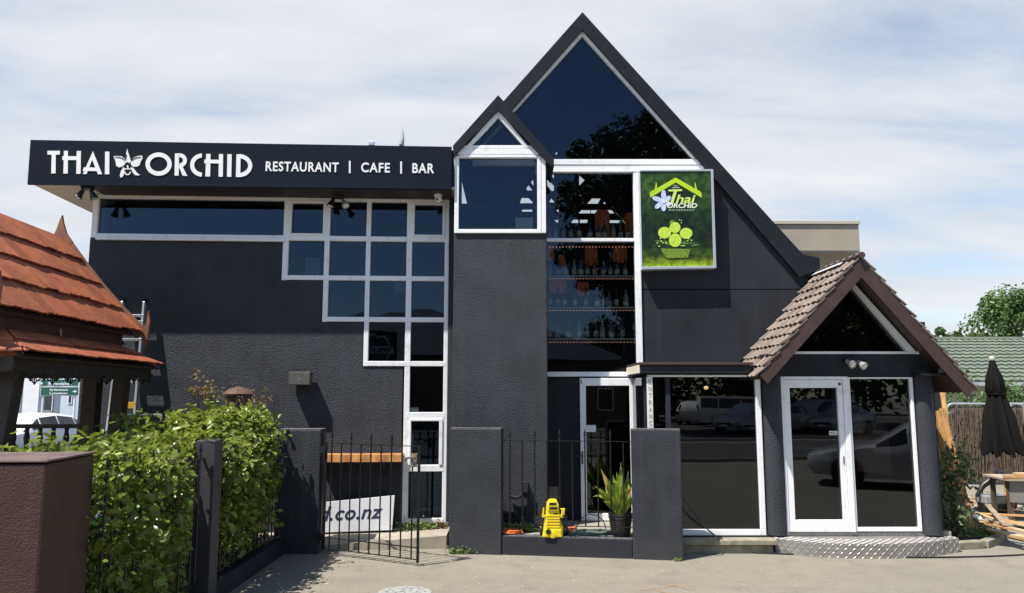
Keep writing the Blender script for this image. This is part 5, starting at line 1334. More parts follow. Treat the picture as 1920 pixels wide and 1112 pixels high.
for (tx, ty, dy, w_, dr, mt, bx) in ((1164, 866, 0, .10, 0, PLG, 0), (1156, 884, .05, .08, .0, PLG, -.02), (1178, 882, .06, .09, 0, PLG, .03), (1141, 898, -.03, .10, .02, PLG, -.03), (1134, 913, .05, .08, .05, PLG, -.05),
                                      (1111, 932, -.06, .075, .12, PLG, -.05), (1113, 910, -.02, .05, .06, PLG, -.04), (1148, 910, -.08, .09, .02, PLG, -.01), (1170, 905, -.10, .10, .01, PLG, .02), (1181, 915, -.05, .08, .03, PLG, .05),
                                      (1126, 878, .0, .07, .03, PLY, -.03), (1181, 918, -.1, .10, .10, PLY, .02), (1186, 905, .05, .07, .06, PLY, .04), (1160, 925, -.12, .06, .0, PLG, 0), (1146, 935, -.1, .06, .02, PLG, -.03), (1176, 938, -.1, .07, .02, PLG, .05), (1153, 920, .1, .08, .0, PLG, -.02), (1122, 921, -.1, .09, .06, PLG, -.06), (1140, 925, -.13, .085, .03, PLG, -.03), (1168, 890, .1, .09, .0, PLG, .01), (1149, 889, .1, .08, .01, PLG, -.02), (1188, 930, -.12, .08, .04, PLG, .06), (1130, 940, -.12, .07, .05, PLG, -.05), (1160, 900, -.02, .09, .0, PLG, 0), (1172, 926, -.14, .085, .01, PLG, .03)):
    blade(S0 + Vector((bx, rnd.uniform(-.03, .03), 0)), lp(tx, ty, dy), w_, dr, mt)
# ------------------------------------------------------------------ weeds and small plants at wall feet
def weed(label, pts, n, rad, size, seed, mat=WEEDL, hgt=.08, name='weed'):
    g = np.random.default_rng(seed); c_ = np.array([g.choice(len(pts)) for _ in range(n)]); P = np.array(pts, float)[c_] + np.stack([g.normal(0, rad, n), g.normal(0, rad * .6, n), np.abs(g.normal(0, hgt, n)) + .01], 1)
    o = leaf_cloud(P, np.stack([g.normal(0, .4, n), g.normal(-.3, .3, n), np.ones(n)], 1), size, mat, name, None, seed=seed); o['kind'] = 'stuff'; return tag(o, label, 'weed')
weed('small weeds at the foot of the pier beside the tower', [(FP.pt(uM0 + .02 + .06 * k, 0, .02).x, FP.pt(uM0 + .05, 0, .03).y, .0) for k in range(7)], 260, .03, .030, 31, hgt=.03)
weed('leafy plants under the last tall wing window', [WP.pt(-.62 + .09 * k, .10, .10) for k in range(7)], 620, .05, .038, 32, hgt=.07)
weed('green weeds along the courtyard slab left of the washer', [(-.1 + .08 * k, 10.35, .22) for k in range(6)], 420, .05, .040, 33, hgt=.05)
weed('withered weeds beside the last tall wing window', [WP.pt(-.16 + .04 * k, .12, .12) for k in range(3)], 90, .03, .05, 34, mat=DRYL, hgt=.06)
weed('dark ground plants beside the leaning white board', [WP.pt(-.98 + .08 * k, .08, .14) for k in range(5)], 420, .05, .036, 35, mat=DARKL, hgt=.07)
weed('tiny weed at the foot of the pier before the shop window', [(FP.pt(uR1 - .08, 0, .02).x, FP.pt(uR1 - .08, 0, .03).y, 0)], 60, .03, .02, 36, hgt=.015)
# ------------------------------------------------------------------ porch steps, ledge, cable, kerb
TREAD = M('tread_plate', (.40, .375, .345), .42, metal=.6, col2=(.30, .28, .25), noise=(8, 6, .4, .7))
stp = thing('porch_step', 'curved checker plate step in front of the white porch door', 'step', (4.5, 10.1, 0))
edge = [gnd(x, y, .178) for x, y in ((1453, 1009.5), (1500, 1015), (1560, 1018.5), (1620, 1020), (1680, 1019.5), (1740, 1016.5), (1797, 1009))]
def lerp_path(P, n):
    out_ = []
    for i in range(n + 1):
        t = i / n * (len(P) - 1); k = min(int(t), len(P) - 2); f = t - k
        p0, p1, p2, p3 = P[max(k - 1, 0)], P[k], P[k + 1], P[min(k + 2, len(P) - 1)]
        out_.append(0.5 * ((2 * p1) + (p2 - p0) * f + (2 * p0 - 5 * p1 + 4 * p2 - p3) * f * f + (3 * p1 - p0 - 3 * p2 + p3) * f ** 3))
    return out_
E = lerp_path(edge, 24)
n = len(E); vs = [p.copy() for p in E] + [Vector((p.x, 10.33, .178)) for p in E] + [Vector((p.x, p.y, -.02)) for p in E]
fs = [(i, i + 1, n + i + 1, n + i) for i in range(n - 1)]; m = MB(); m.add(vs, fs); m.add([v for p in E for v in (Vector((p.x, p.y, .178)), Vector((p.x, p.y, -.02)))], [(2 * i, 2 * i + 1, 2 * i + 3, 2 * i + 2) for i in range(n - 1)])
m.add([E[0], Vector((E[0].x, 10.33, .178)), Vector((E[0].x, 10.33, -.02)), Vector((E[0].x, E[0].y, -.02))], [(0, 1, 2, 3)]); m.add([E[-1], Vector((E[-1].x, 10.33, .178)), Vector((E[-1].x, 10.33, -.02)), Vector((E[-1].x, E[-1].y, -.02))], [(3, 2, 1, 0)])
m.build('plate', TREAD, stp)
TREADB = M('tread_lug', (.37, .355, .335), .40, metal=.6)
lug = MB()
def lug_at(p, e1, e2, nrm_):
    s_, t_ = .034, .009; vs_ = [p + e1 * s_, p + e2 * t_, p - e1 * s_, p - e2 * t_]
    top = [p + e1 * s_ * .8 + nrm_ * .004, p + e2 * t_ * .6 + nrm_ * .004, p - e1 * s_ * .8 + nrm_ * .004, p - e2 * t_ * .6 + nrm_ * .004]
    lug.add([v + nrm_ * .0005 for v in vs_] + top, [(4, 5, 6, 7), (0, 1, 5, 4), (1, 2, 6, 5), (2, 3, 7, 6), (3, 0, 4, 7)])
Fn = lerp_path(edge, 46)
for i in range(46):
    p, q_ = Fn[i], Fn[i + 1]; e = (q_ - p).normalized(); nr = Vector((e.y, -e.x, 0)); up = Vector((0, 0, 1)); c_ = (p + q_) / 2
    for j in range(4):
        z = .155 - j * .05; s_ = 1 if (i + j) % 2 else -1; d_ = (e + up * s_).normalized(); lug_at(Vector((c_.x, c_.y, z)), d_, e.cross(up).cross(d_).normalized() if False else (up * d_.dot(e) - e * d_.dot(up)), nr)
    for j in range(6):
        y = c_.y + .03 + j * .052
        if y > 10.29: break
        s_ = 1 if (i + j) % 2 else -1; d_ = Vector((1, s_, 0)).normalized(); lug_at(Vector((c_.x, y, .178)), d_, Vector((-d_.y, d_.x, 0)), Vector((0, 0, 1)))
lug.build('tread_lugs', TREADB, stp, kind='stuff')
rs = MB()
rs.box(3.52, 5.42, 10.305, 10.328, .18, .226); rs.build('riser_strip', TREAD, stp, bevel=.003)
lug = MB()
for i in range(26): d_ = Vector((1, 0, .8 if i % 2 else -.8)).normalized(); lug_at(Vector((3.56 + i * .072, 10.304, .203)), d_, Vector((-d_.z, 0, d_.x)), Vector((0, -1, 0)))
lug.build('tread_lugs', TREADB, stp, kind='stuff')
STONE = M('mossy_stone', (.30, .27, .19), .9, col2=(.17, .16, .10), noise=(7, 8, .38, .66), bump=(60, .5, .008))
ld = thing('stone_step', 'two-course weathered concrete step under the shop window', 'step', (2.6, 10.15, 0))
MB().box(1.6, 3.36, 10.06, 10.268, .108, .172).build('upper_slab', STONE, ld, bevel=.008)
MB().box(1.6, 3.32, 10.10, 10.262, -.02, .104).build('lower_course', STONE, ld, bevel=.01)
cab = [at(1236, 863, 9.86)] + [at(x, y, 9.88 + .006 * k) for k, (x, y) in enumerate(((1247, 884), (1262, 908), (1280, 935), (1305, 968), (1335, 1000)))] + [gnd(x, y, .012) for x, y in ((1372, 1027), (1400, 1035), (1460, 1038), (1540, 1041), (1640, 1044), (1740, 1045), (1850, 1043), (1935, 1039))]
cab[0].z = min(cab[0].z, 1.6)
tag(MB().tube(lerp_path(cab, 60), .0095, 6).build('black_cable', HOSEB, None, smooth=True), 'thin black cable hanging by the shop window and running along the ground past the step', 'cable')
kb = thing('kerb_edge', 'low concrete planter kerb at the right end of the porch step', 'kerb', (6.0, 10.2, 0))
ko = [gnd(x, y, .0) for x, y in ((1797, 1032), (1850, 1029), (1884, 1018))] ; ko.append(Vector((ko[-1].x + .15, 11.0, 0)))
for k in range(3):
    MB().beam(ko[k] + Vector((0, .06, .04)), ko[k + 1] + Vector((-.02, .06, .04)), .12, .12).build('kerb_stone', STONE, kb, bevel=.015)
MB().add([Vector((5.75, 10.3, .05)), ko[0] + Vector((0, .1, .05)), ko[1] + Vector((0, .1, .05)), ko[2] + Vector((-.05, .1, .05)), Vector((ko[3].x, 11.0, .05)), Vector((5.75, 11.0, .05))], [(0, 1, 2, 3, 4, 5)]).build('planting_bed', M('bed_soil', (.10, .075, .05), .95, col2=(.05, .04, .028), bump=(60, .5, .01)), None, kind='structure')
weed('bright green weeds in the kerbed bed by the porch column', [gnd(x, y, .06) for x, y in ((1785, 1003), (1805, 1004), (1825, 1006), (1845, 1006), (1800, 996), (1780, 990))], 900, .06, .042, 41, hgt=.07)
shb = thing('shrub', 'dark straggly shrub with dry leaves beside the porch column', 'shrub', gnd(1800, 990, .05))
C_ = []; st = MB(); g = np.random.default_rng(14)
for k in range(95):
    z = g.uniform(.1, 1.25); x_ = 5.93 + g.normal(0, .10) + .10 * z; y_ = 10.75 + g.normal(0, .12)
    C_.append((x_, y_, z, g.normal(0, .6), -.6, .6))
    if k % 6 == 0: st.tube([(5.98, 10.78, .02), ((x_ + 5.98) / 2, y_, z * .5), (x_, y_, z)], [.012, .008, .004], 5)
P5, N5 = sprays(np.array(C_), 11, .055, 15); leaf_cloud(P5, N5, .062, TREEL, 'foliage', shb, seed=16, kind='stuff'); st.build('stem', BARK, shb)
P6, N6 = sprays(np.array(C_[::4]), 3, .06, 17); leaf_cloud(P6, N6, .07, DRYL, 'dry_foliage', shb, seed=18, kind='stuff')
P7 = np.array([(6.06 + .02 * k, 10.7, 1.1 + .035 * k) for k in range(9)]); leaf_cloud(np.repeat(P7, 4, 0) + g.normal(0, .03, (36, 3)), np.tile((0, -.5, 1.), (36, 1)), .06, WEEDL, 'young_foliage', shb, seed=19, kind='stuff')

# ------------------------------------------------------------------ right-hand yard
px0, px1 = at(1735, 760, 13.0), at(1766, 760, 13.0)
MB().box(px0.x - .3, px1.x, 13.0, 13.2, -.05, 2.75).build('side_wall', SMOOTH, BLD)
REED = M('reed', (.48, .28, .10), .6, col2=(.34, .18, .06), noise=(20, 5, .4, .65), orand=.35)
rp = thing('reed_screen', 'bundle of split bamboo reeds leaning by the side wall', 'screen', gnd(1785, 960, 0))
rd = mesh_of(MB().tube([(0, 0, 0), (0, 0, 1)], .013, 6), 'reed', REED, True)
tl_, tr__ = at(1748, 778, 11.9), at(1772, 766, 11.9); bl__, br_ = at(1782, 910, 11.6), at(1822, 900, 11.6)
for k in range(26):
    t = k / 25; a = tl_.lerp(tr__, t) + Vector((0, rnd.uniform(-.02, .02), rnd.uniform(-.06, .05))); b = bl__.lerp(br_, t); b.z = .06
    z_ = (a - b); L_ = z_.length; z_.normalize(); x_ = z_.orthogonal().normalized(); M_ = frame_m(b, x_, z_.cross(x_), z_ * L_)
    inst('reed', rd, rp, M_)
bpole = at(1763, 704, 12.4); bb = at(1797, 930, 11.9); bb.z = .02
o = thing('bamboo_pole', 'thick bamboo pole leaning behind the reed screen', 'pole', bb)
BAM = M('bamboo', (.50, .33, .12), .45, col2=(.40, .25, .08), noise=(8, 4, .4, .6)); pth = []; rr = []
for k in range(33): pth.append(bb.lerp(bpole, k / 32)); rr.append(.044 - .004 * (k / 32) + (.005 if k % 4 == 0 else 0))
MB().tube(pth, rr, 10).build('culm', BAM, o, smooth=True)
BRUSH = M('brush_fence', (.165, .120, .085), .9, col2=(.085, .065, .050), noise=(14, 7, .35, .68), bump=(45, .8, .02), island=.3)
for (xa, xb, lab) in ((1786, 1901, 'brushwood fence panel in a rounded steel frame behind the closed umbrella'), (1905, 2010, 'brushwood fence panel cut off by the right picture edge')):
    a, b = gnd(xa, 908, 0), gnd(xb, 905, 0); b = Vector((a.x + (b.x - a.x), a.y - .25, 0)); zt_ = at(1830, 757, a.y).z
    o = thing('brush_panel', lab, 'fence', ((a + b) / 2)); e = (b - a).normalized(); L_ = (b - a).length; cr = .12
    pth = [a, a + Vector((0, 0, zt_ - cr))] + [a + e * cr * (1 - math.cos(w_)) + Vector((0, 0, zt_ - cr + cr * math.sin(w_))) for w_ in (R(22), R(45), R(68), R(90))]
    pth += [b - e * cr * (1 - math.cos(w_)) + Vector((0, 0, zt_ - cr + cr * math.sin(w_))) for w_ in (R(90), R(68), R(45), R(22))] + [b + Vector((0, 0, zt_ - cr)), b]
    MB().tube(pth, .024, 8).build('frame', M('galvanised', (.55, .56, .58), .4, metal=.6), o, smooth=True)
    m = MB(); q = random.Random(int(xa)); nn = 330
    for k in range(nn):
        s_ = q.uniform(.05, L_ - .05); z0 = q.uniform(.06, zt_ - .7); ln = q.uniform(.35, .9); y_ = q.uniform(.02, .06); tilt = q.gauss(0, .035)
        z1_ = min(z0 + ln, zt_ - .05 - .02 * q.random()); c_ = a + e * s_
        m.beam(c_ + Vector((0, y_ - .06, z0)), c_ + e * tilt + Vector((0, y_ - .06, z1_)), .014, .010)
    bk = MB().beam(a + e * .06 + Vector((0, .02, zt_ * .5)), b - e * .06 + Vector((0, .02, zt_ * .5)), .02, zt_ - .12)
    bk.build('brush_backing', BRUSH, o); m.build('brushwood', BRUSH, o, kind='stuff')
# closed umbrella
uc = at(1877, 700, 14.0); ut = at(1866, 672, 14.0).z; ub = at(1877, 850, 14.0).z; ux, uy = at(1872, 760, 14.0).x, 14.0
um = thing('closed_umbrella', 'closed black market umbrella on a wooden pole', 'umbrella', (ux, uy, 0))
CANV = M('black_canvas', (.007, .007, .0065), .85, spec=.15, bump=(90, .25, .003))
MB().tube([(ux + .02, uy, 0), (ux - .05, uy, ut - .02)], .026, 10).build('pole', BAM, um, smooth=True)
MB().lathe([(.022, 0), (.05, .02), (.055, .05), (.03, .085), (.01, .09)], (ux - .05, uy, ut - .05), 14).build('finial', M('pale_wood', (.5, .46, .38), .5), um, smooth=True)
m = MB(); nf = 8; prof = [(0, .05), (.07, .075), (.18, .14), (.33, .17), (.36, .135), (.42, .155), (.6, .24), (.8, .27), (.95, .30), (1.0, .295)]
b0 = len(m.v); nseg = 48
for t, r_ in prof:
    for k in range(nseg):
        w_ = 2 * math.pi * k / nseg; f = 1 + (.05 + .22 * t) * math.cos(nf * w_ + 1.5 * math.sin(3 * t)) ; z = ut - .05 - t * (ut - .05 - ub) - (.06 * math.cos(nf * w_) if t == 1 else 0)
        m.v.append(Vector((ux - .05 + .07 * t + r_ * f * math.cos(w_), uy + r_ * f * .9 * math.sin(w_), z)))
for i in range(len(prof) - 1):
    for k in range(nseg):
        k2 = (k + 1) % nseg; m.f.append((i * nseg + k, (i + 1) * nseg + k, (i + 1) * nseg + k2, i * nseg + k2))
m.build('canopy', CANV, um, smooth=True)
zt_ = ut - .05 - .36 * (ut - .05 - ub); MB().lathe([(.150, -.015), (.160, 0), (.150, .015)], (ux - .03, uy, zt_), 24).build('strap', CANV, um)
MB().lathe([(.25, 0), (.25, .06), (.05, .09)], (ux, uy, 0), 20).build('base', CONCRETE, um)
# work trestle with timber and a cut-off saw
tb = thing('work_table', 'plywood work table at the right picture edge with boards lying on it', 'table', gnd(1925, 985, 0))
tz = at(1890, 897, 12.6).z; x0 = at(1880, 897, 12.6).x
MB().hexa([(x0, 12.5, tz - .03), (x0 + 1.4, 12.3, tz - .03), (x0 + 1.5, 13.2, tz - .03), (x0 + .1, 13.3, tz - .03), (x0, 12.5, tz), (x0 + 1.4, 12.3, tz), (x0 + 1.5, 13.2, tz), (x0 + .1, 13.3, tz)]).build('table_top', M('plywood', (.36, .30, .22), .7), tb)
MB().hexa([(x0 + .08, 12.56, .3), (x0 + 1.3, 12.38, .3), (x0 + 1.3, 12.42, .3), (x0 + .08, 12.6, .3), (x0 + .08, 12.56, tz - .032), (x0 + 1.3, 12.38, tz - .032), (x0 + 1.3, 12.42, tz - .032), (x0 + .08, 12.6, tz - .032)]).build('apron', M('grey_board', (.20, .19, .17), .7), tb)
for a_, b_ in ((.1, 12.62), (1.3, 12.5), (.2, 13.2), (1.4, 13.1)): MB().box(x0 + a_ - .03, x0 + a_ + .03, b_ - .03, b_ + .03, 0, tz - .032).build('leg', BARK, tb)
PINE = M('fresh_pine', (.52, .30, .13), .6, col2=(.38, .20, .08), noise=(6, 5, .4, .65), bump=(30, .2, .003)); GREYW = M('weathered_pine', (.34, .27, .19), .75, col2=(.22, .17, .12), noise=(6, 5, .4, .65)); RAWW = M('pale_timber', (.56, .42, .24), .6, col2=(.44, .31, .16), noise=(7, 5, .4, .65))
def plank(a, b, w_, t_, mat, label, grp): return tag(MB().beam(a, b, w_, t_).build('timber_plank', mat, None, bevel=.003), label, 'plank', grp)
for k, (dy, dz, mt) in enumerate(((0, .025, PINE), (.16, .025, GREYW), (.05, .07, RAWW))):
    plank(Vector((x0 + .0 + .1 * k, 12.55 + dy, tz + dz)), Vector((x0 + 1.3, 12.5 + dy, tz + dz + .0)), .11, .04, mt, ('orange plank lying along the front of the work table', 'greyish plank lying towards the back of the work table', 'pale plank on top of the boards on the work table')[k], 'boards on the work table')
q = random.Random(17)
specs = [((1805, 985), (1925, 1012), PINE), ((1822, 975), (1930, 1002), RAWW), ((1815, 962), (1925, 975), PINE), ((1808, 970), (1900, 985), GREYW), ((1840, 990), (1935, 1015), RAWW), ((1830, 952), (1932, 968), PINE), ((1845, 968), (1935, 985), PINE), ((1858, 998), (1930, 1010), PINE), ((1812, 955), (1860, 980), RAWW), ((1850, 945), (1890, 990), GREYW), ((1870, 975), (1935, 992), RAWW), ((1838, 980), (1895, 1000), PINE)]
words = ['longest orange plank at the front of the timber pile', 'pale plank second from the front of the timber pile', 'orange plank in the middle of the timber pile', 'greyish plank near the left end of the timber pile', 'pale plank cut off by the picture edge low in the pile', 'orange plank at the back of the timber pile', 'orange plank on top of the timber pile', 'short orange plank low at the right picture edge', 'short pale plank at the left back of the pile', 'greyish plank lying across the others in the pile', 'pale plank on top at the right of the pile', 'short orange plank across the front of the pile']
for k, ((xa, ya), (xb, yb), mt) in enumerate(specs):
    z_ = .03 + .030 * (k % 5); a, b = gnd(xa, ya, z_), gnd(xb, yb, z_); d_ = (b - a)
    if d_.length > 2.4: b = a + d_.normalized() * 2.4
    b.z += .03 * (k % 3); plank(a, b, q.uniform(.06, .11), .025, mt, words[k], 'timber pile by the work table')
for k in range(26):
    x_, y_ = q.uniform(1790, 1860), q.uniform(918, 965); a = gnd(x_, y_, .012); w_ = q.uniform(0, 3.1); ln = q.uniform(.08, .3)
    tag(MB().beam(a, a + Vector((math.cos(w_) * ln, math.sin(w_) * ln, q.uniform(0, .04))), q.uniform(.03, .07), .015).build('timber_scrap', (RAWW, PINE, GREYW)[k % 3], None), 'small %s timber scrap on the ground beside the timber pile' % ('pale', 'orange', 'greyish')[k % 3], 'timber scrap', '%s scraps around the timber pile' % ('pale', 'orange', 'greyish')[k % 3])
p = gnd(1828, 972, .10); g = MB()
for k in range(9): g.ellip(p + Vector((q.uniform(-.12, .12), q.uniform(-.1, .1), q.uniform(-.02, .05))), q.uniform(.05, .10), q.uniform(.05, .09), q.uniform(.03, .05), 9, 6)
tag(g.build('plastic_bag', M('white_bag', (.68, .68, .68), .45, bump=(25, .6, .01)), None, smooth=True), 'crumpled white plastic bag on the timber pile', 'bag')
sw_ = gnd(1880, 962, 0); sa = thing('cut_off_saw', 'black bench saw with orange discs in front of the work table', 'saw', sw_)
MB().box(sw_.x - .35, sw_.x + .05, sw_.y - .12, sw_.y + .18, .16, .30).build('bed', M('saw_grey', (.42, .43, .44), .4, metal=.4), sa, bevel=.02)
for dx in (-.3, .0): MB().box(sw_.x + dx - .03, sw_.x + dx + .03, sw_.y - .1, sw_.y + .15, .0, .16).build('foot', BLACKP, sa)
MB().tube([(sw_.x - .42, sw_.y, .28), (sw_.x - .30, sw_.y, .46), (sw_.x - .12, sw_.y, .58), (sw_.x + .02, sw_.y, .62)], [.03, .05, .06, .045], 10).build('arm', BLACKP, sa, smooth=True)
MB().lathe([(.02, -.07), (.06, -.05), (.07, .05), (.02, .08)], (sw_.x + .0, sw_.y, .66), 16, (1, 0, .2)).build('motor', BLACKP, sa, smooth=True)
for dx in (.06, .20): MB().lathe([(.03, -.02), (.12, -.018), (.135, 0), (.12, .018), (.03, .02)], (sw_.x + dx, sw_.y - .02, .20), 22, (1, -.35, 0)).build('disc', M('disc_orange', (.48, .14, .05), .5), sa, smooth=True)
TREEB = M('bright_tree_leaf', (0.105, 0.175, 0.045), 0.45, col2=(0.075, 0.13, 0.035), noise=(1.2, 4, .35, .65), trans=.35, island=.3)
# bushes behind the fence
bs = thing('bush', 'rounded green bush behind the brushwood fence panels', 'bush', (12.5, 20.5, 0))
cs2, rs2 = [], []; g = np.random.default_rng(44)
for k in range(46): x_ = g.uniform(10.2, 15.5); cs2.append((x_, 20.3 + g.normal(0, .4), 1.0 + g.uniform(.2, 1.45) - .1 * abs(x_ - 12))); rs2.append(g.uniform(.30, .55))
P8, N8 = clumps(cs2, rs2, 190, seed=45); leaf_cloud(P8, N8, .105, TREEB, 'foliage', bs, seed=46, kind='stuff')
st = MB()
for k in range(9): st.tube([(10.6 + k * .6, 20.4, 0), (10.6 + k * .6 + .1, 20.4, 1.9)], [.05, .02], 6)
st.build('trunk', BARK, bs)
def tree(label, x, y, hgt, rad, nclump, per, leaf, mat, seed, trunk_r=.16, name='tree', squash=1.0, group=None):
    o = thing(name, label, 'tree', (x, y, 0), group); g = np.random.default_rng(seed)
    cz = hgt - rad * squash; cs_2, rs_2 = [], []; m = MB()
    fork = Vector((x, y, max(.8, cz - rad * squash * .85)))
    m.tube([(x, y, -.1), (x + .04 * rad, y, fork.z * .6), fork], [trunk_r * 1.25, trunk_r, trunk_r * .85], 8)
    for k in range(nclump):
        d = g.normal(0, 1, 3); d /= np.linalg.norm(d); rr = rad * g.uniform(.35, 1.0) ** .6
        c_ = np.array((x, y, cz)) + d * rr * np.array((1, 1, squash)); cs_2.append(c_); rs_2.append(rad * g.uniform(.14, .27))
        if k % 3 == 0:
            e_ = Vector(c_); md = fork.lerp(e_, .5) + Vector((0, 0, .08 * rad)); m.tube([fork, md, e_], [trunk_r * .5, trunk_r * .28, trunk_r * .1], 5)
    m.build('trunk', BARK, o)
    P, Nn = clumps(cs_2, rs_2, per, shell=.6, seed=seed + 1); leaf_cloud(P, Nn, leaf, mat, 'crown', o, seed=seed + 2, kind='stuff'); return o
tree('tall green tree behind the green tiled house', 31.6, 46, 9.2, 3.6, 95, 240, .24, TREEB, 61, .25)
for k, (px_, top, lab) in enumerate(((1750, 614, 'small tree top peeking out beside the porch roof edge'), (1800, 628, 'low distant trees above the green roof ridge'), (1836, 630, 'distant tree top between the ridge and the tall tree'))):
    p = at(px_, top, 70); tree(lab, p.x, 70, p.z, 2.2 if k else 1.3, 36, 130, .30, TREEL, 70 + k * 7, .2)
# house with the green tile roof
GRN = M('green_roof_tile', (.125, .150, .108), .65, col2=(.10, .122, .088), noise=(2.5, 5, .4, .65), orand=.10)
hs = thing('green_roofed_house', 'neighbouring house with a pale green wavy tiled roof', 'house', (17, 27, 0))
ez, ey = at(1850, 717, 24.0).z, 24.0; rz, ry = at(1820, 638, 29.0).z, 29.0; xl_, xr_ = 11.5, 24.0
MB().box(xl_ + .4, xr_ - .4, 24.5, 33, 0, ez - .05).build('wall', M('house_wall', (.5, .47, .42), .8), hs)
MB().beam((xl_, ey - .06, ez - .05), (xr_, ey - .06, ez - .05), .10, .12).build('gutter', M('gutter_grey', (.42, .43, .45), .5), hs)
m = MB(); m.add([(xl_, ey, ez - .06), (xr_, ey, ez - .06), (xr_ - 4.3, ry, rz - .06), (xl_, ry, rz - .06), (xr_, 34, ez - .06), (xl_, 34, ez - .06)], [(0, 1, 2, 3), (1, 4, 2), (4, 5, 3, 2), (0, 3, 5)]); m.build('roof_deck', GRN, hs)
MB().tube([(xl_, ry, rz + .03), (xr_ - 4.3, ry, rz + .03)], .10, 8).build('ridge_capping', GRN, hs, smooth=True); MB().tube([(xr_ - 4.3, ry, rz + .03), (xr_, ey, ez + .05)], .10, 8).build('ridge_capping', GRN, hs, smooth=True)
up = Vector((0, ry - ey, rz - ez)); SL_ = up.length; up.normalize(); nr = Vector((1, 0, 0)).cross(up)
tm = MB(); nx = 12; wd, ln, tt = .52, .50, .05
top = [(-wd / 2 + wd * i / nx, ln * j, (.017 * math.cos(i / nx * 4 * math.pi)) + (.050 if j == 0 else .0)) for j in range(2) for i in range(nx + 1)]
nn_ = len(top); fs = [(i, i + 1, i + nx + 2, i + nx + 1) for i in range(nx)]; tm.add(top + [(x, y, z - tt) for x, y, z in top[:nx + 1]], fs + [(nn_ + i + 1, i + 1, i, nn_ + i) for i in range(nx)])
GT = mesh_of(tm, 'roof_tile', GRN, False)
rows = 12
for r_ in range(rows):
    f = r_ / rows; xe = xr_ - 4.3 * f
    k = 0; x_ = 13.4
    while x_ < xe - .1 and x_ < 21.0:
        inst('roof_tile', GT, hs, frame_m(Vector((x_, ey, ez)) + up * (SL_ * f) + nr * .03, (1, 0, 0), up, nr)); x_ += .52

# ------------------------------------------------------------------ street beyond the sala, far left
def facade(name, label, x0, x1, y, z, col, wins, group=None, depth=10):
    o = thing(name, label, 'building', ((x0 + x1) / 2, y + depth / 2, 0), group); c_ = M(name + '_wall', col, .8, col2=tuple(q_ * .88 for q_ in col), noise=(.6, 5, .4, .6))
    MB().box(x0, x1, y, y + depth, 0, z).build('wall', c_, o); MB().box(x0 - .1, x1 + .1, y - .1, y + depth, z, z + .25).build('parapet', M('parapet', tuple(q_ * .8 for q_ in col), .7), o)
    for (wx0, wx1, wz0, wz1) in wins:
        f = MB().box(wx0, wx1, y - .05, y - .002, wz0, wz1).build('window', WHITE, o); MB().box(wx0 + .06, wx1 - .06, y - .065, y - .052, wz0 + .06, wz1 - .06).build('pane', glass_dark, f)
    return o
glass_dark = M('far_glass', (.03, .04, .055), .08)
X = lambda px, Y: at(px, 760, Y).x
facade('white_shop', 'white flat building across the side street behind the sala', X(-30, 52), X(71, 52), 52, 8, (.74, .75, .76), [(X(8, 52), X(20, 52), 2.2, 3.6), (X(50, 52), X(60, 52), 4.5, 6)])
o = facade('grey_shop', 'blue grey shop with a yellow sign beside the white building', X(71, 52), X(113, 52), 52, 7.5, (.16, .20, .26), [(X(80, 52), X(99, 52), .9, 2.6)])
MB().box(X(90, 52), X(101, 52), 51.85, 51.94, 3.1, 3.9).build('sign_board', M('sign_yellow', (.70, .55, .04), .5), o)
facade('pale_blue_shop', 'pale blue building right of the grey shop', X(113, 52), X(190, 52), 52, 9, (.56, .62, .70), [(X(127, 52), X(135, 52), 1.4, 2.6), (X(150, 52), X(160, 52), 1.4, 2.6)])
facade('yellow_cottage', 'low yellowish cottage at the left picture edge', X(-40, 40), X(8, 40), 40, 2.8, (.50, .40, .22), [(X(-20, 40), X(-8, 40), 1, 2)], depth=.6)
SGN = M('direction_green', (.012, .10, .07), .5); SGW = M('direction_white', (.8, .8, .8), .5)
Dp = Plane(0, 36.0); ds = thing('direction_sign', 'green road direction sign with white arrows to Fendalton, Sydenham and Lyttelton', 'sign', (X(112, 36), 36, 0))
for (yt, yb) in ((711, 724.2), (725.2, 742)):
    a, b = Dp.hit(75, yb), Dp.hit(148, yt); MB().pbox(Dp, a[0], b[0], a[1], b[1], -.03, 0).build('sign_plate', SGW, ds); MB().pbox(Dp, a[0] + .02, b[0] - .02, a[1] + .02, b[1] - .02, .001, .006).build('sign_face', SGN, ds)
m = MB()
for t, x0_, x1_, yb in (('Fendalton', 100, 134, 722), ('Sydenham', 93, 127, 734), ('Lyttelton', 93, 126, 740.5)): put_text(m, Dp, t, x0_, yb, x1_, yb - 5.2, .0065, bold=.02, depth=.004)
for x_, y_, s_ in ((80, 718.7, -1), (139, 734, 1)):
    m.prism(Dp, [Dp.hit(x_ + s_ * 5, y_), Dp.hit(x_ + s_ * 1, y_ - 3), Dp.hit(x_ + s_ * 1, y_ + 3)], .0065, .010); m.prism(Dp, [Dp.hit(x_ - 2.5, y_ - .8), Dp.hit(x_ + s_ * 1.1 + 1.5, y_ - .8), Dp.hit(x_ + s_ * 1.1 + 1.5, y_ + .8), Dp.hit(x_ - 2.5, y_ + .8)], .0065, .0095)
m.build('lettering', SGW, ds)
a, b = Dp.hit(89.5, 723), Dp.hit(97.5, 714.5); MB().pbox(Dp, a[0], b[0], a[1], b[1], .0065, .009).build('airport_plate', M('plate_blue', (.25, .38, .55), .5), ds)
m = MB(); cxx, czz = (a[0] + b[0]) / 2, (a[1] + b[1]) / 2
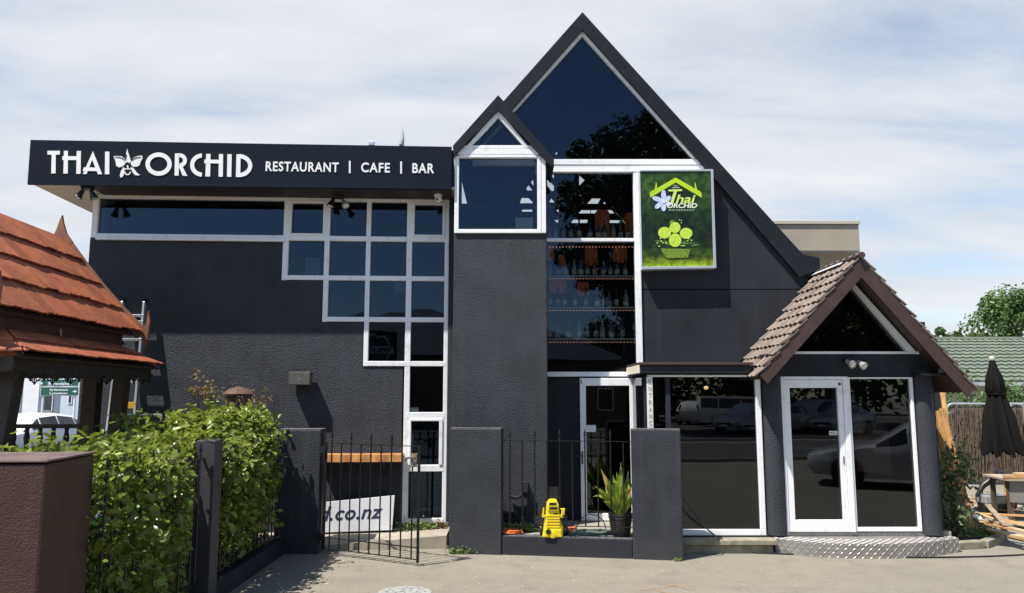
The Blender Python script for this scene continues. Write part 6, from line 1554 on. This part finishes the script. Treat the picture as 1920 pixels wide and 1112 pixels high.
m.prism(Dp, [(cxx - .07, czz - .012), (cxx + .07, czz - .012), (cxx + .07, czz + .012), (cxx - .07, czz + .012)], .0095, .0115); m.prism(Dp, [(cxx - .01, czz - .08), (cxx + .02, czz - .08), (cxx + .0, czz + .08), (cxx - .03, czz + .08)], .0095, .013); m.build('aircraft_symbol', SGW, ds)
for x_ in (78, 138): MB().tube([(X(x_, 36), 36.08, 0), (X(x_, 36), 36.08, Dp.hit(100, 711)[1])], .05, 8).build('post', SGW, ds, smooth=True)
o = thing('street_lamp', 'grey street lamp pole beside the direction sign', 'street lamp', (X(38, 38), 38, 0)); p = X(38, 38)
MB().tube([(p, 38, 0), (p, 38, 7.5), (p + .3, 38, 8.1), (p + 1.6, 38, 8.3)], [.09, .065, .055, .05], 8).build('pole', ALU, o, smooth=True); MB().ellip((p + 1.8, 38, 8.28), .35, .13, .08).build('lamp_head', ALU, o, smooth=True)

# ------------------------------------------------------------------ cars
TYRE = M('tyre', (.018, .018, .018), .85); RIM = M('rim', (.45, .46, .48), .3, metal=.8); CARG = M('car_glass', (.012, .015, .018), .05, spec=.8); TAIL = M('tail_light', (.30, .012, .012), .2); HEAD = M('head_light', (.70, .72, .74), .12); PLATE = M('number_plate', (.7, .7, .68), .5)
SUV = [(0, .70, .42, .66, .62, .72), (.10, .82, .30, .78, .70, .84), (.6, .90, .26, .92, .80, .98), (1.15, .91, .26, .98, .80, 1.05), (1.30, .91, .26, .99, .78, 1.10), (1.95, .92, .26, 1.02, .66, 1.58), (2.7, .92, .26, 1.03, .66, 1.66), (3.7, .91, .26, 1.04, .64, 1.62), (4.25, .88, .28, 1.05, .62, 1.46), (4.45, .84, .34, 1.00, .74, 1.06), (4.50, .78, .42, .90, .70, .94)]
SEDAN = [(0, .66, .40, .58, .58, .64), (.12, .80, .26, .66, .68, .74), (.7, .87, .22, .78, .76, .84), (1.30, .88, .22, .86, .76, .92), (1.45, .88, .22, .87, .74, .95), (2.10, .89, .22, .92, .62, 1.38), (2.8, .89, .22, .94, .61, 1.44), (3.5, .88, .22, .96, .60, 1.36), (4.1, .86, .24, .97, .66, 1.04), (4.5, .82, .30, .94, .70, .99), (4.58, .76, .42, .82, .68, .86)]
VAN = [(0, .74, .40, .70, .68, .78), (.08, .86, .28, .90, .76, .98), (.45, .92, .26, 1.05, .82, 1.14), (.75, .93, .26, 1.08, .80, 1.25), (1.45, .93, .26, 1.12, .76, 1.92), (2.2, .93, .26, 1.12, .76, 2.0), (3.6, .93, .26, 1.12, .76, 2.0), (4.75, .93, .28, 1.12, .75, 1.98), (4.86, .91, .34, 1.10, .74, 1.92), (4.90, .88, .40, 1.05, .72, 1.80)]
def car(label, kind, st, col, loc, rot, group, cat='car', name='parked_car', wheels=(.82, 3.55), wr=.33, cabin=(4, 8)):
    o = thing(name, label, cat, (0, 0, 0), group); L_ = st[-1][0]; paint = M('car_paint', col, .28, metal=.15 if max(col) < .6 else 0, coat=.6)
    secs = []
    for (x, w_, zb, zs_, wr_, zt_) in st:
        zm = zb + (zs_ - zb) * .55
        secs.append([(x, -w_ * .94, zb), (x, -w_, zm), (x, -w_ * .985, zs_), (x, -wr_, zt_ - .03), (x, -wr_ * .72, zt_), (x, wr_ * .72, zt_), (x, wr_, zt_ - .03), (x, w_ * .985, zs_), (x, w_, zm), (x, w_ * .94, zb)])
    m = MB(); n_ = 10; vs = [Vector((p[0] - L_ / 2, p[1], p[2])) for s_ in secs for p in s_]; fs = []
    for i in range(len(secs) - 1):
        for k in range(n_): k2 = (k + 1) % n_; fs.append((i * n_ + k, (i + 1) * n_ + k, (i + 1) * n_ + k2, i * n_ + k2))
    fs += [tuple(range(n_)), tuple(range((len(secs) - 1) * n_, len(secs) * n_))[::-1]]
    m.add(vs, fs); b = m.build('body', paint, o, smooth=True); b.data.set_sharp_from_angle(angle=R(60))
    def sec(i, k): return vs[i * n_ + k]
    def gpane(q4, off, nm='window'):
        c_ = sum(q4, Vector()) / 4; nn2 = (q4[1] - q4[0]).cross(q4[3] - q4[0]).normalized()
        if nn2.dot(c_ - Vector((0, 0, .8))) < 0: nn2 = -nn2
        P = [c_ + (p - c_) * .93 for p in q4]; MB().hexa([p - nn2 * .01 for p in P] + [p + nn2 * off for p in P]).build(nm, CARG, o)
    a, z_ = cabin
    for s_ in (0, 1):
        lo, hi = (2, 3) if s_ == 0 else (7, 6)
        for i in range(a, z_ - 1 + 1):
            if i + 1 < len(secs): gpane([sec(i, lo).lerp(sec(i, hi), .12), sec(i + 1, lo).lerp(sec(i + 1, hi), .12), sec(i + 1, lo).lerp(sec(i + 1, hi), .9), sec(i, lo).lerp(sec(i, hi), .9)], .008)
    gpane([sec(a, 3), sec(a, 6), sec(a + 1, 6), sec(a + 1, 3)], .008, 'windscreen')
    e_ = len(secs) - (3 if kind != 'van' else 2)
    gpane([sec(e_, 3), sec(e_, 6), sec(e_ + 1, 6), sec(e_ + 1, 3)] if kind != 'van' else [Vector((L_ / 2 + .0, -.62, 1.25)), Vector((L_ / 2, .62, 1.25)), Vector((L_ / 2 - .03, .62, 1.75)), Vector((L_ / 2 - .03, -.62, 1.75))], .012, 'rear_window')
    for x_ in wheels:
        for s_ in (-1, 1):
            c_ = Vector((x_ - L_ / 2, s_ * .80, wr)); wv = MB().lathe([(wr * .6, -.11), (wr * .96, -.11), (wr, -.07), (wr, .07), (wr * .96, .11), (wr * .6, .11)], c_, 24, (0, s_, 0)).build('wheel', TYRE, o, smooth=True)
            MB().lathe([(wr * .62, .09), (wr * .62, .118), (wr * .5, .112), (wr * .16, .10), (.02, .115)], c_, 16, (0, s_, 0)).build('rim', RIM, wv, smooth=True)
            MB().lathe([(wr * 1.1, -.02), (wr * 1.1, .121 - (.80 + .121 - .925))], c_, 24, (0, s_, 0)).build('wheel_arch', BLACKP, o)
    for s_ in (-1, 1):
        w1, zz = st[1][1], st[1][3]; MB().cbox((.10 - L_ / 2, s_ * (w1 - .2), zz - .06), ((.94, s_ * -.3, 0), (s_ * .3, .94, 0), (0, 0, 1)), .06, .17, .065).build('headlight', HEAD, o, bevel=.02)
        w2, zz = st[-2][1], st[-2][3]; MB().box(L_ / 2 - .10, L_ / 2 + .012, s_ * (w2 - .12) - .1, s_ * (w2 - .12) + .1, zz - .26, zz - .06).build('tail_light', TAIL, o, bevel=.02)
    MB().box(-L_ / 2 - .02, -L_ / 2 + .06, -.45, .45, .42, .56).build('grille', BLACKP, o, bevel=.02); MB().box(-L_ / 2 - .025, -L_ / 2 - .005, -.2, .2, .36, .46).build('number_plate', PLATE, o); MB().box(L_ / 2 + .005, L_ / 2 + .025, -.2, .2, .62, .73).build('number_plate', PLATE, o)
    o.location = loc; o.rotation_euler = (0, 0, rot); return o
def mirrored(px, py, pl, Yt):
    r = ray(px, py); c = Vector((0, 0, CAMZ)); t = (pl.o - c).dot(pl.n) / r.dot(pl.n); p = c + r * t; r2 = r - 2 * r.dot(pl.n) * pl.n
    return p + r2 * ((Yt - p.y) / r2.y)
grp = 'cars parked across the road'
car('white sedan parked in the side street beyond the sala', 'sedan', SEDAN, (.75, .76, .78), (X(48, 24), 24, 0), R(78), 'cars in the side street', wheels=(.85, 3.6))
car('silver sedan parked beside the building, seen in the porch window', 'sedan', SEDAN, (.42, .43, .45), (8.9, 3.6, 0), R(25), None, wheels=(.85, 3.6))
car('silver SUV parked across the road, mirrored in the porch door', 'suv', SUV, (.55, .56, .57), (*mirrored(1408, 797, PP, -21).xy, 0), R(-38), grp)
car('dark silver sedan beside the SUV, mirrored in the shop window', 'sedan', SEDAN, (.42, .43, .45), (*mirrored(1462, 800, PP, -18.5).xy, 0), R(-40), grp)
car('second silver SUV across the road, mirrored in the porch door glass', 'suv', SUV, (.50, .51, .52), (*mirrored(1522, 795, PP, -20).xy, 0), R(-38), grp)
car('light grey sedan across the road, mirrored at the right edge of the porch door', 'sedan', SEDAN, (.55, .55, .56), (*mirrored(1585, 797, PP, -18.5).xy, 0), R(-40), grp)
car('white van parked behind the SUV across the road', 'van', VAN, (.70, .71, .72), (*mirrored(1385, 780, PP, -29).xy, 0), R(195), grp, cat='van', name='parked_van', wheels=(.85, 3.75), cabin=(4, 7))
car('white hatchback parked far across the road, rear mirrored in the shop window', 'suv', SUV, (.74, .75, .77), (*mirrored(1305, 780, PP, -34).xy, 0), R(115), grp)
# house and trees across the road (they show mirrored in the glass)
pk = mirrored(748, 572, WP, -33); wsp = mirrored(716, 645, WP, -26.9); hx_ = pk.x + 8.5
hp = thing('hip_roof_house', 'large hip roofed house across the road, mirrored in the staircase window', 'house', (-9, -33, 0))
MB().box(hx_ - 19, hx_ + 1.5, -38, -27.5, 0, 4.25).build('wall', M('house_brick', (.22, .14, .10), .85, col2=(.16, .10, .08), noise=(3, 6, .4, .6)), hp)
MB().add([(hx_ - 20, -27, 4.2), (hx_ + 2.5, -27, 4.2), (hx_ + 2.5, -39, 4.2), (hx_ - 20, -39, 4.2), (hx_ - 10, -33, pk.z), (hx_ - 7, -33, pk.z)], [(0, 1, 5, 4), (1, 2, 5), (2, 3, 4, 5), (3, 0, 4), (3, 2, 1, 0)]).build('roof', M('dark_tiles', (.07, .065, .065), .7, bump=(8, .6, .05)), hp)
for x_ in (hx_ - 17, hx_ - 13, hx_ - 2, hx_): f = MB().box(x_ - .5, x_ + .5, -27.5, -27.42, 1, 2.4).build('window', WHITE, hp); MB().box(x_ - .42, x_ + .42, -27.42, -27.40, 1.08, 2.32).build('pane', glass_dark, f)
ws = thing('parking_sign', 'dark parking sign board with a pale shield lettered WILSONS across the road', 'sign', (wsp.x, -27, 0))
class BackP:      # faces the restaurant
    def __init__(s, x, y): s.x, s.y = x, y
    def pt(s, u, z, d=0.0): return Vector((s.x - u, s.y + d, z + wsz))
wsz = wsp.z - 5.8
Wl = BackP(wsp.x, -26.9)
MB().prism(Wl, [(-1.5, 4.1), (1.5, 4.1), (1.5, 7.0), (-1.5, 7.0)], -.08, 0).build('board', M('board_dark', (.02, .02, .022), .5), ws)
for s_ in (-1.2, 1.2): MB().box(wsp.x + s_ - .06, wsp.x + s_ + .06, -27.06, -26.985, 0, 7 + wsz).build('post', BLACKP, ws)
shd = [(0, 4.3), (.75, 4.75), (1.0, 5.5), (.95, 6.5), (.6, 6.75), (.3, 6.6), (0, 6.85), (-.3, 6.6), (-.6, 6.75), (-.95, 6.5), (-1.0, 5.5), (-.75, 4.75)]
shi = [(x * .9, 5.6 + (z - 5.6) * .9) for x, z in shd]; m = MB(); strip(m, Wl, shd + [shd[0]], shi + [shi[0]], .001, .01); m.prism(Wl, [(-1.25, 5.55), (1.25, 5.55), (1.25, 6.05), (-1.25, 6.05)], .002, .012); m.build('shield', M('shield_pale', (.5, .52, .5), .5), ws)
vs, fs = text_polys('WILSONS', .45, .015, 0, 1.0, .5); x0_, x1_ = min(v.x for v in vs), max(v.x for v in vs)
MB().add([Wl.pt((v.x - x0_) / (x1_ - x0_) * 2.2 - 1.1, 5.65 + v.y * .9, .013 + (.01 if v.z > 0 else 0)) for v in vs], fs).build('lettering', M('letters_dark', (.03, .03, .03), .5), ws)
tree('broad dark tree across the road, mirrored in the big gable glass', 7.0, -24, 19.3, 4.7, 110, 190, .36, DARKL, 91, .35, squash=1.3)
tree('street tree across the road, mirrored in the porch gable', 20.5, -30, 16, 6.2, 120, 190, .40, DARKL, 103, .35)
tree('street tree across the road beyond the parked cars', 12, -45, 12, 5.5, 80, 120, .38, DARKL, 109, .35)
tree('rounded tree behind the parked van across the road', 20, -44, 11, 5, 70, 120, .38, DARKL, 115, .35)

g = np.random.default_rng(200); nn = 15000
P = np.stack([g.uniform(16, 75, nn), -56 + g.normal(0, 1.6, nn), g.uniform(0, 1, nn) ** .8 * 15], 1); P[:, 2] *= 1 + .15 * np.sin(P[:, 0] * .5) + .08 * np.sin(P[:, 0] * 1.7)
P2_ = np.stack([g.uniform(-70, 16, 9000), -56 + g.normal(0, 1.2, 9000), g.uniform(0, 1, 9000) * 4.5], 1)
leaf_cloud(np.concatenate([P, P2_]), np.tile((0, .9, .5), (24000, 1)), .75, DARKL, 'treeline', None, seed=201, kind='stuff')
# ------------------------------------------------------------------ the bar behind the tall window
SHELFM = M('shelf_pale', (.42, .40, .34), .5); BULB = M('bulb', (1, .45, .25), .4, emit=((1.0, .42, .28), 1.3)); SHADE = M('amber_shade', (.12, .035, .014), .6, col2=(.04, .012, .006), noise=(90, 3, .45, .55), emit=((1.0, .27, .09), .026))
Sp = Plane(0, 11.42); shelf_y = [516.5, 575.5, 634.5]
nm = ('upper', 'middle', 'lowest')
for k, y_ in enumerate(shelf_y):
    z_ = Sp.hit(1100, y_)[1]; tag(MB().box(.50, 1.83, 11.42, 11.66, z_ - .018, z_).build('bar_shelf', SHELFM, None, bevel=.002), '%s pale bottle shelf inside the tall bar window' % nm[k], 'shelf')
for k, y_ in enumerate((463.5, 523, 582.5, 642)):
    z_ = Sp.hit(1100, y_)[1]; o = thing('string_lights', ('topmost', 'second', 'third', 'lowest')[k] + ' row of tiny red string lights in the bar window', 'string lights', (1.16, 11.41, z_))
    MB().tube([(.5, 11.412, z_ + .012), (1.83, 11.412, z_ + .012)], .004, 5).build('wire', BLACKP, o)
    m = MB()
    for j in range(27): m.ellip((.52 + j * .0497, 11.405, z_), .005, .005, .0058, 6, 4)
    m.build('bulbs', BULB, o)
bm_ = [M('bottle_dark', (.010, .016, .010), .12), M('bottle_clear', (.20, .24, .25), .1), M('bottle_amber', (.16, .06, .015), .12), M('bottle_blue', (.05, .09, .14), .12)]
LBL = M('bottle_label', (.55, .52, .45), .6, col2=(.3, .2, .12), noise=(20, 2, .4, .6))
BOT = []
for k, mt in enumerate(bm_):
    r_, h_ = ((.036, .30), (.040, .27), (.034, .29), (.042, .25))[k]
    b = mesh_of(MB().lathe([(r_, 0), (r_, h_ * .55), (r_ * .85, h_ * .65), (.014, h_ * .76), (.013, h_ * .95), (.016, h_ * .96), (.016, h_)], (0, 0, 0), 14), 'bottle', mt, True)
    l_ = mesh_of(MB().lathe([(r_ + .001, h_ * .12), (r_ + .001, h_ * .40)], (0, 0, 0), 14), 'bottle_label', LBL, True); BOT.append((b, l_, ('dark', 'clear', 'amber', 'bluish')[k]))
q = random.Random(23); rowsz = [(Sp.hit(1100, 449)[1] + .02, 'on the ledge of the upper bar window light')] + [(Sp.hit(1100, y_)[1] + .001, 'on the %s bar shelf' % nm[k]) for k, y_ in enumerate(shelf_y)]
MB().box(.5, 1.83, 11.40, 11.62, rowsz[0][0] - .03, rowsz[0][0] - .001).build('window_ledge', SHELFM, BLD)
for z_, wh in rowsz:
    x_ = .57
    while x_ < 1.79:
        b, l_, wd = BOT[q.randrange(4)]; o = inst('bottle', b, None, Matrix.Translation((x_, 11.50 + q.uniform(0, .08), z_))); tag(o, '%s spirit bottle standing %s' % (wd, wh), 'bottle', '%s bottles %s' % (wd, wh))
        c_ = bpy.data.objects.new('bottle_label', l_); COL.objects.link(c_); c_.parent = o
        x_ += q.uniform(.085, .17)
def lampshade(px0, px1, py0, py1, Y, label):
    a, b = at(px0, py1, Y), at(px1, py0, Y); r_ = (b.x - a.x) / 2; c_ = Vector(((a.x + b.x) / 2, Y, a.z)); h_ = b.z - a.z
    o = thing('pendant_lamp', label, 'lamp', c_); MB().lathe([(r_, 0), (r_, h_ * .9), (r_ * .8, h_), (r_ * .2, h_)], c_, 24).build('lamp_shade', SHADE, o, smooth=True); MB().tube([c_ + Vector((0, 0, h_)), c_ + Vector((0, 0, h_ + .7))], .006, 5).build('cord', BLACKP, o)
lampshade(1116, 1143, 396, 446, 12.6, 'large amber cylinder lamp standing tall behind the upper bar window light')
lampshade(1172, 1190, 400, 442, 12.8, 'amber lamp at the right edge of the upper bar window light')
lampshade(1026, 1039, 464, 487, 12.4, 'small amber lamp at the left edge above the upper shelf')
lampshade(1048, 1058, 478, 514, 12.0, 'slim bright amber lamp between bottles on the upper shelf')
lampshade(1097, 1120, 462, 496, 12.5, 'wide amber lamp in the middle above the upper shelf')
lampshade(1149, 1175, 462, 490, 12.5, 'wide amber lamp at the right above the upper shelf')
lampshade(1030, 1062, 527, 548, 12.7, 'dim amber lamp at the left below the upper shelf')
lampshade(1082, 1104, 530, 553, 12.6, 'dim amber lamp in the middle below the upper shelf')
# items inside the bay window and the shop
o = tag(MB().pbox(TP, .05, .30, 4.30, 4.53, -.25, -.235).build('menu_card', M('menu_grey', (.30, .32, .34), .6), None), 'grey card standing inside the bay window on the tower', 'card')
gl_ = at(1324, 727, 13.2); o = thing('pendant_lamp', 'small glowing pendant lamp deep inside the shop window', 'lamp', gl_)
MB().ellip(gl_, .04, .04, .03).build('lamp_shade', M('glow', (1, .7, .3), .4, emit=((1, .6, .2), 1.6)), o, smooth=True); MB().tube([gl_, gl_ + Vector((0, 0, .6))], .006, 5).build('cord', BLACKP, o)
bx_ = thing('interior_table', 'wooden board leaning inside the right porch window', 'board', (5.0, 10.9, .2))
MB().hexa([(4.78, 10.85, .95), (5.26, 10.85, .9), (5.26, 10.9, .9), (4.78, 10.9, .95), (4.80, 10.95, 1.58), (5.26, 10.95, 1.62), (5.26, 11.0, 1.62), (4.80, 11.0, 1.58)]).build('board', M('inner_wood', (.42, .22, .15), .6), bx_)
MB().hexa([(4.86, 10.98, 1.5), (4.98, 10.98, 1.5), (4.98, 11.02, 1.5), (4.86, 11.02, 1.5), (4.74, 11.0, 2.18), (4.80, 11.0, 2.18), (4.80, 11.04, 2.18), (4.74, 11.04, 2.18)]).build('stick', M('inner_wood2', (.42, .24, .18), .6), bx_)

# ------------------------------------------------------------------ manhole, paint mark, litter
mh = gnd(759, 1112, .002); o = thing('manhole_cover', 'round pale perforated metal cover in the driveway', 'manhole cover', mh)
MB().lathe([(.27, 0), (.27, .006), (.24, .008)], mh, 36).build('cover', M('cover_metal', (.42, .42, .40), .6, metal=.3, col2=(.30, .30, .28), noise=(12, 5, .4, .6)), o)
m = MB()
for k in range(26): w_ = k * 2.399; r_ = .045 * math.sqrt(k); m.lathe([(.012, 0), (.012, .0006)], mh + Vector((r_ * math.cos(w_), r_ * math.sin(w_), .0081)), 8)
m.build('hole', BLACKP, o)
ORP = M('spray_orange', (.46, .24, .08), .8, col2=(.21, .18, .13), noise=(30, 6, .42, .56)); m = MB()
for pts in (((1195, 1108), (1225, 1103), (1262, 1099), (1285, 1101)), ((1240, 1095), (1270, 1098), (1300, 1106)), ((1228, 1104), (1240, 1110), (1262, 1112))):
    P = [gnd(x, y, .003 + .0015 * len(m.f) / 9) for x, y in pts]
    for a, b in zip(P, P[1:]): d_ = (b - a).normalized(); s_ = Vector((-d_.y, d_.x, 0)) * .013; m.add([a - s_, b - s_, b + s_, a + s_], [(0, 1, 2, 3)])
m.build('paint_mark', ORP, None, kind='structure')
q = random.Random(77); m = MB()
for k in range(620):
    x_, y_ = (q.gauss(-2.3, .35), q.uniform(7.4, 10)) if k < 250 else (q.uniform(-2.5, 4.5), q.uniform(8.0, 10)); s_ = q.uniform(.006, .018); w_ = q.uniform(0, 6.3)
    c_ = Vector((x_, y_, .006)); a = Vector((math.cos(w_), math.sin(w_), q.uniform(-.1, .2))) * s_; b = Vector((-math.sin(w_), math.cos(w_), q.uniform(-.1, .2))) * s_ * .6
    m.add([c_ - a, c_ + b, c_ + a, c_ - b], [(0, 1, 2, 3)])
m.build('leaf_litter', M('litter', (.42, .36, .22), .8, island=.3), None, kind='stuff')
